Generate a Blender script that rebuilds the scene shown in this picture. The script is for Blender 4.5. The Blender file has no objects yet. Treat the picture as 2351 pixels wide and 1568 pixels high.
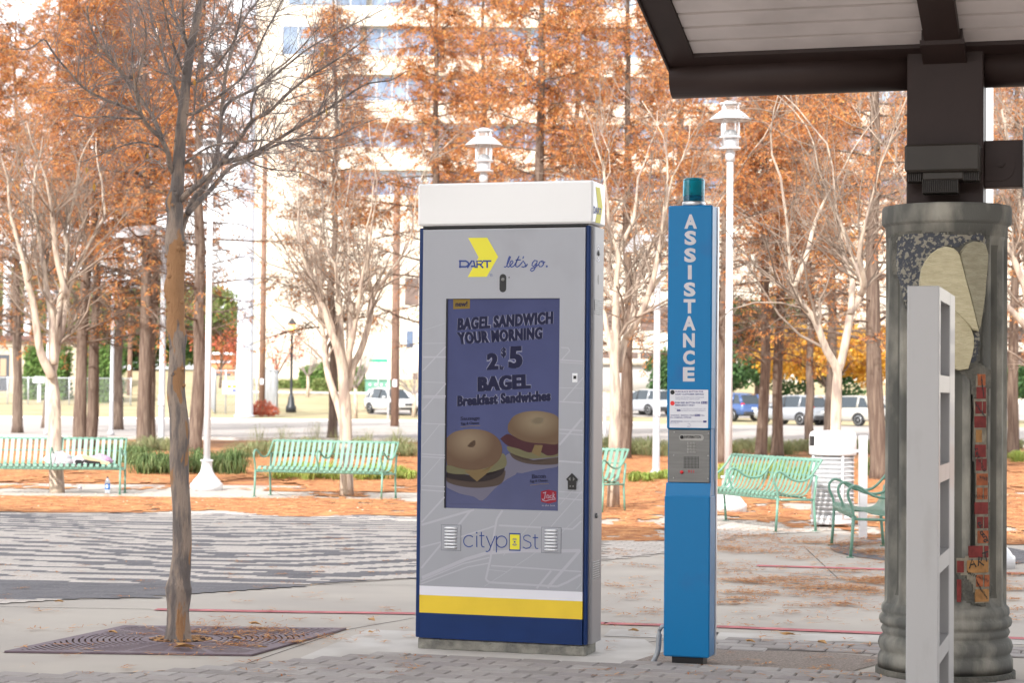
import bpy, math, random
from mathutils import Vector, Matrix
from math import sin, cos, pi, radians, sqrt, atan2, floor
random.seed(7)
SC = bpy.context.scene
COL = SC.collection

# ------------------------------------------------------------------ camera
PITCH, ROLL, CAMH = 0.0265, 0.0094, 1.6
cam_d = bpy.data.cameras.new('camera'); cam = bpy.data.objects.new('camera', cam_d); COL.objects.link(cam)
_f = Vector((0, cos(PITCH), sin(PITCH))); _r = Vector((1, 0, 0)); _u = _r.cross(_f)
CR = cos(ROLL)*_r + sin(ROLL)*_u; CU = -sin(ROLL)*_r + cos(ROLL)*_u; CF = _f
M = Matrix(((CR.x, CU.x, -CF.x, 0), (CR.y, CU.y, -CF.y, 0), (CR.z, CU.z, -CF.z, CAMH), (0, 0, 0, 1)))
cam.matrix_world = M
cam_d.sensor_width = 36; cam_d.lens = 70; cam_d.clip_start = 0.1; cam_d.clip_end = 3000
cam_d.dof.use_dof = True; cam_d.dof.focus_distance = 12.2; cam_d.dof.aperture_fstop = 4.8
SC.camera = cam
# ------------------------------------------------------------------ world, sun, exposure
SUN_EL, SUN_AZ = radians(36), radians(24)      # azimuth: the sun stands behind the camera, to its left
w = bpy.data.worlds.new('World'); SC.world = w; w.use_nodes = True
nt = w.node_tree; nt.nodes.clear()
sky = nt.nodes.new('ShaderNodeTexSky'); sky.sky_type = 'NISHITA'; sky.sun_disc = False
sky.sun_elevation = SUN_EL; sky.sun_rotation = pi + SUN_AZ
sky.dust_density = 1.5; sky.air_density = 1.0; sky.ozone_density = 1.0
bg = nt.nodes.new('ShaderNodeBackground'); bg.inputs[1].default_value = 0.15
wo = nt.nodes.new('ShaderNodeOutputWorld')
hs = nt.nodes.new('ShaderNodeHueSaturation'); hs.inputs['Saturation'].default_value = 0.12; hs.inputs['Value'].default_value = 1.0
nt.links.new(sky.outputs[0], hs.inputs['Color']); nt.links.new(hs.outputs[0], bg.inputs[0]); nt.links.new(bg.outputs[0], wo.inputs[0])
sd = bpy.data.lights.new('sun', 'SUN'); sd.energy = 2.1; sd.angle = radians(0.9); sd.color = (1, 0.95, 0.88)
so = bpy.data.objects.new('sun', sd); COL.objects.link(so)
tr = Vector((sin(SUN_AZ)*cos(SUN_EL), cos(SUN_AZ)*cos(SUN_EL), -sin(SUN_EL)))   # travel direction of the light
so.rotation_euler = (-tr).to_track_quat('Z', 'Y').to_euler()
SC.view_settings.view_transform = 'Standard'; SC.view_settings.look = 'None'
SC.view_settings.exposure = 1.65; SC.view_settings.gamma = 1
SC.cycles.max_bounces = 6; SC.cycles.diffuse_bounces = 3; SC.cycles.transparent_max_bounces = 12
SC.cycles.use_denoising = True

# ------------------------------------------------------------------ picture-to-world helpers (reference width 2351)
FPX = 2351*70/36
def ray(px, py):
    return (CF*FPX + CR*(px-1175.5) - CU*(py-784)).normalized()
CAMP = Vector((0, 0, CAMH))
def gz(x, y):
    d = y-107
    if d <= 0: return 0.0
    d = min(d, 115)
    return 0.00068*d*d if d < 60 else 0.00068*3600+(d-60)*0.03
def gp(px, py, z=0.0):
    r = ray(px, py); 
    if r.z >= -1e-5: r = Vector((r.x, r.y, -1e-5))
    t = (CAMH-z)/-r.z; return CAMP+r*t
def at(px, py, Y):
    r = ray(px, py); return CAMP+r*(Y/r.y)
def gx(px, Y, z=None):      # ground point in picture column px, at depth Y
    z = gz(0, Y) if z is None else z
    # solve for py such that the point lands at height z
    x = 0
    py = 905
    for _ in range(6):
        r = ray(px, py); p = CAMP+r*(Y/r.y); py += (p.z-z)*FPX/Y
    return Vector((p.x, Y, z))

# ------------------------------------------------------------------ materials
MATS = {}
def mat(name, col, rough=0.6, metal=0.0, var=0.0, vscale=8.0, bump=0.0, bscale=40.0, col2=None, spec=0.5, trans=0.0,
        island=None, stretch=(1, 1, 1), coat=0.0, emis=None, estr=0.0, transl=0.0, thr=(0.35, 0.65), detail=6.0):
    if name in MATS: return MATS[name]
    m = bpy.data.materials.new(name); m.use_nodes = True; MATS[name] = m
    t = m.node_tree; n = t.nodes; l = t.links
    b = n['Principled BSDF']
    b.inputs['Base Color'].default_value = (*col, 1); b.inputs['Roughness'].default_value = rough
    b.inputs['Metallic'].default_value = metal; b.inputs['Specular IOR Level'].default_value = spec
    b.inputs['Coat Weight'].default_value = coat
    if trans: b.inputs['Transmission Weight'].default_value = trans
    if emis: b.inputs['Emission Color'].default_value = (*emis, 1); b.inputs['Emission Strength'].default_value = estr
    tc = n.new('ShaderNodeTexCoord'); mp = n.new('ShaderNodeMapping'); l.new(tc.outputs['Object'], mp.inputs[0])
    mp.inputs['Scale'].default_value = stretch
    src = None
    if island:
        g = n.new('ShaderNodeNewGeometry'); cr = n.new('ShaderNodeValToRGB'); l.new(g.outputs['Random Per Island'], cr.inputs[0])
        el = cr.color_ramp.elements; cr.color_ramp.interpolation = 'LINEAR'
        while len(el) < len(island): el.new(0.5)
        for i, c in enumerate(island): el[i].position = i/(len(island)-1); el[i].color = (*c, 1)
        src = cr.outputs[0]
    if var or col2:
        no = n.new('ShaderNodeTexNoise'); no.inputs['Scale'].default_value = vscale; no.inputs['Detail'].default_value = detail
        l.new(mp.outputs[0], no.inputs['Vector'])
        mr = n.new('ShaderNodeMapRange'); mr.inputs[1].default_value = thr[0]; mr.inputs[2].default_value = thr[1]
        l.new(no.outputs[0], mr.inputs[0])
        mx = n.new('ShaderNodeMix'); mx.data_type = 'RGBA'; l.new(mr.outputs[0], mx.inputs[0])
        if col2:
            if src: l.new(src, mx.inputs[6])
            else: mx.inputs[6].default_value = (*col, 1)
            mx.inputs[7].default_value = (*col2, 1)
        else:
            mx.blend_type = 'MULTIPLY'; 
            mx.inputs[0].default_value = 1
            l.remove(mx.inputs[0].links[0]); mx.inputs[0].default_value = 1
            if src: l.new(src, mx.inputs[6])
            else: mx.inputs[6].default_value = (*col, 1)
            cr2 = n.new('ShaderNodeMapRange'); cr2.inputs[3].default_value = 1-var; cr2.inputs[4].default_value = 1+var*0.5
            l.new(mr.outputs[0], cr2.inputs[0]); l.new(cr2.outputs[0], mx.inputs[7])
        src = mx.outputs[2]
    if src: l.new(src, b.inputs['Base Color'])
    if bump:
        nb = n.new('ShaderNodeTexNoise'); nb.inputs['Scale'].default_value = bscale; nb.inputs['Detail'].default_value = 5
        l.new(mp.outputs[0], nb.inputs['Vector'])
        bu = n.new('ShaderNodeBump'); bu.inputs['Strength'].default_value = min(1, bump); bu.inputs['Distance'].default_value = 0.02*bump
        l.new(nb.outputs[0], bu.inputs['Height']); l.new(bu.outputs[0], b.inputs['Normal'])
    if transl:
        tl = n.new('ShaderNodeBsdfTranslucent'); ms = n.new('ShaderNodeMixShader'); ms.inputs[0].default_value = transl
        if src: l.new(src, tl.inputs[0])
        else: tl.inputs[0].default_value = (*col, 1)
        l.new(b.outputs[0], ms.inputs[1]); l.new(tl.outputs[0], ms.inputs[2])
        l.new(ms.outputs[0], n['Material Output'].inputs[0])
    return m

# ------------------------------------------------------------------ mesh builder
class MB:
    def __init__(s): s.v = []; s.f = []; s.m = []; s.sm = []
    def add(s, vs, fs, mi=0, smooth=False):
        o = len(s.v); s.v.extend([tuple(p) for p in vs])
        for f in fs: s.f.append(tuple(i+o for i in f)); s.m.append(mi); s.sm.append(smooth)
        return s
    def box(s, x0, x1, y0, y1, z0, z1, mi=0, M=None):
        vs = [Vector((x, y, z)) for z in (z0, z1) for y in (y0, y1) for x in (x0, x1)]
        if M is not None: vs = [M @ v for v in vs]
        return s.add(vs, [(0, 2, 3, 1), (4, 5, 7, 6), (0, 1, 5, 4), (2, 6, 7, 3), (0, 4, 6, 2), (1, 3, 7, 5)], mi)
    def bbox(s, x0, x1, y0, y1, z0, z1, b=0.004, mi=0, M=None):   # bevelled box: each face inset, chamfers between
        X = (x0, x1); Y = (y0, y1); Z = (z0, z1); vs = []; idx = {}
        for i in (0, 1):
            for j in (0, 1):
                for k in (0, 1):
                    sx = b*(1-2*i); sy = b*(1-2*j); sz = b*(1-2*k)
                    for a, d in enumerate(((0, sy, sz), (sx, 0, sz), (sx, sy, 0))):
                        idx[i, j, k, a] = len(vs); vs.append(Vector((X[i]+d[0], Y[j]+d[1], Z[k]+d[2])))
        if M is not None: vs = [M @ v for v in vs]
        I = lambda i, j, k, a: idx[i, j, k, a]
        fs = [(I(0,0,0,0),I(0,0,1,0),I(0,1,1,0),I(0,1,0,0)), (I(1,0,0,0),I(1,1,0,0),I(1,1,1,0),I(1,0,1,0)),
              (I(0,0,0,1),I(1,0,0,1),I(1,0,1,1),I(0,0,1,1)), (I(0,1,0,1),I(0,1,1,1),I(1,1,1,1),I(1,1,0,1)),
              (I(0,0,0,2),I(0,1,0,2),I(1,1,0,2),I(1,0,0,2)), (I(0,0,1,2),I(1,0,1,2),I(1,1,1,2),I(0,1,1,2))]
        for i in (0, 1):
            for j in (0, 1): q = (I(i,j,0,0),I(i,j,1,0),I(i,j,1,1),I(i,j,0,1)); fs.append(q if i == j else q[::-1])
            for k in (0, 1): q = (I(i,0,k,0),I(i,1,k,0),I(i,1,k,2),I(i,0,k,2)); fs.append(q[::-1] if i == k else q)
        for j in (0, 1):
            for k in (0, 1): q = (I(0,j,k,1),I(1,j,k,1),I(1,j,k,2),I(0,j,k,2)); fs.append(q if j == k else q[::-1])
        for i in (0, 1):
            for j in (0, 1):
                for k in (0, 1):
                    q = (I(i,j,k,0),I(i,j,k,1),I(i,j,k,2)); fs.append(q if (i+j+k) % 2 else q[::-1])
        return s.add(vs, fs, mi)
    def tube(s, pts, rad, seg=8, mi=0, cap=True, smooth=True):
        pts = [Vector(p) for p in pts]; n = len(pts)
        if not hasattr(rad, '__len__'): rad = [rad]*n
        vs = []; fs = []
        t = (pts[1]-pts[0]).normalized()
        a = t.orthogonal().normalized()
        for i in range(n):
            if 0 < i < n-1: t = (pts[i+1]-pts[i-1])
            elif i == n-1: t = pts[i]-pts[i-1]
            if t.length < 1e-9: t = Vector((0, 0, 1))
            t = t.normalized(); a = (a-t*a.dot(t))
            a = a.normalized() if a.length > 1e-6 else t.orthogonal().normalized()
            b = t.cross(a)
            for k in range(seg):
                an = 2*pi*k/seg; vs.append(pts[i]+(a*cos(an)+b*sin(an))*rad[i])
        for i in range(n-1):
            for k in range(seg):
                k2 = (k+1) % seg; fs.append((i*seg+k, i*seg+k2, (i+1)*seg+k2, (i+1)*seg+k))
        if cap and seg > 3: fs += [tuple(range(seg))[::-1], tuple((n-1)*seg+k for k in range(seg))]
        return s.add(vs, fs, mi, smooth)
    def lathe(s, prof, seg=24, c=(0, 0, 0), mi=0, smooth=True, cap=True):
        vs = []; fs = []; n = len(prof)
        for r, z in prof:
            for k in range(seg): an = 2*pi*k/seg; vs.append((c[0]+r*cos(an), c[1]+r*sin(an), c[2]+z))
        for i in range(n-1):
            for k in range(seg):
                k2 = (k+1) % seg; fs.append((i*seg+k, i*seg+k2, (i+1)*seg+k2, (i+1)*seg+k))
        if cap: fs += [tuple(range(seg))[::-1], tuple((n-1)*seg+k for k in range(seg))]
        return s.add(vs, fs, mi, smooth)
    def prism(s, poly, fn, d0, d1, mi=0, smooth=False):    # fn(u, v, depth) -> point ; poly list of (u, v)
        n = len(poly); vs = [fn(u, v, d0) for u, v in poly]+[fn(u, v, d1) for u, v in poly]
        fs = [tuple(range(n)), tuple(range(2*n-1, n-1, -1))]+[(i, i+n, (i+1) % n+n, (i+1) % n) for i in range(n)]
        return s.add(vs, fs, mi, smooth)
    def poly(s, pts, mi=0): return s.add(pts, [tuple(range(len(pts)))], mi)
    def build(s, name, mats, parent=None, loc=None, rz=None, recalc=False):
        me = bpy.data.meshes.new(name); me.from_pydata(s.v, [], s.f)
        if not isinstance(mats, (list, tuple)): mats = [mats]
        for m in mats: me.materials.append(m)
        me.polygons.foreach_set('material_index', s.m); me.polygons.foreach_set('use_smooth', s.sm)
        me.update()
        if recalc:
            import bmesh
            bm = bmesh.new(); bm.from_mesh(me); bmesh.ops.recalc_face_normals(bm, faces=bm.faces); bm.to_mesh(me); bm.free()
        o = bpy.data.objects.new(name, me); COL.objects.link(o)
        if parent: o.parent = parent
        if loc is not None: o.location = loc
        if rz is not None: o.rotation_euler = (0, 0, rz)
        return o
def empty(name, loc=(0, 0, 0), rz=0.0):
    o = bpy.data.objects.new(name, None); COL.objects.link(o); o.location = loc; o.rotation_euler = (0, 0, rz); o.empty_display_size = 0.2
    return o
def tag(o, label=None, cat=None, group=None, kind=None):
    if label: o['label'] = label
    if cat: o['category'] = cat
    if group: o['group'] = group
    if kind: o['kind'] = kind
    return o
def dup(o, loc, rz=0.0, scale=None):
    kids = {}
    for q in COL.objects:
        if q.parent: kids.setdefault(q.parent.name, []).append(q)
    def rec(src, par):
        c = src.copy(); COL.objects.link(c)
        if par: c.parent = par
        for k in kids.get(src.name, []): rec(k, c)
        return c
    r = rec(o, None); r.location = loc; r.rotation_euler = (0, 0, rz)
    if scale: r.scale = (scale,)*3
    return r
_txt = {}
def text_geo(s, off=0.0, spacing=1.0):
    key = (s, off, spacing)
    if key in _txt: return _txt[key]
    cu = bpy.data.curves.new('t', 'FONT'); cu.body = s; cu.size = 1; cu.offset = off; cu.resolution_u = 3; cu.space_character = spacing
    o = bpy.data.objects.new('t', cu); COL.objects.link(o)
    dg = bpy.context.evaluated_depsgraph_get(); me = bpy.data.meshes.new_from_object(o.evaluated_get(dg))
    vs = [tuple(v.co) for v in me.vertices]; fs = [tuple(p.vertices) for p in me.polygons]
    bpy.data.objects.remove(o); bpy.data.curves.remove(cu); bpy.data.meshes.remove(me)
    _txt[key] = (vs, fs); return _txt[key]
def text_quad(mb, s, q, fn, d, mi=0, off=0.0, spacing=1.0, bold=0.0):
    if bold:
        n = 5
        for i in range(n):
            dx = bold*(i/(n-1)-.5); text_quad(mb, s, [(p[0]+dx, p[1]) for p in q], fn, d+.00004*i, mi, off, spacing)
        return
    """text stretched into the quad q = (TL, TR, BL, BR), each (u, v); fn maps (u, v, depth)"""
    vs, fs = text_geo(s, off, spacing)
    if not vs: return
    x0 = min(v[0] for v in vs); x1 = max(v[0] for v in vs); y0 = min(v[1] for v in vs); y1 = max(v[1] for v in vs)
    TL, TR, BL, BR = q; out = []
    for v in vs:
        a = (v[0]-x0)/(x1-x0); b = (v[1]-y0)/(y1-y0)
        u = (BL[0]*(1-a)+BR[0]*a)*(1-b)+(TL[0]*(1-a)+TR[0]*a)*b
        vv = (BL[1]*(1-a)+BR[1]*a)*(1-b)+(TL[1]*(1-a)+TR[1]*a)*b
        out.append(fn(u, vv, d))
    mb.add(out, fs, mi)
def stroke(mb, pts, wd, fn, d, mi=0, caps=True):
    """a flat line of width wd through pts (u, v)"""
    P = [Vector((p[0], p[1])) for p in pts]; n = len(P); L = []; R_ = []
    for i in range(n):
        t = (P[min(i+1, n-1)]-P[max(i-1, 0)]); t = t.normalized() if t.length > 0 else Vector((1, 0)); nn = Vector((-t.y, t.x))*wd/2
        L.append(P[i]+nn); R_.append(P[i]-nn)
    vs = [fn(p.x, p.y, d) for p in L]+[fn(p.x, p.y, d) for p in R_]
    mb.add(vs, [(i, i+n, i+1+n, i+1) for i in range(n-1)], mi)
def arc(cx, cy, rx, ry, a0, a1, n=12): return [(cx+rx*cos(radians(a0+(a1-a0)*i/n)), cy+ry*sin(radians(a0+(a1-a0)*i/n))) for i in range(n+1)]
def smooth_path(pts, k=4):
    P = [Vector(p) for p in pts]; out = []
    for i in range(len(P)-1):
        p0 = P[max(i-1, 0)]; p1 = P[i]; p2 = P[i+1]; p3 = P[min(i+2, len(P)-1)]
        for j in range(k):
            t = j/k; out.append(0.5*((2*p1)+(p2-p0)*t+(2*p0-5*p1+4*p2-p3)*t*t+(3*p1-p0-3*p2+p3)*t*t*t))
    out.append(P[-1]); return out

# ================================================================== GROUND
from mathutils import noise as mnoise
def nz(x, y, z=0.0): return mnoise.noise(Vector((x, y, z)))
m_ground = mat('dry_grass', (0.42, 0.335, 0.21), 0.95, col2=(0.30, 0.27, 0.15), vscale=0.35, bump=1, bscale=14)
mb = MB(); ys = [-80, -20, 0, 40, 80, 107]+list(range(112, 224, 6))+[300, 600, 1400]; xs = [-900, -200, -60, 0, 60, 200, 900]
for yy in ys:
    for xx in xs: mb.v.append((xx, yy, gz(xx, yy)-0.03))
for j in range(len(ys)-1):
    for i in range(len(xs)-1):
        a = j*len(xs)+i; mb.f.append((a, a+1, a+1+len(xs), a+len(xs))); mb.m.append(0); mb.sm.append(True)
tag(mb.build('ground', m_ground), kind='structure')

def sheet(name, poly, m, z, kind='structure', follow=False):
    b = MB(); b.poly([(p[0], p[1], z+(gz(p[0], p[1]) if follow else 0)) for p in poly]); o = b.build(name, m)
    if o.data.polygons[0].normal.z < 0: o.data.flip_normals()
    return tag(o, kind=kind) if kind else o
def strip(name, x0, x1, y0, y1, m, z, n=14):
    b = MB()
    for j in range(n):
        a = y0+(y1-y0)*j/n; c = y0+(y1-y0)*(j+1)/n
        b.add([(x0, a, gz(0, a)+z), (x1, a, gz(0, a)+z), (x1, c, gz(0, c)+z), (x0, c, gz(0, c)+z)], [(0, 1, 2, 3)], 0, True)
    return tag(b.build(name, m), kind='structure')
def pp(l): return [gp(*p) for p in l]
m_conc = mat('concrete', (0.47, 0.425, 0.375), 0.9, col2=(0.40, 0.36, 0.325), vscale=0.9, bump=0.25, bscale=60, detail=10)
m_conc2 = mat('pale_concrete', (0.56, 0.53, 0.50), 0.9, col2=(0.45, 0.42, 0.39), vscale=2.5, bump=0.2, bscale=80, detail=10)
m_agg = mat('exposed_aggregate', (0.36, 0.30, 0.26), 0.95, col2=(0.20, 0.16, 0.14), vscale=90, bump=0.8, bscale=110, detail=3)
m_joint = mat('joint_dirt', (0.13, 0.11, 0.10), 1.0, var=0.4, vscale=20)
m_road = mat('road_concrete', (0.39, 0.355, 0.335), 0.9, col2=(0.33, 0.30, 0.285), vscale=0.25, detail=8)
m_mulch = mat('mulch', (0.30, 0.115, 0.05), 1.0, col2=(0.50, 0.22, 0.08), vscale=1.2, bump=1, bscale=30, detail=8)
m_bed = mat('planting_soil', (0.20, 0.10, 0.05), 1.0, col2=(0.42, 0.20, 0.08), vscale=0.8, bump=1, bscale=20)
m_kerb = mat('kerb_concrete', (0.62, 0.59, 0.56), 0.9, var=0.15, vscale=3)
m_red = mat('red_paint', (0.52, 0.15, 0.165), 0.7, var=0.3, vscale=6, col2=None)
tag(MB().box(-60, 60, -40, 34, -0.028, 0.0).build('plaza', m_conc), kind='structure')
strip('mulch_bed', -60, 60, 34, 52, m_mulch, -0.01, 3)
strip('planting_bed', -60, 60, 52, 66, m_bed, -0.008, 3)
strip('road', -300, 300, 66, 112, m_road, -0.012, 6)
strip('driveway', -9, 300, 126, 158, m_road, 0.0, 16)
k = MB(); k.box(-300, 300, 65.8, 66, -0.03, 0.09); k.box(-300, 8, 112, 112.2, -0.03, 0.1)
tag(k.build('kerb', m_kerb), kind='structure')
# joints cut across the slabs
j = MB()
for l in ([(0, 1394), (350, 1400)], [(440, 1568), (795, 1447)], [(795, 1447), (951, 1420)], [(1398, 1568), (1420, 1535)],
          [(1885, 1560), (2040, 1490)], [(1390, 1490), (1530, 1470)], [(0, 1340), (951, 1345)], [(1390, 1290), (2100, 1335)], [(600, 1120), (700, 1155)],
          [(1850, 1260), (1925, 1330)]):
    a, b = pp(l); d = (b-a).normalized(); n = Vector((-d.y, d.x, 0))*0.006
    j.add([a-n, a+n, b+n, b-n], [(0, 3, 2, 1)])
    for q in range(4): j.v[-4+q] = (j.v[-4+q][0], j.v[-4+q][1], 0.0016)
tag(j.build('slab_joints', m_joint), kind='structure')
# red painted kerb lines
def band(name, l, wd, m, z):
    P = pp(l); b = MB()
    for i in range(len(P)-1):
        a, c = P[i], P[i+1]; d = (c-a).normalized(); n = Vector((-d.y, d.x, 0))
        b.add([(a.x, a.y, z), (c.x, c.y, z), (c.x+n.x*wd, c.y+n.y*wd, z), (a.x+n.x*wd, a.y+n.y*wd, z)], [(0, 1, 2, 3)])
    return tag(b.build(name, m), kind='structure')
band('kerb_top', [(1385, 1462), (1640, 1470), (2000, 1476), (2380, 1482)], 0.40, m_conc2, 0.003)
band('red_line', [(352, 1403.5), (660, 1409), (951, 1413), (1385, 1436), (1640, 1443), (2000, 1458), (2380, 1472)], 0.13, m_red, 0.0062)
band('red_line', [(1735, 1302), (2045, 1311), (2400, 1322)], 0.17, m_red, 0.0062)
sheet('kiosk_apron', pp([(690, 1512), (845, 1447), (1480, 1470), (1530, 1505), (1400, 1536), (1112, 1519), (945, 1507), (700, 1520)]), m_conc2, 0.0035)
sheet('aggregate_pad', pp([(1400, 1537), (1555, 1489), (1900, 1500), (2060, 1515), (1890, 1562), (1700, 1580)]), m_agg, 0.0045)
# ---- front band of pavers: every paver a bevelled block in one paving mesh
m_pav = mat('grey_paver', (0.3, 0.28, 0.27), 0.95, island=[(0.26, 0.235, 0.225), (0.36, 0.325, 0.31), (0.30, 0.27, 0.265), (0.40, 0.37, 0.355)],
            col2=(0.45, 0.42, 0.40), vscale=3, thr=(0.55, 0.8), bump=0.5, bscale=120)
YAW = 0.296
def inpoly(x, y, P):
    c = False; n = len(P)
    for i in range(n):
        x1, y1 = P[i][0], P[i][1]; x2, y2 = P[(i+1) % n][0], P[(i+1) % n][1]
        if (y1 > y) != (y2 > y) and x < (x2-x1)*(y-y1)/(y2-y1)+x1: c = not c
    return c
def paving(name, poly, L, W, th, m, z0, yaw, bond=0.5, pick=None, flat=False, gap=0.004, base=None, basez=0.0):
    c, s = cos(-yaw), sin(-yaw)
    loc = [(p[0]*c+p[1]*s, -p[0]*s+p[1]*c) for p in [(q[0], q[1]) for q in poly]]
    x0 = min(p[0] for p in loc); x1 = max(p[0] for p in loc); y0 = min(p[1] for p in loc); y1 = max(p[1] for p in loc)
    b = MB(); R3 = Matrix.Rotation(-yaw, 4, 'Z'); rnd = random.Random(3)
    for jj in range(int(floor(y0/W)), int(y1/W)+1):
        for ii in range(int(floor(x0/L))-1, int(x1/L)+1):
            u = (ii+(bond*(jj % 2)))*L; v = jj*W
            cx, cy = u+L/2, v+W/2
            if not inpoly(cx, cy, loc): continue
            mi = pick(cx, cy) if pick else 0
            dz = rnd.uniform(-0.0015, 0.0015)
            if flat:
                q = [R3 @ Vector((u+gap, v+gap, z0)), R3 @ Vector((u+L-gap, v+gap, z0)), R3 @ Vector((u+L-gap, v+W-gap, z0)), R3 @ Vector((u+gap, v+W-gap, z0))]
                b.add(q, [(0, 1, 2, 3)], mi)
            else: b.bbox(u+gap, u+L-gap, v+gap, v+W-gap, z0-th+dz, z0+dz, 0.007, mi, R3)
    o = tag(b.build(name, m), kind='structure')
    return o
fp = pp([(-80, 1600), (-80, 1557), (330, 1546), (640, 1521), (938, 1504), (1112, 1515.5), (1407, 1525.5), (1700, 1540), (2050, 1553), (2440, 1570), (2440, 1600)])
sheet('paver_bedding', fp, m_joint, 0.0055)
paving('front_paving', fp, 0.235, 0.155, 0.02, [m_pav], 0.017, YAW)
bp = pp([(1560, 1489), (1660, 1471), (2440, 1490), (2440, 1515), (2050, 1503), (1840, 1497), (1700, 1496)])
sheet('paver_bedding', bp, m_joint, 0.0048)
paving('border_paving', bp, 0.235, 0.155, 0.02, [m_pav], 0.012, YAW)
# ---- patterned paving: waves of dark and cream pavers
m_dark = mat('dark_paver', (0.15, 0.15, 0.165), 0.95, island=[(0.14, 0.135, 0.148), (0.19, 0.18, 0.192), (0.16, 0.154, 0.166)], var=0.2, vscale=60)
m_cream = mat('cream_paver', (0.45, 0.4, 0.36), 0.95, island=[(0.50, 0.45, 0.41), (0.58, 0.525, 0.48), (0.54, 0.485, 0.45)], var=0.12, vscale=40)
pat = pp([(-60, 1382), (-60, 1178), (300, 1180), (600, 1172), (955, 1190), (1150, 1200), (1150, 1330), (950, 1330), (640, 1350), (480, 1362), (350, 1374), (160, 1378), (0, 1388)])
def wave(cx, cy):
    x, y = cx, cy
    yy = y+0.55*sin(0.62*x+0.25*y)+0.30*sin(1.35*x+0.7*y+1)+0.5*nz(x*0.35, y*0.25)
    v = sin(11*yy+.30*(y-16)**2+1.8*sin(1.5*x+yy))+0.55*sin(3.1*x+7*yy)+1.4*nz(x*1.0, y*2.6, 4)+1.2*nz(x*2.6, y*8, 9)+0.9*nz(x*0.4+3, y*0.5, 2)+0.02*(20-y)
    if y < 15.75+0.10*(x+4) and x > -1.9: return 1
    if y < 15.55+0.28*(x+2.3): return 1
    if y < 16.25+0.16*(x+4) and x < -1.7: return 0
    return 0 if v > 0.10 else 1
m_sand = mat('joint_sand', (0.30, 0.265, 0.235), 1.0, var=.2, vscale=10)
sheet('pattern_bedding', pat, m_sand, 0.003)
paving('patterned_paving', pat, 0.20, 0.10, 0.01, [m_dark, m_cream], 0.0075, 0.10, flat=True, gap=0.002, pick=wave)
pr = pp([(1380, 1222), (1560, 1222), (1800, 1180), (2000, 1215), (1700, 1232), (1540, 1270), (1380, 1290)])
sheet('side_bedding', pr, m_sand, 0.003)
paving('side_paving', pr, 0.24, 0.12, 0.01, [m_cream], 0.0075, YAW, flat=True, gap=0.006)
# curved paver ring by the sign post
b = MB(); cc = gp(2140, 1268)
for rr in range(2):
    for q in range(70):
        a0 = 2*pi*q/70; a1 = 2*pi*(q+0.94)/70; r0 = .78+0.13*rr; r1 = r0+0.12
        b.add([(cc.x+r0*cos(a0), cc.y+r0*sin(a0)*1.6, 0.008), (cc.x+r1*cos(a0), cc.y+r1*sin(a0)*1.6, 0.008), (cc.x+r1*cos(a1), cc.y+r1*sin(a1)*1.6, 0.008), (cc.x+r0*cos(a1), cc.y+r0*sin(a1)*1.6, 0.008)], [(0, 1, 2, 3)])
tag(b.build('ring_paving', m_dark), kind='structure')

# ---- fallen cypress needles: a ragged thin mat with loose blades on it
m_need = mat('needle_litter', (0.60, 0.285, 0.11), 1.0, col2=(0.33, 0.12, 0.045), vscale=4, bump=1, bscale=35, detail=14, thr=(0.38, 0.60))
m_blade = mat('needle_blades', (0.6, 0.25, 0.08), 1.0, island=[(0.62, 0.30, 0.11), (0.26, 0.09, 0.03), (0.72, 0.42, 0.20), (0.45, 0.17, 0.055), (0.34, 0.12, 0.04)])
rn = random.Random(11)
def needle_mask(x, y):
    """how much litter lies at a ground point"""
    p = 1.6/max(y, 1)*FPX+905                     # distance bands, measured as the photograph's rows for convenience
    v = nz(x*0.55, y*0.16)*0.9+nz(x*1.7, y*0.5, 3)*0.45+nz(x*5, y*1.8, 5)*0.35+nz(x*13, y*5, 8)*0.25
    if x < 0.9:
        if p > 1186+20*nz(x*0.6, 2): return -1
        if p > 1150: return 0.35+v
        if p > 1134: return v-0.42
        if p > 1118: return v+0.15
        return v+0.45 if p > 1085 else v+0.3
    if x < 7.2:
        if p > 1240: return -1
        if p > 1190: return v-0.02
        if p > 1150: return v+0.25
        return v+0.45
    return v+0.15 if p < 1230 else -1
cell = 0.10; b = MB(); vid = {}
def vtx(i, jn):
    if (i, jn) not in vid:
        x = i*cell; y = 20+jn*cell*1.5; vid[i, jn] = len(b.v)
        b.v.append((x+rn.uniform(-.05, .05), y+rn.uniform(-.08, .08), 0.010+max(0, 0.016*nz(x*1.5, y*1.2, 7))))
    return vid[i, jn]
good = []
for jn in range(0, 214):
    y = 20+(jn+.5)*cell*1.5; hw = y*0.285
    for i in range(int(-hw/cell), int(hw/cell)):
        x = (i+.5)*cell
        if needle_mask(x, y) > 0: b.f.append((vtx(i, jn), vtx(i+1, jn), vtx(i+1, jn+1), vtx(i, jn+1))); b.m.append(0); b.sm.append(True); good.append((x, y))
tag(b.build('needle_litter', m_need), 'orange mat of fallen cypress needles over the paving and beds', 'fallen needles', kind='stuff')
def blade(b, x, y, z, L, wd, a, curl=0.3):
    dx, dy = cos(a), sin(a); nx, ny = -dy*wd, dx*wd; mx, my = x+dx*L*0.5+nx*curl*8, y+dy*L*0.5+ny*curl*8; ex, ey = x+dx*L, y+dy*L
    b.add([(x-nx, y-ny, z), (x+nx, y+ny, z), (mx+nx, my+ny, z+0.006), (mx-nx, my-ny, z+0.006), (ex, ey, z)], [(0, 3, 2, 1), (3, 4, 2)])
b = MB()
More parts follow.
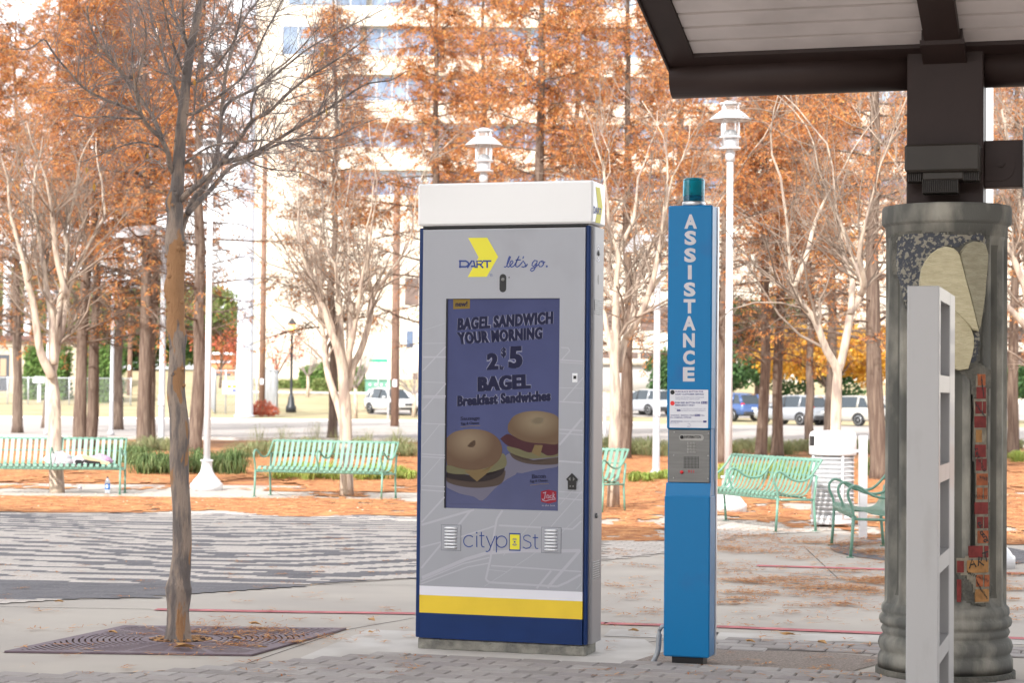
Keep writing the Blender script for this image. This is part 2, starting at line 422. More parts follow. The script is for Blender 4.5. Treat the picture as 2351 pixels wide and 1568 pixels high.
for _ in range(64000):
    x, y = rn.choice(good); x += rn.gauss(0, .12); y += rn.gauss(0, .16)
    blade(b, x, y, 0.014+rn.uniform(0, 0.03), rn.uniform(.06, .16), rn.uniform(.005, .010), rn.uniform(0, 2*pi), rn.uniform(-1, 1))
tag(b.build('loose_needles', m_blade), 'loose orange needles lying on the litter mat', 'fallen needles', kind='stuff')
b = MB(); wh = MB()
def clump(px, py, n, sp, asp=1.0):
    c = gp(px, py)
    for _ in range(n):
        x = c.x+rn.gauss(0, sp); y = c.y+rn.gauss(0, sp*asp)
        blade(b, x, y, 0.012+rn.uniform(0, .008), rn.uniform(.03, .09), rn.uniform(.0022, .0042)*(1+y/25), rn.gauss(0.2, 0.7)+rn.choice((0, pi)), rn.uniform(-2, 2))
for _ in range(330):                    # right-hand slabs
    px, py = rn.uniform(1385, 2350), rn.uniform(1260, 1500)
    if rn.random() < (1470-py)/230+0.25: clump(px, py, rn.randint(5, 16), rn.uniform(.03, .10))
for _ in range(70): clump(rn.uniform(1640, 2350), rn.gauss(1345, 22), rn.randint(60, 130), rn.uniform(.08, .17), .7)
for _ in range(40): clump(rn.uniform(1640, 2050), rn.gauss(1250, 15), rn.randint(60, 120), rn.uniform(.10, .26), .8)
for _ in range(140): clump(rn.uniform(0, 960), rn.uniform(1200, 1560), rn.randint(2, 9), rn.uniform(.02, .05))
for _ in range(60): clump(rn.gauss(560, 110), rn.gauss(1460, 14), rn.randint(5, 14), rn.uniform(.03, .07))
for _ in range(50): clump(rn.uniform(1380, 2060), rn.uniform(1480, 1568), rn.randint(2, 7), rn.uniform(.02, .05))
tag(b.build('scattered_needles', m_blade), 'thin scatter of orange needles across the concrete slabs', 'fallen needles', kind='stuff')
m_chip = mat('pale_leaf_chips', (0.62, 0.48, 0.36), 0.9)
for _ in range(900):
    x, y = rn.choice(good)
    if y < 36: a = rn.uniform(0, 6.3); s = rn.uniform(.012, .035); wh.add([(x+s*cos(a), y+s*sin(a), .06), (x-s*sin(a)*.6, y+s*cos(a)*.6, .065), (x-s*cos(a), y-s*sin(a), .055), (x+s*sin(a)*.6, y-s*cos(a)*.6, .07)], [(0, 1, 2, 3)])
tag(wh.build('leaf_chips', m_chip), 'pale dry leaf bits sprinkled over the orange needles', 'fallen leaves', kind='stuff')
# larger single leaves
m_leaf = mat('dry_leaf', (0.34, 0.16, 0.07), 0.8, island=[(0.30, 0.13, 0.06), (0.50, 0.28, 0.10), (0.42, 0.22, 0.12)])
LV = [(542, 1478, 'curled brown leaf on the grate just right of the tree hole', .055), (855, 1462, 'brown leaf on the slab beyond the grate corner', .05), (420, 1497, 'broad tan leaf at the front edge of the grate hole', .07),
      (258, 1463, 'pale leaf lying on the left half of the grate', .045), (692, 1484, 'small dark leaf on the right half of the grate', .04), (852, 1434, 'yellow leaf on the slab beside the kiosk edge', .05),
      (1455, 1459, 'brown leaf on the pale kerb between kiosk and blue pillar', .05), (1811, 1468, 'orange leaf lying on the white kerb right of the pillar', .055), (1886, 1487, 'tan leaf on the paver border near the column', .055),
      (1722, 1484, 'small brown leaf on the paver border by the pillar', .045), (1122, 1470, None, 0), (136, 1391, 'dark leaf on the slab at the far left', .045), (600, 1498, 'small tan leaf near the front corner of the grate', .035), (585, 1443, 'pale leaf at the rear edge of the grate', .05)]
for (px, py, lab, s) in LV:
    if not lab: continue
    c = gp(px, py); b = MB(); a = rn.uniform(0, 6.3); vs = []; n = 10
    for q in range(n):
        an = 2*pi*q/n; r = s*(1+0.25*cos(3*an))*(0.62 if q % 2 else 1); vs.append((r*cos(an), 0.62*r*sin(an), 0.006+0.018*abs(cos(an+1))*s/.05))
    b.add(vs+[(0, 0, 0.010)], [(q, (q+1) % n, n) for q in range(n)])
    b.tube([(-s*.9, 0, .010), (-s*1.5, .01, .012)], .0014, 4)
    tag(b.build('fallen_leaf', m_leaf, loc=(c.x, c.y, 0.02), rz=a), lab, 'leaf', 'larger dry leaves on the paving')

# ================================================================== ADDED UNSEEN DECK THAT SHADES THE FOREGROUND (overhead, behind the camera)
m_deck = mat('deck_concrete', (0.45, 0.43, 0.4), 0.9, var=0.2, vscale=1)
dk = empty('added_shade_deck', (0, -0.3, 0), -0.296)
tag(dk, 'unseen concrete deck added overhead to shade the foreground, outside the frame', 'added shade deck')
MB().box(-70, 60, -14.5, 0, 16.0, 16.5).build('deck', m_deck, dk)
for yy in (-14.5, -0.25): MB().box(-70, 60, yy, yy+0.25, 16.5, 17.4).build('parapet', m_deck, dk)
for xx in (-34, -17, 22, 40): MB().lathe([(0.6, 0), (0.6, 16.0)], 20, (xx, -8, 0)).build('pier', m_deck, dk)

sb = empty('added_reflection_building', (0, -24, 0), 0); tag(sb, 'unseen brown brick building added behind the camera for glossy fronts to reflect', 'building')  # added unseen building, darkens what the glossy fronts mirror
MB().box(-60, 60, -12, 0, 0, 11).build('wall', mat('brown_brick_wall', (0.16, 0.11, 0.09), 0.9, var=.3, vscale=3), sb)
MB().box(-61, 61, -13, 1, 11, 11.5).build('roof', m_deck, sb)
# ================================================================== LOCAL FRAMES
class Fr:
    def __init__(s, O, a): s.O = Vector(O); s.a = a; s.U = Vector((cos(a), -sin(a), 0)); s.B = Vector((sin(a), cos(a), 0))
    def pix(s, px, py, dep=0.0):
        r = ray(px, py); t = ((s.O+s.B*dep)-CAMP).dot(s.B)/r.dot(s.B); p = CAMP+r*t-s.O
        return (p.dot(s.U), p.z)
    def side(s, px, py, u):       # on the plane x = u: returns (depth, z)
        r = ray(px, py); t = ((s.O+s.U*u)-CAMP).dot(s.U)/r.dot(s.U); p = CAMP+r*t-s.O
        return (p.dot(s.B), p.z)
def front(d0=0.0): return lambda u, v, d: Vector((u, d0-d, v))          # depth d sticks out towards the viewer
# ================================================================== KIOSK
KF = Fr((-0.588, 12.494, 0), YAW); KW = 1.116
m_sil = mat('silver_paint', (0.34, 0.35, 0.385), 0.5, metal=0.15, bump=0.04, bscale=300, spec=0.5, col2=(0.285, 0.29, 0.315), vscale=2.2, thr=(.55, .85))
m_map = mat('map_line_print', (0.42, 0.42, 0.465), 0.5, metal=0.1)
m_navy = mat('navy_paint', (0.006, 0.028, 0.12), 0.4, spec=.3, coat=0.05, var=0.1, vscale=5)
m_yel = mat('yellow_vinyl', (0.78, 0.55, 0.03), 0.45, var=0.06, vscale=4)
m_lime = mat('logo_yellow', (0.72, 0.66, 0.03), 0.5)
m_band = mat('white_vinyl', (0.72, 0.72, 0.78), 0.5)
m_ink = mat('navy_ink', (0.02, 0.05, 0.24), 0.5)
m_cap = mat('white_acrylic', (0.86, 0.86, 0.86), 0.3, coat=0.2)
m_blk = mat('black_plastic', (0.012, 0.012, 0.014), 0.35)
m_plinth = mat('rough_concrete', (0.30, 0.29, 0.25), 0.95, col2=(0.17, 0.165, 0.15), vscale=14, bump=0.8, bscale=50)
m_lou = mat('louvre_metal', (0.78, 0.79, 0.82), 0.35, metal=0.3)
m_steel = mat('brushed_steel', (0.20, 0.20, 0.195), 0.45, metal=0.6, var=0.12, vscale=5, stretch=(1, 1, 14))
kq = empty('digital_kiosk', KF.O, -YAW)
tag(kq, 'tall silver and navy information kiosk with a screen and white cap', 'kiosk')
z0, z1, zc = 0.072, 2.64, 2.917
KD = 0.285
MB().bbox(0.012, KW-0.02, 0.012, KD-0.01, 0.0, z0, 0.008).build('plinth', m_plinth, kq)
b = MB(); b.bbox(0.0, 0.0295, 0.0, KD, z0+.002, z1, 0.006); b.bbox(KW-0.034, KW-0.008, 0.0, KD-0.10, z0+.002, z1, 0.006)
b.bbox(0.0295, KW-0.034, 0.020, KD-.02, z0+.002, z1-.01, 0.004); b.build('body_shell', m_navy, kq)
# side cover, silver, rounded front corner
n = 10; prof = [(KW-0.008, KD-0.10)]; R0 = 0.03
sc = MB(); ring = [(KW-0.034, 0.186), (KW-0.008, 0.186)]
b = MB(); poly = [(KW-0.0075, 0.03)]+[(KW-0.0075+0.018*(1-cos(a)), 0.03-0.018+0.018*1-0.018*sin(a)*0) for a in ()]+[(KW+0.004, 0.034), (KW+0.010, 0.045), (KW+0.012, 0.06), (KW+0.012, KD-0.02), (KW+0.008, KD-.006), (KW-0.0075, KD-.006)]
b.prism([(u, -v) for u, v in poly], lambda u, v, d: Vector((u, -v, d)), z0+.004, z1-.004, smooth=False); b.build('side_cover', mat('dull_silver', (0.24, 0.235, 0.25), .38, metal=.6, var=.15, vscale=1.5, stretch=(1, 1, .5)), kq, recalc=True)
# front door with cut-out for the screen and the vents
def PX(l, dep=0.0): return [KF.pix(px, py, dep) for px, py in l]
c1 = lambda x, y: (938+.2991*x, 381+.2991*y); c2 = lambda x, y: (938+.3553*x, 645+.3553*y); c3 = lambda x, y: (938+.2897*x, 1114+.2897*y)
stl, str_, sbl, sbr = PX([c2(246, 115), c2(979, 111), c2(233, 1470), c2(970, 1485)])
sx0 = (stl[0]+sbl[0])/2; sx1 = (str_[0]+sbr[0])/2; sz0 = (sbl[1]+sbr[1])/2; sz1 = (stl[1]+str_[1])/2
dx0, dx1 = 0.030, KW-0.0345
bz = [KF.pix(*c3(60, y))[1] for y in (795, 868, 1008)]
door = MB(); f_ = -0.012
def plate(b, x0, x1, za, zb, mi=0): b.box(x0, x1, f_, 0.018, za, zb, mi)
plate(door, dx0, dx1, bz[0], sz0); plate(door, dx0, dx1, sz1, z1-.012); plate(door, dx0, sx0, sz0, sz1); plate(door, sx1, dx1, sz0, sz1)
door.build('front_door', m_sil, kq)
o = MB(); o.box(dx0, dx1, f_, 0.018, bz[1], bz[0]-.0002); o.build('white_stripe', m_band, kq)
o = MB(); o.box(dx0, dx1, f_, 0.018, bz[2], bz[1]-.0002); o.build('yellow_stripe', m_yel, kq)
o = MB(); o.box(dx0, dx1, f_, 0.018, z0+.002, bz[2]-.0002); o.build('kick_panel', m_navy, kq)
FR_ = lambda u, v, d: Vector((u, f_-d, v))
# printed street map lines
ml = MB()
def L(pts, wd, cf):
    P = PX([cf(*p) for p in pts], f_); xa, xb = dx0+wd, dx1-wd; o = []
    for i in range(len(P)-1):
        (u0, v0), (u1, v1) = P[i], P[i+1]
        if u1 < u0: (u0, v0), (u1, v1) = (u1, v1), (u0, v0)
        if u1 <= xa or u0 >= xb: continue
        if u0 < xa: v0 += (v1-v0)*(xa-u0)/(u1-u0); u0 = xa
        if u1 > xb: v1 = v0+(v1-v0)*(xb-u0)/(u1-u0); u1 = xb
        v0 = max(v0, bz[0]+.004); v1 = max(v1, bz[0]+.004)
        stroke(ml, [(u0, v0), (u1, v1)], wd*1.3, FR_, 0.0004+.00004*(len(ml.f) % 12))
for pts, wd in (([(85, 745), (450, 590), (620, 540), (900, 520), (1120, 525), (1405, 520)], .016), ([(80, 770), (430, 625), (640, 575)], .006), ([(85, 790), (470, 650), (640, 620)], .006),
                ([(745, 200), (700, 270), (690, 320), (650, 580), (612, 750), (640, 772), (1180, 805), (1260, 770), (1400, 690)], .010), ([(75, 325), (450, 215), (520, 195)], .010), ([(90, 310), (285, 95)], .008),
                ([(490, 205), (385, 330)], .010), ([(75, 500), (250, 455), (400, 415), (640, 340), (700, 318)], .007), ([(75, 690), (250, 480), (330, 370)], .009), ([(715, 320), (1300, 350), (1410, 250)], .008),
                ([(1100, 815), (1290, 600), (1410, 460)], .014), ([(655, 640), (900, 655), (1400, 690)], .007), ([(1015, 820), (1130, 680)], .010), ([(620, 670), (780, 688), (960, 570), (1190, 400), (1410, 190)], .0025),
                ([(600, 805), (780, 690)], .0025), ([(750, 560), (1060, 205)], .0025), ([(1330, 828), (1410, 735)], .003), ([(1130, 330), (1410, 10)], .004)):
    L(pts, wd, c3)
for pts, wd in (([(75, 492), (240, 492)], .008), ([(75, 745), (240, 745)], .008), ([(70, 755), (238, 757)], .004), ([(70, 920), (238, 928)], .004), ([(68, 1118), (235, 1128)], .005), ([(68, 1135), (235, 1145)], .005),
                ([(62, 1322), (235, 1332)], .005), ([(62, 1350), (235, 1362)], .005), ([(75, 600), (240, 425)], .006), ([(72, 860), (240, 665)], .006), ([(70, 1090), (200, 930)], .003), ([(66, 1310), (210, 1145)], .003),
                ([(75, 405), (240, 402)], .0025), ([(75, 652), (240, 658)], .003), ([(980, 510), (1155, 522)], .007), ([(980, 525), (1155, 537)], .004), ([(985, 430), (1030, 432), (1042, 450), (985, 515)], .005),
                ([(975, 690), (1155, 696)], .003), ([(1000, 775), (1150, 600)], .006), ([(975, 780), (1155, 790)], .006), ([(975, 960), (1155, 970)], .007), ([(975, 985), (1155, 998)], .005), ([(975, 1060), (1155, 850)], .010),
                ([(972, 1165), (1150, 1178)], .008), ([(972, 1362), (1150, 1375)], .004), ([(972, 1405), (1150, 1420)], .006), ([(975, 1450), (1150, 1260)], .003), ([(80, 325), (240, 272)], .002)):
    L(pts, wd, c2)
ml.build('street_map_print', m_map, kq)
# logo and slogan
lg = MB(); lg.poly([FR_(u, v, .0012) for u, v in PX([c1(*p) for p in ((458, 551), (604, 549), (688, 697), (600, 850), (455, 852), (538, 700))], f_)][::-1]); lg.build('chevron_logo', m_lime, kq)
dl = MB()
def strokes(mb, ls, wd, cf, fr=KF, dd=f_, fn=FR_, d=.0022, mi=0):
    for l in ls: stroke(mb, [fr.pix(*cf(*p), dd) for p in l], wd, fn, d, mi)
W_ = .0105
strokes(dl, [[(388, 729), (440, 729), (456, 738), (462, 750), (456, 764), (440, 773), (388, 773)], [(396, 722), (396, 782)],
             [(452, 782), (486, 728), (500, 728), (514, 782)], [(480, 770), (506, 770)],
             [(526, 782), (526, 729), (558, 729), (570, 738), (558, 754), (528, 755)], [(548, 755), (574, 782)], [(570, 729), (636, 729)], [(604, 729), (604, 782)]], W_, c1)
dl.build('lettering', m_ink, kq); dl = MB()
strokes(dl, [arc(636, 838, 10, 10, 0, 360, 16), [(632, 844), (632, 832), (638, 832), (639, 838), (633, 838), (640, 844)]], .0012, c1); dl.build('registered_mark', m_ink, kq); dl = MB()
strokes(dl, [[(733, 772), (744, 776), (756, 764), (772, 726), (784, 694), (776, 692), (766, 716), (757, 750), (757, 770), (766, 776), (780, 766), (796, 748), (803, 736), (797, 726), (785, 732), (778, 750), (780, 768), (792, 776), (808, 768),
             (822, 748), (842, 705), (850, 690)], [(822, 722), (862, 720)], [(838, 712), (824, 750), (824, 770), (834, 776), (850, 766), (870, 742), (880, 728), (894, 748), (898, 766), (886, 776), (868, 772)], [(898, 776), (914, 752)], [(884, 692), (878, 710)],
             [(986, 728), (968, 724), (952, 742), (948, 762), (958, 770), (972, 760), (990, 726), (978, 770), (962, 800), (946, 808), (936, 800), (944, 786), (972, 776), (998, 756)],
             [(1026, 728), (1008, 736), (1000, 756), (1006, 772), (1022, 772), (1036, 756), (1040, 738), (1030, 727), (1022, 734), (1032, 744), (1050, 736)], arc(1062, 770, 4, 4, 0, 360, 8)], .0068, c1)
dl.build('slogan_lettering', m_ink, kq)
# citypost wordmark
dl = MB()
strokes(dl, [arc(480, 445, 43, 45, 45, 315, 16), [(541, 402), (541, 492)], arc(541, 379, 3, 3, 0, 360, 8), [(578, 372), (578, 475), (586, 490), (602, 492)], [(562, 402), (602, 402)],
             [(617, 405), (652, 492)], [(686, 405), (640, 520), (628, 528), (612, 526)], [(697, 403), (697, 535)], arc(738, 450, 42, 45, 0, 360, 22),
             [(968, 410), (950, 398), (925, 400), (912, 414), (916, 434), (940, 446), (966, 458), (972, 480), (958, 498), (930, 504), (906, 492)], [(1003, 392), (1003, 485), (1010, 502), (1028, 505)], [(985, 418), (1028, 418)]], .0062, c3)
dl.build('lettering', m_ink, kq)
# phone mark
ph = MB(); q = PX([c3(797, 380), c3(888, 383), c3(888, 524), c3(796, 521)], f_)
ph.poly([FR_(u, v, .0012) for u, v in q][::-1], 0); cx = sum(p[0] for p in q)/4; cz = sum(p[1] for p in q)/4
ph.poly([FR_(cx+(u-cx)*.84, cz+(v-cz)*.84, .0020) for u, v in q][::-1], 1)
sc_ = (q[1][0]-q[0][0])/91
ph.poly([FR_(cx+.006*cos(a*pi/6), cz+.006*sin(a*pi/6), .0028) for a in range(12)], 0)
for r in (.014, .021):
    for a0 in (45, 225): stroke(ph, arc(cx, cz, r, r, a0, a0+90, 8), .0034, FR_, .0028, 0)
ph.build('phone_emblem', [m_ink, m_lime], kq)
# screen
m_scr = mat('screen_blue', (0.032, 0.037, 0.085), 0.15, spec=.4, emis=(0.12, 0.135, 0.28), estr=0.10, coat=0.0, var=0.25, vscale=1.6)
def em(nm, c, e=0.075): return mat(nm, tuple(x*.16 for x in c), 0.3, spec=.3, emis=c, estr=e)
scr = MB(); scr.box(sx0-.004, sx1+.004, -0.004+.006, 0.014, sz0-.004, sz1+.004, 0)
scr.build('screen', m_scr, kq)
fb = MB(); fb.box(sx0, sx0+.008, -.0105, .001, sz0, sz1); fb.box(sx0+.008, sx1, -.0105, .001, sz1-.003, sz1); fb.build('screen_bezel', m_blk, kq)
SP = lambda u, v, d: Vector((u, 0.002-.0006-d, v))
def SX(l): return [KF.pix(*c2(*p), 0.0) for p in l]
M_HALO = em('headline_halo', (0.40, 0.40, 0.56), .13); M_INK = em('headline_ink', (0.02, 0.025, 0.12), .05)
H = [((318, 240), (936, 196), (314, 320), (934, 277), 'BAGEL SANDWICH'), ((310, 333), (868, 296), (322, 411), (864, 376), 'YOUR MORNING'), ((508, 466), (577, 466), (508, 576), (578, 572), '2'),
       ((596, 430), (632, 430), (596, 497), (632, 497), '$'), ((652, 424), (733, 420), (646, 568), (736, 562), '5'), ((586, 545), (618, 545), (586, 574), (618, 574), 'for'),
       ((448, 620), (786, 600), (448, 716), (788, 696), 'BAGEL'), ((314, 742), (920, 706), (314, 812), (920, 776), 'Breakfast Sandwiches')]
for a, b_, c, d, s in H:
    q = SX([a, b_, c, d]); g = .0
    bw = .006 if s not in ('for', '$') else .003
    if s in ('2', '5', 'BAGEL'): bw = .012
    hal = MB(); tx = MB(); q = [(p[0]+(.003 if i % 2 == 0 else -.003), p[1]) for i, p in enumerate(q)]; sp__ = 1.12 if len(s) > 3 else 1; text_quad(hal, s, q, SP, .0002, 0, 0.07, sp__, bold=bw+.004); text_quad(tx, s, q, SP, .0010, 0, 0.04, sp__, bold=bw*1.0)
    ho = tx.build('headline', M_INK, kq); hal.build('headline_outline', M_HALO, ho)
for a, b_, c, d, s in [((336, 878), (460, 874), (336, 908), (460, 905), 'Sausage'), ((341, 914), (456, 909), (341, 936), (456, 931), 'Egg & Cheese'), ((798, 1250), (886, 1246), (798, 1278), (886, 1276), 'Bacon'), ((786, 1286), (899, 1281), (786, 1308), (899, 1303), 'Egg & Cheese')]:
    tx = MB(); text_quad(tx, s, SX([a, b_, c, d]), SP, .0010, 0, 0.015, bold=.002); tx.build('caption', M_INK, kq)
nb = MB(); nb.poly([SP(u, v, .0004) for u, v in SX([(288, 118), (397, 117), (396, 178), (288, 182)])][::-1]); nb.build('offer_badge', em('badge_gold', (0.52, 0.33, 0.06)), kq)
tx = MB(); text_quad(tx, 'new!', SX([(304, 132), (380, 130), (304, 166), (380, 164)]), SP, .0012, 0, 0.02, bold=.002); tx.build('caption', M_INK, kq)

for l in ([(335, 944), (400, 938), (463, 936)], [(785, 1322), (850, 1314), (906, 1313)]): gd = MB(); stroke(gd, SX(l), .002, SP, .0006); gd.build('underline', em('badge_gold', (0.52, 0.33, 0.06)), kq)
# the two sandwiches of the advertisement, flat pictures on the screen
def blob(name, pts, col, d, e=.22, jit=0):
    b = MB(); P = [SX([p])[0] for p in pts]; P = [(min(max(u, sx0+.009), sx1-.001), min(max(v, sz0+.001), sz1)) for u, v in P]
    c = (sum(p[0] for p in P)/len(P), sum(p[1] for p in P)/len(P)); n = len(P)
    b.add([SP(u, v, d) for u, v in P]+[SP(c[0], c[1], d)], [((i+1) % n, i, n) for i in range(n)]); b.build(name, col, kq); return b
def smc(pts, k=5):
    P = [(p[0], p[1], 0) for p in pts]; P = P+[P[0]]; return [(p.x, p.y) for p in smooth_path(P, k)[:-1]]
m_bun = mat('bun_picture', (0.08, 0.04, 0.02), 0.3); t = m_bun.node_tree
def picture_mat(name, c_in, c_out, centre, rad, e=.11):
    m = bpy.data.materials.new(name); m.use_nodes = True; t = m.node_tree; n = t.nodes; l = t.links; b = n['Principled BSDF']; b.inputs['Base Color'].default_value = (*[x*.2 for x in c_out], 1); b.inputs['Roughness'].default_value = .25
    tc = n.new('ShaderNodeTexCoord'); mp = n.new('ShaderNodeMapping'); l.new(tc.outputs['Object'], mp.inputs[0]); mp.vector_type = 'POINT'
    mp.inputs['Location'].default_value = (-centre[0]/rad[0], 0, -centre[1]/rad[1]); mp.inputs['Scale'].default_value = (1/rad[0], 0, 1/rad[1])
    g = n.new('ShaderNodeTexGradient'); g.gradient_type = 'SPHERICAL'; l.new(mp.outputs[0], g.inputs[0])
    cr = n.new('ShaderNodeValToRGB'); l.new(g.outputs['Fac'], cr.inputs[0]); cr.color_ramp.elements[0].color = (*c_out, 1); cr.color_ramp.elements[1].color = (*c_in, 1); cr.color_ramp.elements[1].position = .8
    l.new(cr.outputs[0], b.inputs['Emission Color']); b.inputs['Emission Strength'].default_value = e; return m
def ctr(x, y): return SX([(x, y)])[0]
paper = em('paper_picture', (0.34, 0.32, 0.44)); 
blob('napkin_picture', smc([(246, 1335), (330, 1375), (420, 1395), (478, 1420), (560, 1340), (640, 1280), (700, 1240), (640, 1180), (500, 1200), (246, 1250)], 3), paper, .0004)
blob('napkin_picture', smc([(600, 1150), (700, 1240), (800, 1228), (900, 1212), (972, 1195), (972, 1120), (700, 1100)], 3), paper, .0003)
sc1 = (sx1-sx0)/735
def sand(x, y, topc, s):
    bm_ = em('bread_base_picture', (0.16, 0.11, 0.09))
    if s == 1:
        blob('sandwich_picture', smc([(246, 1260), (300, 1290), (440, 1300), (560, 1280), (625, 1225), (600, 1310), (500, 1335), (400, 1337), (300, 1320), (246, 1295)]), bm_, .0008)
        blob('sandwich_picture', smc([(246, 1235), (400, 1260), (540, 1250), (618, 1205), (600, 1255), (520, 1290), (420, 1300), (300, 1285), (246, 1270)]), em('patty_picture', (0.045, 0.03, 0.035)), .0010)
        blob('sandwich_picture', smc([(246, 1190), (360, 1220), (480, 1215), (560, 1170), (606, 1115), (632, 1150), (622, 1205), (520, 1240), (440, 1248), (320, 1250), (246, 1235)]), em('egg_picture', (0.33, 0.30, 0.16)), .0012)
        blob('sandwich_picture', [(360, 1225), (520, 1215), (560, 1180), (500, 1250), (442, 1298), (400, 1262)], em('cheese_picture', (0.40, 0.27, 0.12)), .0014)
        blob('sandwich_picture', smc([(246, 1015), (300, 975), (400, 958), (500, 970), (570, 1010), (603, 1070), (595, 1140), (540, 1195), (440, 1222), (350, 1215), (280, 1195), (246, 1175)]),
             picture_mat('bagel_picture', (0.50, 0.37, 0.24), (0.19, 0.105, 0.06), ctr(390, 1035), (.17, .13)), .0016)
        blob('sandwich_picture', smc([(378, 1070), (400, 1045), (428, 1030), (432, 1060), (410, 1076)]), em('bagel_hole_picture', (0.17, 0.10, 0.06)), .0018)
    else:
        blob('sandwich_picture', smc([(650, 1110), (720, 1150), (820, 1170), (972, 1140), (972, 1180), (880, 1190), (760, 1180), (680, 1150)]), bm_, .0008)
        blob('sandwich_picture', smc([(633, 1070), (700, 1070), (972, 1060), (972, 1130), (880, 1145), (780, 1150), (690, 1125), (645, 1100)]), em('egg_picture', (0.33, 0.30, 0.16)), .0010)
        blob('sandwich_picture', smc([(592, 1020), (640, 990), (700, 1010), (860, 1040), (972, 1040), (972, 1110), (900, 1130), (840, 1095), (780, 1110), (710, 1085), (640, 1065)]), em('bacon_picture', (0.13, 0.035, 0.05)), .0012)
        blob('sandwich_picture', [(815, 1060), (868, 1062), (848, 1138), (795, 1110)], em('cheese_picture', (0.40, 0.27, 0.12)), .0014)
        blob('sandwich_picture', smc([(642, 930), (680, 875), (760, 845), (870, 845), (972, 890), (972, 1045), (880, 1052), (760, 1040), (690, 1010), (645, 975)]),
             picture_mat('bagel_picture', (0.50, 0.39, 0.25), (0.21, 0.125, 0.07), ctr(830, 905), (.17, .11)), .0016)
        blob('sandwich_picture', smc([(790, 905), (830, 880), (875, 890), (860, 920), (815, 925)], 3), em('bagel_dip_picture', (0.40, 0.31, 0.20)), .0018)
sand(0, 0, None, 1); sand(0, 0, None, 2)
jr = MB(); jr.poly([SP(u, v, .0008) for u, v in SX([(855, 1362), (905, 1350), (955, 1362), (955, 1428), (905, 1440), (855, 1428)])][::-1]); jr.build('brand_badge', em('badge_red', (0.45, 0.02, 0.05), .12), kq)
jt = MB(); strokes(jt, [[(868, 1372), (890, 1366)], [(884, 1368), (880, 1405), (870, 1418), (862, 1408)], [(908, 1388), (896, 1384), (892, 1402), (904, 1406), (908, 1388), (910, 1404)], [(924, 1386), (914, 1392), (916, 1404), (926, 1400)],
         [(934, 1368), (932, 1410)], [(944, 1380), (934, 1392), (948, 1408)], [(864, 1416), (885, 1424), (915, 1415), (950, 1412)]], .0042, c2, KF, 0.0, SP, .0012)
text_quad(jt, 'in the box', SX([(862, 1446), (947, 1446), (862, 1458), (947, 1458)]), SP, .0006); jt.build('brand_lettering', em('pale_ink', (0.55, 0.5, 0.58), .15), kq)
fp_ = MB(); stroke(fp_, SX([(262, 1441), (530, 1445)]), .0012, SP, .0006); fp_.build('small_print', em('headline_ink', (0.02, 0.025, 0.12), .05), kq)
# camera window, dot, card slot, intercom
cw = MB(); a_ = PX([c1(699, 856)], f_)[0]; e_ = PX([c1(750, 942)], f_)[0]; rr = (e_[0]-a_[0])/2; cx = a_[0]+rr
cw.prism(arc(cx, a_[1], rr, rr, 0, 180, 10)+arc(cx, e_[1], rr, rr, 180, 360, 10), FR_, -.004, .0012); cw.build('camera_window', m_blk, kq, recalc=True)
ci = MB(); ci.lathe([(.011, 0), (.011, .002), (.006, .003)], 16); ci.v = [FR_(cx+p[0], a_[1]-.012+p[1], .0013+p[2]) for p in ci.v]; ci.build('camera_lens', m_steel, kq)
u, v = PX([c1(772, 855)], f_)[0]; dt = MB(); dt.prism(arc(u, v, .0035, .005, 0, 330, 10), FR_, 0, .001); dt.build('sensor_dot', m_blk, kq)
q = PX([c2(1058, 596), c2(1092, 657)], f_); cs = MB(); cs.bbox(q[0][0], q[1][0], f_-.002, f_+.004, q[1][1], q[0][1], .0015, 0); cs.build('card_slot', m_lou, kq)
cs = MB(); cs.box(q[0][0]+.008, q[1][0]-.008, f_-.0032, f_, q[1][1]+.022, q[0][1]-.016); cs.build('slot_mark', m_blk, kq)
ic = MB(); P = PX([c2(1057, 1243), c2(1096, 1284), c2(1084, 1298), c2(1084, 1350), c2(1031, 1348), c2(1031, 1295), c2(1020, 1282)], f_); ic.prism(P, FR_, 0, .008); ic.build('push_button_unit', m_blk, kq, recalc=True)
ic = MB(); P = PX([c2(1056, 1262), c2(1077, 1281), c2(1056, 1300), c2(1036, 1280)], f_); 
ic.prism([(P[3][0], P[3][1]), (P[3][0]+.012, P[3][1]+.012), (P[3][0]+.012, P[3][1]-.012)], FR_, .008, .0095); ic.prism([(P[1][0], P[1][1]), (P[1][0]-.012, P[1][1]+.012), (P[1][0]-.012, P[1][1]-.012)], FR_, .008, .0095)
ic.box(P[0][0]-.012, P[0][0]-.004, f_-.0092, f_, P[2][1]-.030, P[2][1]-.022); ic.box(P[0][0]+.006, P[0][0]+.014, f_-.0092, f_, P[2][1]-.030, P[2][1]-.022); ic.build('push_button', m_steel, kq)
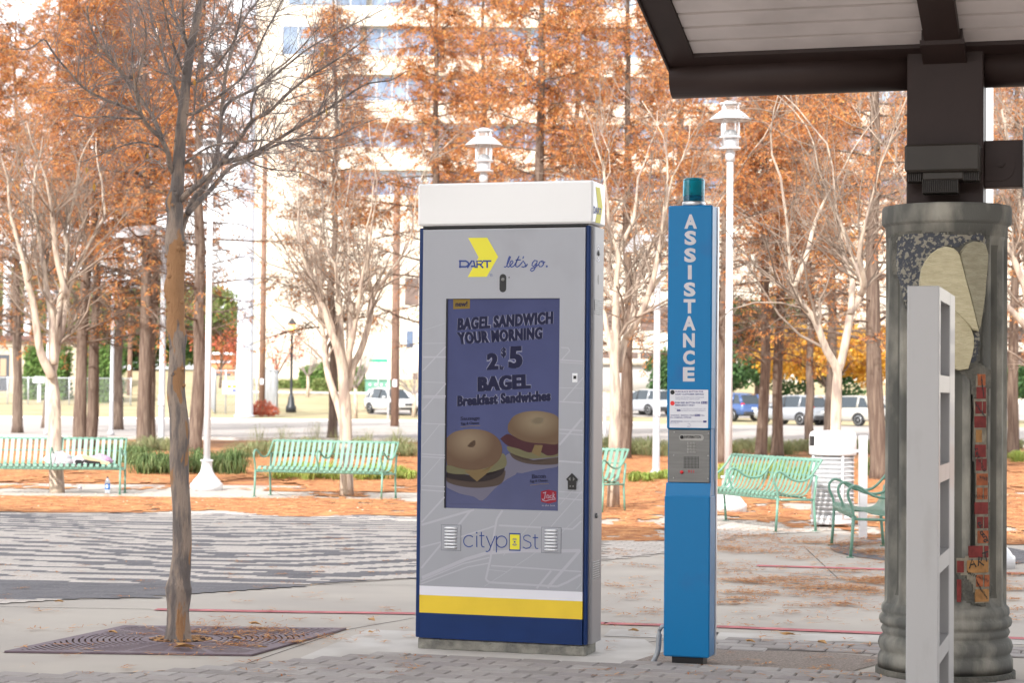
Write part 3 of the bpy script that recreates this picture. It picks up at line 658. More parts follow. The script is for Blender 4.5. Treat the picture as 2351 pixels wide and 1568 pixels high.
# louvred vents
for (A, B) in (((262, 315), (413, 520)), ((1055, 335), (1208, 540))):
    q = PX([c3(*A), c3(*B)], f_); x0_, x1_ = q[0][0], q[1][0]; zt, zb = q[0][1], q[1][1]
    v = MB(); v.bbox(x0_, x1_, f_-.003, f_+.001, zb, zt, .001); vt = v.build('vent_panel', m_sil, kq); hh = (zt-zb)
    fr_ = MB()
    for (xa, xb, za, zb2) in ((x0_-.0015, x1_+.0015, zt, zt+.0015), (x0_-.0015, x1_+.0015, zb-.0015, zb), (x0_-.0015, x0_, zb, zt), (x1_, x1_+.0015, zb, zt)): fr_.box(xa, xb, f_-.0015, f_, za, zb2)
    fr_.build('vent_gap', m_blk, vt)
    lo = MB()
    for i in range(7):
        zc_ = zt-hh*(0.115+0.128*i); a = x0_+(x1_-x0_)*.17; c = x1_-(x1_-x0_)*.18
        pts = [(a+(c-a)*k/6, f_-.003-.008*(1 if 0 < k < 6 else .2), zc_) for k in range(7)]
        lo.tube(pts, [.003]+[.0068]*5+[.003], 8)
    lo.build('louvre', m_lou, vt)
# cap
b = MB(); b.bbox(-0.010, KW+0.012, -0.012, KD+.012, z1+.012, zc, 0.012); b.build('cap', m_cap, kq)
MB().box(0.02, KW-0.02, 0.01, KD-0.01, z1-.001, z1+.012).build('cap_gap', m_blk, kq)
SD = lambda u, v, d: Vector((KW+0.012+d, u, v)); S2 = lambda l: [KF.side(*p, KW+.012) for p in l]
sg = MB(); sg.poly([SD(u, v, .0012) for u, v in S2([c1(1436, 158), c1(1468, 168), c1(1488, 315), c1(1470, 440), c1(1433, 433), c1(1452, 310)])]); sg.build('chevron_logo', m_lime, kq)
st = MB(); q = [S2([c1(1418, 308)])[0], S2([c1(1478, 325)])[0]]; za = (q[0][1]); 
text_quad(st, 'DART', [(q[0][0], S2([c1(1418, 306)])[0][1]), (q[1][0], S2([c1(1478, 325)])[0][1]), (q[0][0], S2([c1(1418, 362)])[0][1]), (q[1][0], S2([c1(1478, 376)])[0][1])], SD, .0022, 0, .03); st.build('lettering', m_ink, kq)
# side details: symbol, slot, perforated speakers, lock
sdm = MB(); su, sv = S2([c1(1457, 670)])[0]
for r in (.030, .048):
    for a0 in (50, 230): stroke(sdm, [(su+(p[0]-su), p[1]) for p in arc(su, sv, r, r, a0, a0+80, 8)], .008, SD, .0006)
sdm.build('signal_symbol', m_band, kq)
lk = MB(); lk.lathe([(.016, 0), (.016, .005), (.010, .009), (0.001, .010)], 14); lk.v = [SD(su+p[0], sv+p[1], p[2]) for p in lk.v]; lk.build('screw_head', m_steel, kq)
lu, lv = S2([(938+.2897*1486, 1114+.2897*243)])[0]; lk = MB(); lk.lathe([(.016, 0), (.016, .008), (.010, .012), (0.001, .012)], 14); lk.v = [SD(lu+p[0], lv+p[1], p[2]) for p in lk.v]; lk.build('lock', m_steel, kq)
so_ = MB(); uu, vv = S2([c1(1457, 872)])[0]; so_.prism(arc(uu, vv, .012, .030, 0, 345, 16), SD, 0, .001); so_.build('side_slot', m_blk, kq)
for (cf, A, B) in ((c1, (1430, 1022), (1480, 1148)), (c3, (1460, 612), (1512, 738))):
    P = S2([cf(*A), cf(*B)]); v = MB(); v.box(KW+.012, KW+.0135, P[0][0], P[1][0], P[1][1], P[0][1]); g = v.build('speaker_grille', m_lou, kq); hl = MB()
    for i in range(8):
        for k in range(8):
            y_ = P[0][0]+(P[1][0]-P[0][0])*(i+.5)/8; z_ = P[1][1]+(P[0][1]-P[1][1])*(k+.5)/8; s_ = .0065
            hl.add([(KW+.0142, y_-s_, z_-s_*.8), (KW+.0142, y_+s_, z_-s_*.8), (KW+.0142, y_+s_, z_+s_*.8), (KW+.0142, y_-s_, z_+s_*.8)], [(0, 1, 2, 3)])
    hl.build('grille_holes', m_blk, g)

# ================================================================== ASSISTANCE PILLAR
PF = Fr((0.9277, 11.8668, 0), YAW); PW, PD = 0.268, 0.185
m_blue = mat('blue_paint', (0.001, 0.165, 0.40), 0.35, spec=.35, coat=0.08, col2=(0.015, 0.125, 0.33), vscale=5, thr=(.58, .82), bump=0.03, bscale=200)
m_alu = mat('aluminium', (0.62, 0.63, 0.66), 0.3, metal=0.9, var=0.1, vscale=4)
m_white = mat('reflective_white', (0.55, 0.55, 0.58), 0.5, var=0.07, vscale=20)
m_plate = mat('white_plate', (0.70, 0.71, 0.76), 0.35)
m_dblue = mat('dark_blue_ink', (0.03, 0.035, 0.2), 0.5)
pl_ = empty('assistance_pillar', PF.O, -YAW); tag(pl_, 'blue emergency call pillar lettered ASSISTANCE with a teal beacon on top', 'call pillar')
p4 = lambda x, y: (1465.7+.3365*x, 381+.3365*y); p5 = lambda x, y: (1465.7+.458*x, 850+.458*y)
zt = 2.735; zsp = PF.pix(*p5(250, 297))[1]; zpl = PF.pix(*p5(250, 567))[1]; zlg = PF.pix(*p5(250, 628))[1]
c = MB(); c.bbox(0.004, PW-.004, .012, PD-.05, .10, zt-.01, .003); c.build('core', m_blue, pl_)
c = MB(); c.bbox(0, PW, -.010, PD-.055, zsp, zt, .008); c.build('upper_housing', m_blue, pl_)
c = MB(); c.bbox(-.006, PW+.002, -.030, PD-.055, .055, zlg, .008)
c.prism([(-.030+.008, zlg-.001), (.004, zpl), (.10, zpl), (.10, zlg-.001)], lambda u, v, d: Vector((d, u, v)), -.003, PW-.001); c.build('lower_housing', m_blue, pl_, recalc=True)
c = MB(); c.box(.04, PW-.04, 0.0, PD-.06, 0.0, .055); c.build('base_plate', m_blk, pl_)
c = MB()
for i, (a, b2, w2) in enumerate(((.0, .02, .004), (.02, .045, .010), (.045, .052, .004), (.052, .085, .009), (.085, .09, .003))): c.box(PW-.004, PW-.004+w2, PD-.055+a*0.6-.005, PD-.055+b2*.6-.005, .05, zt+.002)
c.box(.003, PW-.002, PD-.055, PD, .05, zt+.0015); c.build('rail', m_alu, pl_)
c = MB(); c.bbox(0.010, PW-.010, -.0015+.012-.008, .02, zpl+.004, zsp-.003, .002); sp = c.build('steel_panel', m_steel, pl_)
PFn = lambda u, v, d: Vector((u, -.010-d, v)); PF0 = lambda u, v, d: Vector((u, .0025-d, v))
lt = MB()
for chh, (x, y) in zip('ASSISTANCE', ((357, 378), (355, 490), (353, 608), (351, 725), (350, 842), (349, 957), (347, 1073), (345, 1190), (345, 1307), (344, 1422))):
    hw = 13 if chh == 'I' else 40 if chh not in 'A' else 43
    text_quad(lt, chh, [PF.pix(*p4(x+a, y+b2), -.01) for a, b2 in ((-hw, -49), (hw, -49), (-hw, 49), (hw, 49))], PFn, .0012, 0, .045 if chh != 'I' else 0)
lt.build('lettering', m_white, pl_)
P = [PF.pix(*p5(*q), -.01) for q in ((157, 97), (350, 99), (347, 292), (156, 288))]; u0, u1, v0, v1 = P[3][0], P[1][0], P[3][1], P[0][1]
c = MB(); c.prism([(u0, v0), (u1, v0), (u1, v1), (u0, v1)], PFn, 0, .0012); c.build('notice_plate', m_plate, pl_, recalc=True)
nt_ = MB(); bk = MB(); rd = MB()
def nl(s, x0, y0, x1, y1, off=0.01, mb=None): text_quad(mb or nt_, s, [PF.pix(*p5(a, b2), -.01) for a, b2 in ((x0, y0), (x1, y0), (x0, y1), (x1, y1))], PFn, .002, 0, off)
nl('PUSH BLACK BUTTON FOR', 186, 104, 326, 112, .03); nl('DART CUSTOMER SERVICE', 186, 117, 328, 125, .03); nl('PULSE EL BOTON NEGRO PARA COMUNICARSE', 186, 134, 329, 139, 0); nl('CON EL SERVICIO AL CLIENTE DE DART', 186, 143, 308, 148, 0)
nl('PUSH RED BUTTON FOR', 184, 159, 311, 168, .03); nl('EMERGENCY ONLY', 184, 172, 283, 180, .03); nl('PULSE EL BOTON ROJO PARA COMUNICARSE CON', 184, 191, 338, 196, 0); nl('UNICAMENTE EN CASO DE EMERGENCIA', 211, 200, 337, 205, 0)
nl('WARNING:  MAKING A FALSE', 161, 223, 283, 230, .02); nl('CALL', 312, 223, 332, 230, .02); nl('IS A CRIMINAL OFFENSE.', 161, 234, 267, 241, .02); nl('ADVERTENCIA:', 161, 254, 223, 260, .03); nl('REALIZAR LLAMADAS FALSAS AL', 228, 255, 323, 260, 0); nl('ES UN DELITO.', 161, 264, 204, 268, 0)
for (a, b2, c_, d) in ((315, 157, 346, 169), (193, 198, 211, 206), (284, 221, 310, 232), (325, 253, 342, 263)): q = [PF.pix(*p5(x, y), -.01) for x, y in ((a, d), (c_, d), (c_, b2), (a, b2))]; nt_.poly([PFn(u, v, .0018) for u, v in q])
stroke(nt_, [PF.pix(*p5(x, y), -.01) for x, y in ((247, 268), (256, 268), (261, 276), (256, 285), (246, 285), (251, 276))], .0016, PFn, .002)
nt_.build('notice_lettering', m_dblue, pl_)
wn = MB(); nl('9-1-1', 318, 159, 343, 167, .02, wn); nl('9-1-1', 287, 223, 308, 230, .02, wn)
wn.v = [(v[0], v[1]-.0008, v[2]) for v in wn.v]; wn.build('reversed_digits', m_plate, pl_)
for (cy, m_) in ((111, m_blk), (166, mat('red_spot', (0.75, 0.03, 0.03), 0.4))):
    u, v = PF.pix(*p5(171, cy), -.01); c = MB(); c.prism(arc(u, v, .0135, .0135, 0, 345, 20), PFn, .0012, .0024); c.build('button_symbol', m_, pl_, recalc=True)
# things on the steel panel
def P5(x, y): return PF.pix(*p5(x, y), .0025)
m_st2 = mat('light_steel', (0.36, 0.36, 0.35), 0.35, metal=0.6)
for (x0_, y0_, x1_, y1_, s, mi, bm_) in ((204, 322, 328, 352, 'INFORMATION', m_blk, m_blk), (205, 498, 327, 527, '911', mat('red_ink', (0.45, 0.03, 0.04), 0.5), mat('red_button', (0.6, 0.01, 0.015), 0.3))):
    a = P5(x0_, (y0_+y1_)/2); b2 = P5(x1_, (y0_+y1_)/2); r = (P5(0, y0_)[1]-P5(0, y1_)[1])/2
    c = MB(); c.prism(arc(a[0]+r, a[1], r, r, 90, 270, 10)+arc(b2[0]-r, a[1], r, r, -90, 90, 10), PF0, 0, .002); bz_ = c.build('button_label', m_st2 if s != '911' else m_steel, pl_, recalc=True)
    c = MB(); text_quad(c, s, [P5(230, y0_+5), P5(314, y0_+5), P5(230, y1_-9), P5(314, y1_-9)] if s != '911' else [P5(248, 501), P5(280, 501), P5(248, 516), P5(280, 516)], PF0, .0032, 0, .03); c.build('lettering', mi, bz_)
    c = MB(); c.lathe([(.0105, 0), (.0105, .006), (.007, .010), (.001, .0105)], 18); q = P5(218, (y0_+y1_)/2-1); c.v = [PF0(q[0]+p[0], q[1]+p[1], .002+p[2]) for p in c.v]; c.build('call_button', bm_, pl_)
kp = MB(); kd = MB()
for i in range(3):
    for j_ in range(4):
        a = P5(245+15*i, 360+15*j_); b2 = P5(257+15*i, 371+15*j_); kp.bbox(a[0], b2[0], -.0025, .0025, b2[1], a[1], .001)
        m0 = ((a[0]+b2[0])/2, (a[1]+b2[1])/2); text_quad(kd, '123456789*0#'[j_*3+i], [(m0[0]-.002, m0[1]+.003), (m0[0]+.002, m0[1]+.003), (m0[0]-.002, m0[1]-.003), (m0[0]+.002, m0[1]-.003)], lambda u, v, d: Vector((u, -.0025-d, v)), .0006, 0, .02)
kp_ = kp.build('keypad', m_st2, pl_); kd.build('key_digits', m_blk, kp_)
sg = MB()
for i in range(11):
    for j_ in range(4):
        for h_ in range(2):
            a = P5(228+7.1*i, 434+15.3*j_+h_*7.5); b2 = P5(231.5+7.1*i, 440+15.3*j_+h_*7.5); sg.poly([PF0(a[0], b2[1], .0005), PF0(b2[0], b2[1], .0005), PF0(b2[0], a[1], .0005), PF0(a[0], a[1], .0005)])
sg.build('speaker_slots', m_blk, pl_)
sc2 = MB()
for (x, y) in ((180, 311), (352, 317), (178, 427), (350, 429), (177, 541), (349, 545)):
    q = P5(x, y); t_ = MB(); t_.lathe([(.005, 0), (.004, .002), (.0005, .0024)], 10); sc2.add([PF0(q[0]+p[0], q[1]+p[1], p[2]) for p in t_.v], t_.f, 0, True)
sc2.build('screws', m_st2, pl_)
# beacon
m_bcn = mat('teal_lens', (0.0, 0.42, 0.62), 0.1, trans=0.85); m_bcn2 = mat('beacon_tube', (0.02, 0.5, 0.42), 0.2); m_bb = mat('beacon_base', (0.0, 0.05, 0.20), 0.3)
bx, by = PW*.52, .065; c = MB(); pr_ = [(.068, 0), (.068, .006)]
c.lathe([(.066, zt), (.070, zt+.004), (.070, zt+.020), (.067, zt+.026)], 28, (bx, by, 0)); c.build('beacon_base', m_alu, pl_)
c = MB(); pf = []
for i in range(26): z_ = zt+.026+i*.0052; pf += [(.0665, z_), (.0640, z_+.0026)]
pf += [(.060, zt+.166), (.05, zt+.168), (.001, zt+.169)]; c.lathe(pf, 28, (bx, by, 0)); c.build('beacon_lens', m_bcn, pl_)
c = MB(); c.lathe([(.055, zt+.028), (.055, zt+.062)], 20, (bx, by, 0)); c.build('beacon_core', m_bb, pl_)
c = MB(); c.lathe([(.035, zt+.063), (.040, zt+.07), (.040, zt+.15), (.03, zt+.155)], 20, (bx, by, 0)); c.build('beacon_tube', m_bcn2, pl_)
m_cond = mat('grey_conduit', (0.33, 0.35, 0.38), 0.45, metal=0.3)
b0 = PF.pix(*p5(125, 1285)); c = MB(); c.tube([(b0[0]+.02, .02, b0[1]-.004), (b0[0]-.012, .02, b0[1]-.004), (b0[0]-.030, .02, b0[1]-.03)], .013, 10); c.tube([(b0[0]-.030, .02, b0[1]-.03), (b0[0]-.030, .02, b0[1]-.075)], .011, 10)
c.tube(smooth_path([(b0[0]-.028, .02, b0[1]-.05), (b0[0]-.030, .02, .16), (b0[0]-.036, .02, .08), (b0[0]-.055, .02, .03), (b0[0]-.07, .02, .0)]), .0155, 10); c.build('conduit', m_cond, pl_)

# ================================================================== SHELTER COLUMN, ROOF, WIND SCREEN
CX, CY = 2.508, 11.5
m_col = mat('weathered_concrete', (0.33, 0.315, 0.27), 0.85, col2=(0.11, 0.11, 0.10), vscale=3.2, bump=0.35, bscale=70, stretch=(1.6, 1.6, .8), thr=(.36, .60), detail=11)
m_cem = mat('dark_cement', (0.16, 0.15, 0.125), 0.95, col2=(0.07, 0.07, 0.062), vscale=8, bump=0.9, bscale=45)
m_sea = mat('mosaic_grey', (0.055, 0.06, 0.075), 0.7, col2=(0.27, 0.25, 0.20), vscale=42, thr=(.50, .56), bump=1, bscale=42)
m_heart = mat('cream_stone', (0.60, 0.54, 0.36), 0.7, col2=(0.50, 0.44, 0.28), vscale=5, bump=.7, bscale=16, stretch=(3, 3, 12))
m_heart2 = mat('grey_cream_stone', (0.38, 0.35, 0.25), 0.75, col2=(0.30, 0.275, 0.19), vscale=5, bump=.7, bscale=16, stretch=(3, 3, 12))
def colz(py): return 1.6+(912.6-py)*(CY/FPX)        # height on the column's axis for a picture row
col = empty('fluted_column', (CX, CY, 0)); tag(col, 'grey fluted concrete column with hearts and a brick strip set into it', 'column')
z_sh0, z_sh1 = colz(1381), colz(546)
nf, ns = 16, 10; RS = .343
c = MB(); zs = [z_sh0, z_sh0+.02, z_sh0+.05, z_sh0+.09, (z_sh0+z_sh1)/2, z_sh1-.09, z_sh1-.05, z_sh1-.02, z_sh1]; dp = [0, .3, .7, 1, 1, 1, .7, .3, 0]
for z_, k_ in zip(zs, dp):
    for i in range(nf*ns):
        a = 2*pi*i/(nf*ns)+.11; q = (i % ns)/ns; fl = 0 if q < .2 else sin((q-.2)/.8*pi)**.8
        r = RS-.05*k_*fl; c.v.append((r*cos(a), r*sin(a), z_))
N = nf*ns
for j_ in range(len(zs)-1):
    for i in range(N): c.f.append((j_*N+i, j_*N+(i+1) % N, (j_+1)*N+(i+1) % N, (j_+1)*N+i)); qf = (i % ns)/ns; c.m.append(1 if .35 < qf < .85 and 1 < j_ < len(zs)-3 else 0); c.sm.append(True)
c.build('shaft', [m_col, mat('grimy_shaded_flute', (0.15, 0.145, 0.125), .9, col2=(0.07, 0.07, 0.063), vscale=3.2, stretch=(1.6, 1.6, .8), thr=(.4, .7), detail=9)], col)  # flute hollows: grime and the shade of the hollow both put into the colour
MB().lathe([(RS+.002, z_sh1), (RS+.002, colz(521)), (RS+.008, colz(519)), (.362, colz(516)), (.368, colz(512)), (.368, colz(480)), (.362, colz(474))], 64, (0, 0, 0)).build('capital', m_col, col)
pts = [(.345, z_sh0), (.352, colz(1384)), (.360, colz(1388)), (.362, colz(1400)), (.355, colz(1406)), (.372, colz(1412)), (.376, colz(1420)), (.368, colz(1428)), (.352, colz(1432)), (.358, colz(1436)), (.364, colz(1442)), (.356, colz(1449)), (.350, colz(1453)), (.372, colz(1462)), (.381, colz(1474)), (.372, colz(1486)), (.362, colz(1492)), (.374, colz(1498)), (.381, colz(1506)), (.381, colz(1530)), (.378, 0.065), (.378, .05)]
MB().lathe(pts[::-1], 64).build('base_moulding', m_col, col)
MB().lathe([(.395, 0), (.395, .045), (.385, .05)], 48).build('plinth', m_cem, col)
def cyl(px, py, R):
    r = ray(px, py); o_ = CAMP-Vector((CX, CY, 0)); a = r.x*r.x+r.y*r.y; b_ = 2*(o_.x*r.x+o_.y*r.y); cc_ = o_.x**2+o_.y**2-R*R
    D = b_*b_-4*a*cc_
    if D < 0: D = 0
    t = (-b_-sqrt(D))/(2*a); p = o_+r*t; return (atan2(p.y, p.x), p.z)
r8 = lambda x, y: (1993+.2805*x, 440+.2805*y); r9 = lambda x, y: (1993+.4768*x, 821+.4768*y)
def patch(name, poly, R, m, st=.012, rough=.0, parent=col):
    P = [cyl(*p, R) for p in poly]; a0 = min(p[0] for p in P); a1 = max(p[0] for p in P); v0 = min(p[1] for p in P); v1 = max(p[1] for p in P)
    na = max(2, int((a1-a0)*R/st)); nv = max(2, int((v1-v0)/st)); b = MB(); vid = {}
    def V(i, k):
        if (i, k) not in vid:
            a = a0+(a1-a0)*i/na; z_ = v0+(v1-v0)*k/nv; r = R+rough*nz(a*9, z_*9); vid[i, k] = len(b.v); b.v.append((r*cos(a), r*sin(a), z_))
        return vid[i, k]
    for i in range(na):
        for k in range(nv):
            a = a0+(a1-a0)*(i+.5)/na; z_ = v0+(v1-v0)*(k+.5)/nv
            if inpoly(a, z_, P): b.f.append((V(i, k), V(i+1, k), V(i+1, k+1), V(i, k+1))); b.m.append(0); b.sm.append(True)
    return b.build(name, m, parent)
patch('cement_infill', [r8(185, 355), r8(240, 330), r8(400, 320), r8(560, 330), r8(760, 335), r8(960, 320), r8(1000, 360), r8(990, 480), r8(985, 600), r8(968, 760), r8(950, 980), r8(925, 1060), r8(925, 1250), r8(905, 1400), r8(1010, 1470), r9(590, 90), r9(578, 300), r9(570, 480), r9(585, 700), r9(590, 1000), r9(600, 1130), r9(560, 1200), r9(470, 1180), r9(440, 1120), r9(430, 1045), r9(480, 965), r9(520, 900), r9(525, 800), r9(520, 600), r9(500, 450), r9(510, 250), r9(490, 110), r9(430, 60), r8(700, 1470), r8(400, 1000), r8(305, 960), r8(285, 870), r8(270, 780), r8(240, 680), r8(200, 670), r8(190, 560), r8(205, 450)], .3455, m_cem, .011, .004)
patch('dark_mosaic', [r8(232, 400), r8(250, 365), r8(360, 345), r8(600, 342), r8(760, 350), r8(930, 345), r8(965, 400), r8(960, 440), r8(905, 400), r8(840, 390), r8(760, 440), r8(735, 460), r8(650, 440), r8(520, 500), r8(450, 600), r8(425, 700), r8(420, 800), r8(330, 800), r8(310, 940), r8(285, 850), r8(262, 760), r8(235, 660), r8(228, 560), r8(240, 480)], .3490, m_sea, .010, .006)
patch('dark_mosaic', [r8(865, 1150), r8(915, 1140), r8(905, 1250), r8(885, 1390), r8(835, 1400), r8(860, 1300), r8(868, 1220)], .3490, m_sea, .010, .006)
def slab(name, poly, R0, R1, m):
    P0 = [cyl(*p, R1) for p in poly]; b = MB(); n = len(P0); am = sum(p[0] for p in P0)/n; nx_, ny_ = cos(am), sin(am)
    # a flat slab facing outwards at angle am
    def fl(p, R):
        r = ray(*p); o_ = CAMP-Vector((CX, CY, 0)); t = (R-(o_.x*nx_+o_.y*ny_))/(r.x*nx_+r.y*ny_); return o_+r*t
    F_ = [fl(p, R1) for p in poly]; Bk = [v-Vector((nx_, ny_, 0))*(R1-R0) for v in F_]; ce = sum(F_, Vector())/n
    b.add([ce+(v-ce)*.97+Vector((nx_, ny_, 0))*.006 for v in F_]+F_+Bk, [tuple(range(n))]+[(i, (i+1) % n, n+(i+1) % n, n+i) for i in range(n)]+[(n+i, n+(i+1) % n, 2*n+(i+1) % n, 2*n+i) for i in range(n)])
    return b.build(name, m, col, recalc=True)
sm8 = lambda l, k=4: [r8(*p) for p in smc(l, k)]
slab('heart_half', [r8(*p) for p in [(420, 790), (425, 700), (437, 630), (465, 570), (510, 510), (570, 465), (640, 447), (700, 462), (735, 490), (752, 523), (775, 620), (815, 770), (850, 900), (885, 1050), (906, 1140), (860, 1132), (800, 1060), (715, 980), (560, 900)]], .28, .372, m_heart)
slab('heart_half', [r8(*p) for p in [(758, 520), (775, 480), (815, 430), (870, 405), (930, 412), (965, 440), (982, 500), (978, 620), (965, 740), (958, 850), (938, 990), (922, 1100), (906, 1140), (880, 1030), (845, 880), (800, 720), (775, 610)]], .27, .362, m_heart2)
slab('leaf_stone', [r8(*p) for p in [(600, 960), (715, 980), (790, 1040), (840, 1110), (866, 1190), (866, 1270), (850, 1350), (820, 1452), (745, 1462), (680, 1440), (600, 1300)]], .28, .366, m_heart)
# bricks of the narrow strip
m_br = mat('red_brick', (0.19, 0.027, 0.024), .8, var=.3, vscale=20); m_bo = mat('orange_brick', (0.34, 0.10, 0.038), .8, var=.3, vscale=20); m_by = mat('tan_brick', (0.36, 0.18, 0.06), .8, var=.3, vscale=20)
m_mort = mat('pale_mortar', (0.24, 0.215, 0.165), .95, var=.3, vscale=30)
patch('mortar_bed', [r9(522, 85), r9(566, 75), r9(570, 300), r9(578, 700), r9(582, 1000), r9(584, 1180), r9(512, 1185), r9(510, 1110), r9(470, 1050), r9(425, 1040), r9(425, 965), r9(480, 960), r9(520, 900), r9(515, 500), r9(510, 250)], .3500, m_mort, .012)
BR = [(528, 80, 564, 135, 1), (522, 142, 566, 198, 0), (517, 212, 547, 270, 0), (554, 212, 567, 270, 0), (512, 282, 567, 338, 0), (519, 348, 547, 408, 2), (517, 420, 566, 480, 0), (520, 488, 545, 545, 0), (550, 488, 570, 545, 0), (522, 560, 575, 616, 1), (524, 628, 551, 684, 1), (558, 628, 574, 684, 1), (515, 698, 576, 755, 0),
      (524, 768, 552, 823, 0), (559, 768, 577, 823, 0), (527, 835, 578, 895, 1), (485, 908, 551, 965, 0), (560, 908, 578, 965, 0), (428, 980, 461, 1036, 0), (476, 978, 578, 1038, 2), (520, 1048, 552, 1105, 1), (560, 1048, 583, 1105, 1), (516, 1118, 580, 1178, 2), (428, 1070, 448, 1178, 0)]
for (x0_, y0_, x1_, y1_, k_) in BR:
    A = [cyl(*r9(x, y), .351) for x, y in ((x0_, y1_), (x1_, y1_), (x1_, y0_), (x0_, y0_))]; b = MB(); n = 5; vs = []
    for R in (.343, .3535):
        for q in range(n):
            t = q/(n-1); a = A[0][0]*(1-t)+A[1][0]*t; vs += [(R*cos(a), R*sin(a), A[0][1]), (R*cos(a), R*sin(a), A[3][1])]
    m0 = 2*n; b.add(vs, [(m0+2*q, m0+2*q+2, m0+2*q+3, m0+2*q+1) for q in range(n-1)]+[(2*q, m0+2*q, m0+2*q+1, 2*q+1) for q in (0, n-1)]+[(2*q+1, m0+2*q+1, m0+2*q+3, 2*q+3) for q in range(n-1)]+[(2*q, 2*q+2, m0+2*q+2, m0+2*q) for q in range(n-1)])
    b.build('inset_brick', (m_br, m_bo, m_by)[k_], col, recalc=True)
wr = MB()
def CW(u, v, d): a = u; return Vector(((.3545+d)*cos(a), (.3545+d)*sin(a), v))
def cst(l, wd, cf=r9):
    P = [cyl(*cf(*p), .3545) for p in l]; P = [(a*.3545, z_) for a, z_ in P]; stroke(wr, P, wd, lambda u, v, d: CW(u/.3545, v, d), .0008)
    P
for l in ([(488, 1018), (500, 972), (520, 1010)], [(492, 1000), (514, 994)], [(530, 1005), (534, 960), (548, 966), (544, 982), (534, 984), (558, 1002)], [(548, 945), (578, 935)], [(562, 940), (572, 985)],
          [(528, 798), (544, 822)], [(528, 798), (543, 795)], [(536, 812), (548, 806)], [(540, 842), (548, 836), (554, 848), (545, 856), (540, 842)], [(550, 858), (558, 850), (565, 862), (555, 868), (550, 858)], [(556, 884), (563, 876), (572, 882), (564, 890), (556, 884)], [(568, 860), (576, 886)]): cst(l, .0075)
rs = random.Random(5)
for (x0_, y0_, x1_, y1_, n) in ((545, 95, 558, 190, 12), (518, 225, 566, 285, 9), (537, 575, 572, 585, 7), (515, 668, 572, 670, 8), (478, 1035, 582, 1078, 12), (522, 1080, 575, 1165, 9)):
    l = []
    for i in range(n*2+1): t = i/(n*2); l.append((x0_+(x1_-x0_)*t+rs.uniform(-3, 3), y0_+(y1_-y0_)*t+(7 if i % 2 else -7)+rs.uniform(-3, 3)))
    cst(l, .0042)
H_ = [(520, 442), (526, 462), (532, 480), (538, 496), (546, 512), (552, 526), (560, 542)]
GL = {'H': [[(-8, -6), (-4, 8)], [(6, -10), (9, 4)], [(-6, 1), (7, -4)]], 'E': [[(-8, -4), (-4, 9)], [(-8, -4), (5, -9)], [(-6, 2), (5, -2)], [(-4, 9), (8, 4)]], 'A': [[(-7, 8), (0, -9), (9, 5)], [(-3, 3), (5, 0)]], 'L': [[(-7, -6), (-3, 8), (8, 4)]], 'I': [[(-1, -7), (2, 7)]], 'N': [[(-6, 8), (-7, -6), (6, 6), (5, -8)]], 'G': [[(6, -7), (-5, -4), (-5, 6), (6, 6), (7, 0), (1, 1)]]}
for ch_, (x, y) in zip('HEALING', H_):
    for l in GL[ch_]: cst([(x+a*.8, y+b2*.8) for a, b2 in l], .0045)
wr.build('scrawled_lettering', m_blk, col)

# ---- shelter roof over the column
m_brn = mat('brown_paint', (0.034, 0.021, 0.019), 0.5, bump=.12, bscale=90, var=.15, vscale=3, spec=.25)
m_sof = mat('soffit_boards', (0.60, 0.545, 0.54), 0.45, var=.12, vscale=3, coat=.1)
RF = Fr((CX, CY, 0), YAW); sh = empty('platform_shelter', (CX, CY, 0), -YAW); tag(sh, 'dark brown steel shelter roof with grey soffit boards over the column', 'shelter')
zc_t, rt_ = 3.512, .118
zt_c = colz(474); pw = .215
c = MB(); c.bbox(-pw, pw, -.14, .14, zt_c, 3.655, .006); c.build('post', m_brn, sh)
xl = RF.pix(1545, 200, 0)[0]
c = MB(); c.tube([(xl, 0, zc_t), (-pw+.001, 0, zc_t)], rt_, 28); c.build('eave_tube', m_brn, sh)
c = MB(); c.tube([(pw-.001, 0, zc_t), (6.0, 0, zc_t)], rt_, 28); c.build('eave_tube', m_brn, sh)
SL = .33
def RP(x, t, dz=0.0): return Vector((x, -.10-t, zc_t+.07+SL*t+dz))       # point on the soffit plane, t metres in from the eave
def slabr(b, x0, x1, t0, t1, dz0, dz1, mi=0): b.add([RP(x, t, dz) for dz in (dz0, dz1) for t in (t0, t1) for x in (x0, x1)], [(0, 1, 3, 2), (4, 6, 7, 5), (0, 4, 5, 1), (2, 3, 7, 6), (0, 2, 6, 4), (1, 5, 7, 3)], mi)
c = MB(); slabr(c, xl, 6, -.06, .105, -.012, .10); slabr(c, xl, xl+.165, .105, 7.0, -.012, .10); c.build('roof_frame', m_brn, sh)
c = MB(); c.prism([(xl-.012, 0), (xl, 0), (xl, .22), (xl-.012, .22)], lambda u, v, d: RP(u, d, v-.03), -.06, 7.0); c.build('verge_trim', m_brn, sh, recalc=True)
c = MB(); slabr(c, xl, 6, -.06, 7.0, .11, .2); c.build('roof_deck', m_brn, sh)
t = .108; bw_ = .155; k_ = 0
rb0, rb1 = -.098, .098
c = MB()
while t < 6.8:
    for (xa, xb) in ((xl+.168, rb0), (rb1, 6.0)): slabr(c, xa, xb, t, t+bw_-.026, .010, .055)
    t += bw_; k_ += 1
c.build('soffit', m_sof, sh)
c = MB(); slabr(c, xl+.16, 6, .10, 6.9, .06, .105); c.build('soffit_backing', m_blk, sh)
c = MB(); slabr(c, rb0, rb1, .0, 6.9, -.05, .03); slabr(c, rb0-.025, rb1+.025, -.02, .26, -.075, -.045); slabr(c, rb0-.015, rb1+.015, -.02, .26, -.045, .03); c.build('rafter', m_brn, sh)
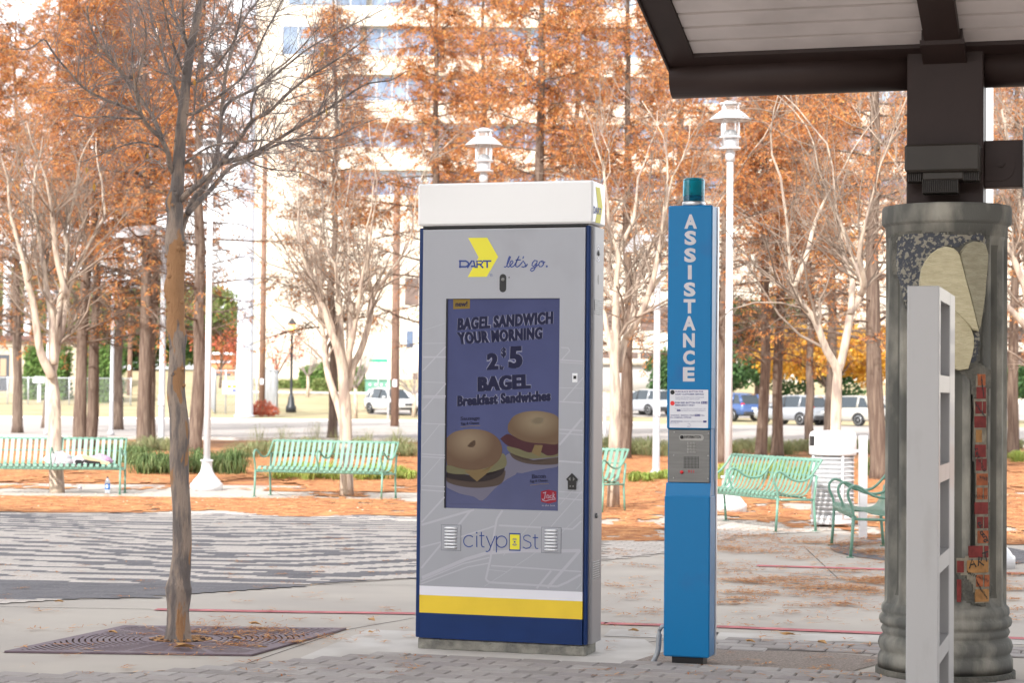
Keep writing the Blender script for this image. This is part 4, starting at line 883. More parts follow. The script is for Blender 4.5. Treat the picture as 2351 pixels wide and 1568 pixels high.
# flood light on the post
lf = empty('flood_light', (0, 0, 0)); 
def RW(v): return RF.O+RF.U*v[0]+RF.B*v[1]+Vector((0, 0, v[2]))
lf.location = RW((0, -.14, colz(400))); lf.rotation_euler = (0, 0, -YAW); tag(lf, 'brown ribbed light housing on the front of the shelter post', 'light fixture')
m_br2 = mat('bronze_paint', (0.034, 0.028, 0.023), 0.45, var=.15, vscale=6, spec=.35)
zl = colz(400)
def lz(py): return 1.6+(912-py)*11.2/FPX-zl
c = MB(); hx0, hx1 = RF.pix(2081, 360, -.25)[0], RF.pix(2252, 360, -.25)[0]
c.bbox(hx0, hx1, -.22, .004, lz(391), lz(327), .012); c.build('housing', m_br2, lf)
for (a, b2, y0_, y1_) in ((2085, 2117, 391, 410), (2214, 2249, 391, 410), (2121, 2201, 408, 437)):
    c = MB(); xa, xb = RF.pix(a, 400, -.25)[0], RF.pix(b2, 400, -.25)[0]; n = int((xb-xa)/.011)
    c.box(xa, xb, -.165, -.05, lz(y1_), lz(y0_-2)); 
    for i in range(n+1): x = xa+(xb-xa)*i/n; c.box(x-.002, x+.002, -.185, -.04, lz(y1_+2), lz(y0_-1))
    c.build('cooling_fins', m_br2, lf)
c = MB(); c.bbox(RF.pix(2121, 400, -.25)[0], RF.pix(2214, 400, -.25)[0], -.19, -.02, lz(409), lz(389), .006); c.build('lower_housing', m_br2, lf)
# bracket and hanging sign at the right
c = MB(); bx0, bx1 = pw, RF.pix(2341, 370, 0)[0]; zb0, zb1 = 1.6+(913-427)*11.4/FPX, 1.6+(913-319)*11.4/FPX
c.bbox(bx0, bx1+.02, -.05, .06, zb0, zb1, .004)
br_ = c.build('sign_bracket', m_brn, sh)
c = MB(); cz = (zb0+zb1)/2; rr = (zb1-zb0)*.36; c.prism([(bx0+.005, cz-rr), (bx1-.09, cz-rr)]+[(bx1-.09+rr*.7*cos(radians(a)), cz+rr*sin(radians(a))) for a in range(-80, 81, 16)]+[(bx1-.09, cz+rr), (bx0+.005, cz+rr)], lambda u, v, d: Vector((u, -.05-d, v)), 0, .006); c.build('hinge_plate', m_brn, br_, recalc=True)
c = MB(); c.prism([(bx1-.10+.022*cos(radians(a)), cz+.022*sin(radians(a))) for a in range(0, 360, 60)], lambda u, v, d: Vector((u, -.056-d, v)), 0, .014); c.build('bolt', m_brn, br_, recalc=True)
hs_ = empty('hanging_sign', RW((bx1+.02, 0, zb0-.06)), -YAW); tag(hs_, 'edge of a grey sign box hung beside the shelter post', 'sign')
m_sgn = mat('grey_sign_metal', (0.33, 0.33, 0.33), .4, metal=.3, var=.1, vscale=4)
MB().bbox(0, 1.3, -.09, .09, 0, zb1-zb0+.13, .006).build('sign_box', m_sgn, hs_)
c = MB(); c.bbox(.03, 1.27, -.094, -.088, .03, zb1-zb0+.10, .002); c.build('sign_face', m_sof, hs_)

# ---- wind screen frame in the foreground
m_fr = mat('grey_frame_paint', (0.38, 0.38, 0.39), .45, col2=(0.30, 0.295, 0.29), thr=(.55, .8), vscale=7, stretch=(1, 1, .35), coat=.15, bump=.05, bscale=60)
m_glz = mat('dark_glass', (0.02, 0.02, 0.025), .1, coat=.5)
YA = 8.62; wp = at(2082, 900, YA); WF = Fr((wp.x, YA, 0), YAW); ws = empty('wind_screen', WF.O, -YAW); tag(ws, 'light grey metal wind screen frame standing edge-on before the column', 'wind screen')
wdt = WF.pix(2156, 900)[0]; ztp = WF.pix(2118, 656)[1]; WL = WF.side(2192, 900, wdt)[0]
c = MB(); c.bbox(0, wdt, 0, .07, 0, ztp, .004); c.build('post', m_fr, ws)
c = MB(); c.bbox(0, wdt, WL-.28, WL, 0, ztp-.001, .004); c.build('post', m_fr, ws)
c = MB(); c.box(0.001, wdt-.001, .07, WL-.28, ztp-.06, ztp-.002); c.build('top_rail', m_fr, ws)
RY = [(866, 890), (1057, 1092), (1248, 1300), (1438, 1505)]
zr = []
for (ya, yb) in RY:
    z_hi = WF.side(2192, ya, wdt)[1]; z_lo = z_hi-.075; zr.append((z_lo, z_hi)); c = MB(); c.box(.002, wdt-.0005, .07, WL-.28, z_lo, z_hi); c.build('cross_rail', m_fr, ws)
lev = [ztp-.06]+[z for p in zr for z in (p[1], p[0])]+[0.03]
for i in range(0, len(lev)-1, 2):
    za, zb = lev[i+1], lev[i]
    c = MB(); c.box(wdt*.5-.005, wdt*.5+.005, .07, WL-.28, za, zb); g = c.build('glass_pane', m_glz, ws)
    c = MB(); c.box(wdt*.5+.005, wdt-.05, WL-.31, WL-.28, za, zb); c.box(wdt*.5+.005, wdt-.05, .07, .10, za, zb); c.box(wdt*.5+.005, wdt-.05, .10, WL-.31, za, za+.02); c.build('glazing_bead', m_fr, ws)
    s_ = MB()
    for zz in (za+.09, zb-.09):
        t_ = MB(); t_.lathe([(.006, 0), (.005, .003), (.0005, .004)], 10); s_.add([(wdt-.05+p[2], WL-.295+p[0], zz+p[1]) for p in t_.v], t_.f, 0, True)
    s_.build('screws', m_steel, ws)

# ================================================================== TREE GRATE
m_grt = mat('grate_iron', (0.165, 0.12, 0.145), .65, var=.2, vscale=5, bump=.2, bscale=120, col2=(0.24, 0.20, 0.21), thr=(.5, .8)); m_hole = mat('soil_dark', (0.06, 0.035, 0.025), 1, col2=(0.16, 0.08, 0.04), vscale=30, bump=1)
GP = pp([(10, 1500), (285, 1440.5), (795, 1446.5), (578, 1508)]); gc = gp(416, 1472); RH = .205
gr = empty('tree_grate', (gc.x, gc.y, 0)); tag(gr, 'purplish brown iron tree grate with ring slots around the trunk', 'tree grate')
G = [Vector((p.x-gc.x, p.y-gc.y, 0)) for p in GP]
def edge_r(a):          # distance from the centre to the border in direction a
    d = Vector((cos(a), sin(a), 0)); best = 9
    for i in range(4):
        p, q = G[i], G[(i+1) % 4]; e = q-p; den = d.x*e.y-d.y*e.x
        if abs(den) < 1e-9: continue
        t_ = (p.x*e.y-p.y*e.x)/den; s_ = (p.x*d.y-p.y*d.x)/den
        if t_ > 0 and -1e-6 <= s_ <= 1+1e-6: best = min(best, t_)
    return best
tp = MB(); N = 240; ang = [2*pi*i/N for i in range(N)]+[atan2(p.y, p.x) % (2*pi) for p in G]; ang = sorted(set(round(a, 5) for a in ang)); zt_g = .013
pit = .038; ribs = 16
def rib(a): q = (a/(2*pi)*ribs) % 1; return q < .16
ER = [edge_r(a)-.012 for a in ang]; n = len(ang)
for i in range(n):
    a0, a1 = ang[i], ang[(i+1) % n]+(2*pi if i == n-1 else 0); e0, e1 = ER[i], ER[(i+1) % n]; am = (a0+a1)/2
    def ring(r0, r1, z_=zt_g):
        r00, r01 = min(r0, e0), min(r0, e1); r10, r11 = min(r1, e0), min(r1, e1)
        if r10-r00 < 1e-4 and r11-r01 < 1e-4: return
        tp.add([(r00*cos(a0), r00*sin(a0), z_), (r10*cos(a0), r10*sin(a0), z_), (r11*cos(a1), r11*sin(a1), z_), (r01*cos(a1), r01*sin(a1), z_)], [(0, 1, 2, 3)])
    ring(RH, RH+.05)
    r = RH+.05
    while r < max(e0, e1):
        lastring = r+pit > min(e0, e1)-.03
        if rib(am) or lastring: ring(r, r+pit)
        else: ring(r+.012, r+pit)
        r += pit
    tp.add([(e0*cos(a0), e0*sin(a0), zt_g), ((e0+.012)*cos(a0), (e0+.012)*sin(a0), zt_g), ((e1+.012)*cos(a1), (e1+.012)*sin(a1), zt_g), (e1*cos(a1), e1*sin(a1), zt_g)], [(0, 1, 2, 3)])
    tp.add([(RH*cos(a0), RH*sin(a0), zt_g), (RH*cos(a1), RH*sin(a1), zt_g), (RH*cos(a1), RH*sin(a1), 0.0), (RH*cos(a0), RH*sin(a0), 0.0)], [(0, 1, 2, 3)])
    tp.add([((e0+.012)*cos(a0), (e0+.012)*sin(a0), zt_g), ((e0+.012)*cos(a0), (e0+.012)*sin(a0), 0), ((e1+.012)*cos(a1), (e1+.012)*sin(a1), 0), ((e1+.012)*cos(a1), (e1+.012)*sin(a1), zt_g)], [(0, 1, 2, 3)])
tp.build('slotted_plate', m_grt, gr)
c = MB(); c.poly([(p.x*1.012, p.y*1.012, .0025) for p in G]); oo = c.build('pit', m_hole, gr)
if oo.data.polygons[0].normal.z < 0: oo.data.flip_normals()

# ================================================================== BENCHES
m_grn = mat('green_bench_paint', (0.135, 0.275, 0.212), .4, coat=.15, var=.08, vscale=3)
def bench_make(L, label, nh=11):
    t = empty('park_bench'); tag(t, label, 'bench', 'green slatted metal benches')
    prof = smooth_path([(0, -.245, .395), (0, -.285, .41), (0, -.295, .44), (0, -.265, .468), (0, -.19, .462), (0, -.05, .425), (0, .08, .418), (0, .16, .45), (0, .205, .52), (0, .245, .62), (0, .285, .74), (0, .318, .835), (0, .335, .862), (0, .36, .855), (0, .37, .835)], 3)
    b = MB(); th = .005; w = .052
    for half in (0, 1):
        x0 = -L/2+.05 if half == 0 else .035; x1 = -.035 if half == 0 else L/2-.05; st = (x1-x0-w)/(nh-1)
        for i in range(nh):
            xa = x0+i*st; n = len(prof); vs = []
            for q, p in enumerate(prof):
                tn = (prof[min(q+1, n-1)]-prof[max(q-1, 0)]).normalized(); nn = Vector((0, -tn.z, tn.y))*th
                vs += [(xa, p.y, p.z), (xa+w, p.y, p.z), (xa+w, p.y+nn.y, p.z+nn.z), (xa, p.y+nn.y, p.z+nn.z)]
            fs = []
            for q in range(n-1):
                a = 4*q
                for k in range(4): fs.append((a+k, a+(k+1) % 4, a+4+(k+1) % 4, a+4+k))
            b.add(vs, fs, 0, False)
    b.build('slats', m_grn, t)
    for (y, z, r) in ((-.262, .40, .022), (.335, .84, .022), (.272, .66, .010), (.12, .40, .012)):
        b = MB(); b.tube([(-L/2+.01, y, z), (L/2-.01, y, z)], r, 8); b.build('cross_rail', m_grn, t)
    for x in (-L/2, 0, L/2):
        b = MB(); z0 = .40
        b.tube(smooth_path([(x, -.275, z0), (x, -.285, .50), (x, -.325, .60), (x, -.325, .67), (x, -.275, .715), (x, -.20, .695), (x, -.09, .625), (x, .03, .60), (x, .14, .625), (x, .24, .72), (x, .30, .80), (x, .34, .855)], 3), .0145, 8); b.build('arm', m_grn, t)
        if x:
            b = MB(); b.tube([(x, -.275, z0+.01), (x, -.285, .2), (x, -.30, .012)], .0165, 8); b.box(x-.03, x+.03, -.34, -.27, 0, .010); b.build('leg', m_grn, t)
            b = MB(); b.tube([(x, .265, .66), (x, .245, .5), (x, .225, .36), (x, .24, .18), (x, .255, .012)], .0165, 8); b.box(x-.03, x+.03, .22, .29, 0, .010); b.build('leg', m_grn, t)
            b = MB(); b.tube([(x, -.27, .385), (x, .23, .375)], .014, 8); b.build('side_rail', m_grn, t)
    return t
def place_bench(t, A, B):          # A, B: ground points of the two front feet (seen from the front: left, right)
    d = (B-A); a = atan2(d.y, d.x); mid = (A+B)/2; n = Vector((-d.y, d.x, 0)).normalized(); c = mid+n*.30
    t.location = (c.x, c.y, .0); t.rotation_euler = (0, 0, a)
B1 = bench_make(2.10, 'left-edge green slatted bench with plastic bags on its seat')
A = gp(583, 1141); Bf = gp(876, 1149.5)
e1 = gp(275, 1137); place_bench(B1, e1+Vector((-2.1, -.10, 0)), e1)
B2 = dup(B1, (0, 0, 0)); B2['label'] = 'empty green bench left of the kiosk with a pale trunk behind it'; mid = (A+Bf)/2; dd = (Bf-A).normalized()*1.03; place_bench(B2, mid-dd, mid+dd)
B3 = dup(B1, (0, 0, 0)); B3['label'] = 'green bench mostly hidden by the kiosk, one end showing at its right'
rf = gp(1382, 1179); rb = gp(1434, 1177); fwd = Vector((.30, .40, 0)).normalized(); al = Vector((-fwd.y, fwd.x, 0)); place_bench(B3, rf+al*2.1, rf)
B4 = dup(B1, (0, 0, 0)); B4['label'] = 'green bench between the blue pillar and the white litter bin'
bl, br = gp(1662, 1196), gp(1867, 1221); al = (br-bl).normalized(); n = Vector((-al.y, al.x, 0)); place_bench(B4, br-n*.52-al*2.1, br-n*.52)
B5 = bench_make(1.62, 'green bench seen from its end beside the fluted column', 8)
ff = gp(1953, 1281); f2 = gp(1905, 1252); al = Vector((.10, 1, 0)).normalized(); place_bench(B5, ff+Vector((.07, 1.62, 0)), ff)
# things on and under the first bench
m_bag = mat('thin_white_plastic', (0.78, 0.74, 0.78), .35, transl=.35, bump=1, bscale=26)
m_bag2 = mat('lilac_plastic', (0.62, 0.42, 0.62), .35, transl=.3, bump=1, bscale=26)
def lump(name, c, r, m, seed, amp=.35):
    b = MB(); n1, n2 = 18, 11
    for i in range(n2+1):
        th = pi*i/n2
        for k in range(n1):
            ph = 2*pi*k/n1; d = Vector((sin(th)*cos(ph), sin(th)*sin(ph), cos(th))); q = 1+amp*nz(d.x*2.2+seed, d.y*2.2, d.z*2.2)+amp*.5*nz(d.x*6+seed, d.y*6, d.z*6)
            b.v.append((r[0]*d.x*q, r[1]*d.y*q, max(-.6*r[2], r[2]*d.z*q)+r[2]*.6))
    for i in range(n2):
        for k in range(n1): b.f.append((i*n1+k, i*n1+(k+1) % n1, (i+1)*n1+(k+1) % n1, (i+1)*n1+k)); b.m.append(0); b.sm.append(True)
    return b.build(name, m, loc=c)
bw = B1.location; rzb = B1.rotation_euler.z
def onb(x, y, z): return Vector((bw.x+x*cos(rzb)-y*sin(rzb), bw.y+x*sin(rzb)+y*cos(rzb), z))
xb = (gx(121, 30.5).x-bw.x)
tag(lump('plastic_bag', onb(xb+.03, -.08, .43), (.21, .15, .13), m_bag, 1.3), 'white plastic bag heaped on the left bench beside the middle arm', 'bag')
tag(lump('plastic_bag', onb(xb+.40, -.06, .43), (.15, .13, .11), m_bag, 4.1), 'small white plastic bag leaning against the cardboard tray on the bench', 'bag')
tag(lump('plastic_bag', onb(xb+.66, .0, .47), (.19, .12, .085), m_bag2, 8.7), 'lilac tinted plastic bag behind the cardboard tray on the bench', 'bag')
m_card = mat('card', (0.62, 0.48, 0.30), .8); c = MB(); c.bbox(-.22, .22, -.012, .012, -.03, .03, .004); q = c.build('card_tray', [m_card], loc=onb(xb+.62, -.17, .525)); q.rotation_euler = (0.3, .28, rzb)
tag(q, 'narrow tan cardboard tray tilted over the bench seat', 'tray')
c = MB(); c.bbox(-.20, .20, -.09, .09, -.045, .045, .02); q = c.build('dark_pouch', m_blk, loc=onb(xb+.50, -.10, .48)); q.rotation_euler = (0, .05, rzb); tag(q, 'black pouch lying on the bench under the cardboard tray', 'pouch')
bo = gp(246.5, 1134); bt = empty('water_bottle', (bo.x, bo.y, .012)); tag(bt, 'clear plastic water bottle with a blue label standing under the bench end', 'bottle')
m_pet = mat('clear_plastic', (0.80, 0.85, 0.9), .12, trans=.6, coat=.3); m_lab = mat('blue_label', (0.03, 0.16, 0.62), .4, col2=(0.1, .35, .8), vscale=9); 
MB().lathe([(.036, 0), (.040, .006), (.040, .05), (.0405, .15), (.040, .17), (.030, .20), (.016, .222), (.0145, .232)], 20).build('bottle_body', m_pet, bt)
MB().lathe([(.0412, .055), (.0412, .145)], 20).build('label_sleeve', m_lab, bt)
MB().lathe([(.0165, .232), (.0165, .250), (.012, .252)], 16).build('cap', m_blk, bt)
lb = MB(); lb.prism([(-.013, .08), (.013, .08), (.018, .105), (.012, .128), (-.012, .128), (-.018, .105)], lambda u, v, d: Vector((u, -.0415-d, v)), 0, .001); lb.build('label_mark', m_band, bt, recalc=True)
q = gp(184, 1126); tag(lump('paper_scrap', (q.x, q.y, .02), (.035, .03, .03), m_bag, 2.2), 'crumpled white scrap on the needles near the pale trunk', 'litter')

# ================================================================== POST TOP LAMPS
m_wp = mat('white_powder_coat', (0.64, 0.64, 0.66), .35, coat=.3, var=.04, vscale=3)
m_lg = mat('lamp_glass', (0.85, 0.88, 0.9), .05, trans=.92)
def lamp_make(label):
    t = empty('street_lamp'); tag(t, label, 'street lamp', 'white post top lamps with shallow hats')
    MB().lathe([(.262, 0), (.262, .10), (.255, .115), (.235, .125), (.215, .16), (.15, .23), (.105, .30), (.088, .36), (.084, .46), (.10, .465), (.105, .48), (.10, .495), (.06, .50)], 36).build('base', m_wp, t)
    MB().lathe([(.056, .49), (.050, 2.5), (.045, 4.90)], 24).build('pole', m_wp, t)
    MB().lathe([(.065, 4.87), (.065, 4.99), (.055, 4.995), (.055, 5.03), (.095, 5.04), (.095, 5.19), (.085, 5.215), (.06, 5.27), (.045, 5.30), (.001, 5.31)], 24).build('collar', m_wp, t)
    for z in (5.045, 5.20):
        c = MB(); c.lathe([(.10, z-.012), (.15, z-.012), (.15, z+.012), (.10, z+.012)], 24); c.build('ring', m_wp, t)
    MB().lathe([(.128, 5.20), (.134, 5.30), (.134, 5.56)], 24, cap=False).build('glass', m_lg, t)
    MB().lathe([(.29, 5.44), (.292, 5.452), (.20, 5.53), (.155, 5.565), (.13, 5.575), (.12, 5.565), (.15, 5.55), (.19, 5.518), (.28, 5.444)], 36, cap=False).build('hat', m_wp, t)
    MB().lathe([(.125, 5.57), (.125, 5.655)], 24, cap=False).build('upper_glass', m_lg, t)
    MB().lathe([(.15, 5.655), (.15, 5.68), (.08, 5.69), (.08, 5.705), (.05, 5.715), (.001, 5.72)], 24).build('finial', m_wp, t)
    for i in range(4):
        a = pi/4+i*pi/2; MB().tube([(.142*cos(a), .142*sin(a), 5.03), (.142*cos(a), .142*sin(a), 5.67)], .008, 6).build('rod', m_wp, t)
    return t
La = lamp_make('white post top lamp with a flared base between the left bench and the next bench'); p = gp(474, 1126); La.location = (p.x, p.y, 0)
for (px, Y, lab) in ((1103, 30.7, 'white post top lamp whose lantern rises just above the kiosk cap'), (1671, 27.6, 'white post top lamp right behind the blue assistance pillar'), (2266, 18.9, 'white post top lamp hidden behind the fluted column, only its pole and base edge showing')):
    p = gx(px, Y, 0); q = dup(La, (p.x, Y, 0)); q['label'] = lab

# ================================================================== BIN AND SIGN POST
p = gx(1911, 24.6, 0); bn = empty('litter_bin', (p.x, p.y, 0)); tag(bn, 'round white litter bin with a domed hood and wire basket body', 'litter bin')
MB().lathe([(.275, .985-.10), (.288, .89), (.292, .91), (.290, 1.12), (.275, 1.165), (.24, 1.185), (.001, 1.195)], 48).build('hood', m_wp, bn)
c = MB()
for i in range(5):
    a = radians(186+i*5); rr = .2925; c.add([(rr*cos(a), rr*sin(a), 1.0), (rr*cos(a+.09), rr*sin(a+.09), 1.0), (rr*cos(a+.09), rr*sin(a+.09), 1.12), (rr*cos(a), rr*sin(a), 1.12)], [(0, 1, 2, 3)])
c.build('opening', m_blk, bn)
c = MB()
for i in range(14):
    z = .145+i*.0545; c.lathe([(.262, z-.008), (.270, z), (.262, z+.008), (.255, z)], 40, cap=False)
c.build('hoops', m_wp, bn)
c = MB()
for i in range(110): a = 2*pi*i/110; c.tube([(.256*cos(a), .256*sin(a), .13), (.256*cos(a), .256*sin(a), .88)], .0028, 3, cap=False)
c.build('basket_wires', m_wp, bn)
for a in (-1.25, 1.9, .3, 3.5): MB().tube([(.264*cos(a), .264*sin(a), .12), (.264*cos(a), .264*sin(a), .89)], .018, 6).build('stile', m_wp, bn)
MB().lathe([(.25, .04), (.272, .05), (.272, .085), (.262, .092), (.262, .105), (.275, .112), (.275, .14), (.255, .145), (.10, .145), (.10, .04)], 40).build('base', m_wp, bn)
MB().lathe([(.225, .15), (.23, .86)], 24).build('liner', mat('pale_liner', (0.55, 0.56, 0.58), .5, var=.15, vscale=6), bn)
MB().lathe([(.012, 0), (.010, .01), (.001, .011)], 10).build('rivet', m_steel, bn)
p = gp(1981, 1238); Yp = p.y; sp_ = empty('sign_post', (p.x, p.y, 0)); tag(sp_, 'short white square post standing between the bin and the end-on bench', 'post')
MB().bbox(-.045, .045, -.03, .03, 0, 1.17, .006).build('post', m_wp, sp_)
MB().bbox(-.05, -.046, -.035, .035, .15, 1.17, .001).build('back_channel', m_wp, sp_)
MB().box(-.14, -.05, -.01, .01, .98, 1.01).build('bracket', m_wp, sp_)

# ================================================================== OTHER POLES BEHIND
m_gp = mat('grey_pole_paint', (0.42, 0.43, 0.46), .4, coat=.2, var=.12, vscale=1.5)
def shoebox(px, Y, top_py, r, label, arms, name='parking_lot_light'):
    p = gx(px, Y); t = empty(name, p); tag(t, label, 'light pole'); zt = at(px, top_py, Y).z-p.z
    MB().lathe([(r*1.9, 0), (r*1.9, .12), (r*1.25, .16), (r*1.1, .2), (r*.85, zt)], 18).build('pole', m_gp, t)
    MB().bbox(-r*1.1, r*1.1, -r*1.2, -r, 1.2, 1.5, .01).build('hand_hole_cover', m_gp, t)
    for a in arms:
        b = MB(); s = 1 if a > 0 else -1; L = abs(a)
        b.prism([(s*r, zt-.10), (s*(r+.25), zt-.08), (s*(r+.25), zt-.20), (s*L*.75, zt-.30), (s*L, zt-.30), (s*L, zt-.2), (s*L*.8, zt-.02), (s*.45, zt+.03), (s*r, zt+.03)], lambda u, v, d: Vector((u, d, v)), -.28, .28); b.build('lamp_head', m_gp, t, recalc=True)
    return t
shoebox(370, 54, 522, .082, 'grey pole with one shoebox head reaching left over the brown trunks', [-1.25])
shoebox(255, 71, 642, .065, 'thin grey pole with two shoebox heads in front of the green hedge', [-.9, .9])
shoebox(1506, 38.5, 545, .065, 'pale pole with shoebox heads left of the blue pillar', [-.62, .45])
shoebox(107, 71, 668, .06, 'thin grey pole beside the pale forked trunk at the left', [-.25, .3])
shoebox(1388, 62, 900, .05, 'thin dark post at the right edge of the kiosk', [])
# monopole
p = gx(561, 118); t = empty('monopole', p); tag(t, 'huge pale blue-grey round mast rising behind the fenced enclosure', 'mast')
m_mono = mat('galvanised_mast', (0.52, 0.55, 0.62), .5, var=.1, vscale=.4, stretch=(1, 1, .2)); MB().lathe([(.52, 0), (.50, 3), (.40, 26)], 16, smooth=False).build('shaft', m_mono, t); MB().lathe([(.62, 0), (.62, .12), (.52, .14)], 16).build('base_flange', m_mono, t)
# wooden utility poles
m_wood = mat('pole_wood', (0.23, 0.135, 0.095), .9, var=.3, vscale=4, stretch=(4, 4, .5), bump=.6)
def upole(px, Y, top_py, r, label, arm=False):
    p = gx(px, Y); t = empty('utility_pole', p); tag(t, label, 'utility pole', 'wooden utility poles'); zt = min(at(px, top_py, Y).z-p.z, 16)
    MB().lathe([(r, 0), (r*.75, zt)], 12).build('pole', m_wood, t)
    MB().bbox(-.1, .1, -r-.02, -r+.01, 1.9, 2.25, .01).build('notice', m_band, t)
    if arm:
        b = MB(); b.tube(smooth_path([(0, 0, zt*.75), (-.6, 0, zt*.86), (-1.6, 0, zt*.90)], 3), .05, 6); b.bbox(-2.5, -1.5, -.15, .15, zt*.9-.05, zt*.9+.10, .03); b.build('street_light_arm', m_gp, t)
upole(601, 122, 250, .19, 'brown wooden utility pole right of the big pale mast'); upole(906, 96, 420, .21, 'brown wooden utility pole in front of the white SUV'); upole(297, 150, 728, .2, 'tan wooden pole with a curved lamp arm left of the leaning brown trunks', True)
# white poles and sign posts
def wpost(px, Y, top_py, r, label, name='white_pole', plate=None):
    p = gx(px, Y); t = empty(name, p); tag(t, label, 'pole'); zt = at(px, top_py, Y).z-p.z
    MB().lathe([(r, 0), (r, zt)], 10).build('pole', m_wp if name != 'road_sign' else m_gp, t)
    if plate: MB().bbox(plate[0], plate[1], -r-.03, -r, zt+plate[2], zt+plate[3], .01).build('sign_plate', plate[4], t)
wpost(13, 158, 540, .32, 'thick white stack behind the low building at the far left'); wpost(61, 158, 655, .30, 'white stack behind the low building, right of the taller one')
wpost(891, 112, 752, .06, 'slim white post beside the wooden pole in front of the SUV'); wpost(868, 150, 828, .05, 'thin post carrying a green street name blade', 'road_sign', (-.7, .7, -.12, .12, mat('sign_green', (0.01, 0.25, 0.16), .5)))
# black lantern with a lit lamp
p = gx(668, 128); t = empty('lantern_post', p); tag(t, 'black traditional lantern post with a glowing orange lamp', 'street lamp')
m_bp = mat('black_iron', (0.02, 0.022, 0.028), .4); zt = at(668, 729, 128).z-p.z
MB().lathe([(.34, 0), (.34, .35), (.24, .5), (.2, .9), (.12, 1.1), (.085, 1.3), (.075, zt-1.1), (.14, zt-1.05), (.2, zt-1.0)], 12).build('post', m_bp, t)
MB().lathe([(.15, zt-1.0), (.24, zt-.42)], 6, smooth=False).build('lantern_glass', mat('lantern_glass', (0.6, 0.45, 0.3), .3, transl=.5), t)
c = MB(); c.lathe([(.32, zt-.42), (.12, zt-.15), (.04, zt-.05), (.001, zt)], 6, smooth=False); c.build('lantern_cap', m_bp, t)
c = MB(); c.lathe([(.001, zt-.92), (.16, zt-.80), (.245, zt-.62), (.22, zt-.5), (.001, zt-.45)], 12); c.build('lamp', mat('lit_lamp', (1, .5, .12), .5, emis=(1, .42, .08), estr=3.0), t)

# ================================================================== BUILDINGS
m_crm = mat('cream_panels', (0.57, 0.515, 0.435), .8, var=.05, vscale=.2)
m_win = mat('blue_window_glass', (0.11, 0.15, 0.23), .2, metal=.1, spec=.3, col2=(0.24, 0.29, 0.35), vscale=.25, thr=(.4, .6)); m_wfr = mat('window_frame', (0.5, 0.5, 0.5), .5); m_dkw = mat('dark_opening', (0.06, 0.045, 0.04), .5, col2=(0.16, .1, .08), vscale=.5)
BY = 182.0; bb = empty('office_building', gx(1400, BY)); tag(bb, 'tall cream office block with bands of blue windows behind the orange trees', 'building')
bx0 = gx(577, BY).x-bb.location.x; bx1 = 75.0; bz0 = bb.location.z
def bzr(py): return at(1175, py, BY).z-bz0
bands = [(-45, 15), (61, 129), (173, 233), (283, 340), (392, 450)]
levels = [(bzr(-140), bzr(-45))]
c = MB(); c.box(bx0, bx1, 1.0, 40, -1, bzr(-140)); c.build('core', m_crm, bb)
edges = [bzr(-140)]
for a, b2 in bands: edges += [bzr(a), bzr(b2)]
edges += [-1]
wx0 = gx(777, BY).x-bb.location.x
for i in range(0, len(edges), 2): MB().box(wx0, bx1-.01, 0, 1.002, edges[i+1], edges[i]).build('facade_band', m_crm, bb)
MB().box(bx0, wx0, -.01, 1.003, -1, bzr(-140)).build('blank_wall', m_crm, bb)
for i, (a, b2) in enumerate(bands):
    za, zb = bzr(b2), bzr(a); x = wx0+.3 if i else gx(645, BY).x-bb.location.x+.3
    if i <= 1 and i: x = gx(640, BY).x-bb.location.x
    nW = int((bx1-1-x)/7.6)
    for k in range(nW):
        xa = x+k*7.6; c = MB(); yy = .7 if xa > wx0 else -.03; c.box(xa, xa+7.1, yy, yy+.1 if yy > 0 else .0-.011, za+.02, zb-.02); w_ = c.build('window', m_win, bb)
        c = MB(); 
        c.box(xa, xa+7.1, yy-.05, yy-.002, zb-.14, zb-.03)
        for q in range(1, 5): c.box(xa+q*1.42-.04, xa+q*1.42+.04, yy-.06, yy, za+.02, zb-.02)
        c.build('mullions', m_wfr, w_)
for (a, b2, xa_, xb_, mm) in ((700, 756, 1380, 1640, m_dkw), (806, 842, 1380, 1640, m_dkw), (640, 702, 925, 962, m_dkw), (762, 800, 930, 950, m_win), (858, 880, 945, 962, m_dkw)):
    x0_, x1_ = gx(xa_, BY).x-bb.location.x, gx(xb_, BY).x-bb.location.x; n = max(1, int((x1_-x0_)/3.4))
    for k in range(n):
        xa = x0_+(x1_-x0_)*k/n; c = MB(); c.box(xa+.1, xa+(x1_-x0_)/n-.1, -.05, -.012, bzr(b2), bzr(a)); c.build('window', mm, bb)
# low round annex in front
an = empty('annex', gx(1480, 160)); tag(an, 'low pale grey curved annex wall behind the parked silver SUV', 'building')
m_ann = mat('grey_render', (0.42, 0.40, 0.39), .8, var=.08, vscale=.5)
c = MB(); c.lathe([(11, -.5), (11, at(1480, 838, 160).z-an.location.z)], 48, (-5.5, 11, 0)); c.build('curved_wall', m_ann, an)
c = MB(); zz = at(1480, 838, 160).z-an.location.z; c.lathe([(11.3, zz), (11.3, zz+.5), (10.9, zz+.5)], 48, (-5.5, 11, 0)); c.build('parapet', m_crm, an)
# right-hand building beyond the column
rb_ = empty('parking_structure', gx(2420, 150)); tag(rb_, 'white and dark building at the right edge beyond the column', 'building')
c = MB(); zq = lambda py: at(2400, py, 150).z-rb_.location.z
c.box(-6.5, 30, 0, 20, -.5, zq(858)); c.box(-6.5, 30, 0, 20, zq(808), zq(787)); c.box(-6.5, 30, 0, 20, zq(752), zq(640)); c.build('slabs', m_crm, rb_)
c = MB(); c.box(-6.3, 30, .6, 19.5, zq(860), zq(641)); c.build('dark_bays', m_dkw, rb_)
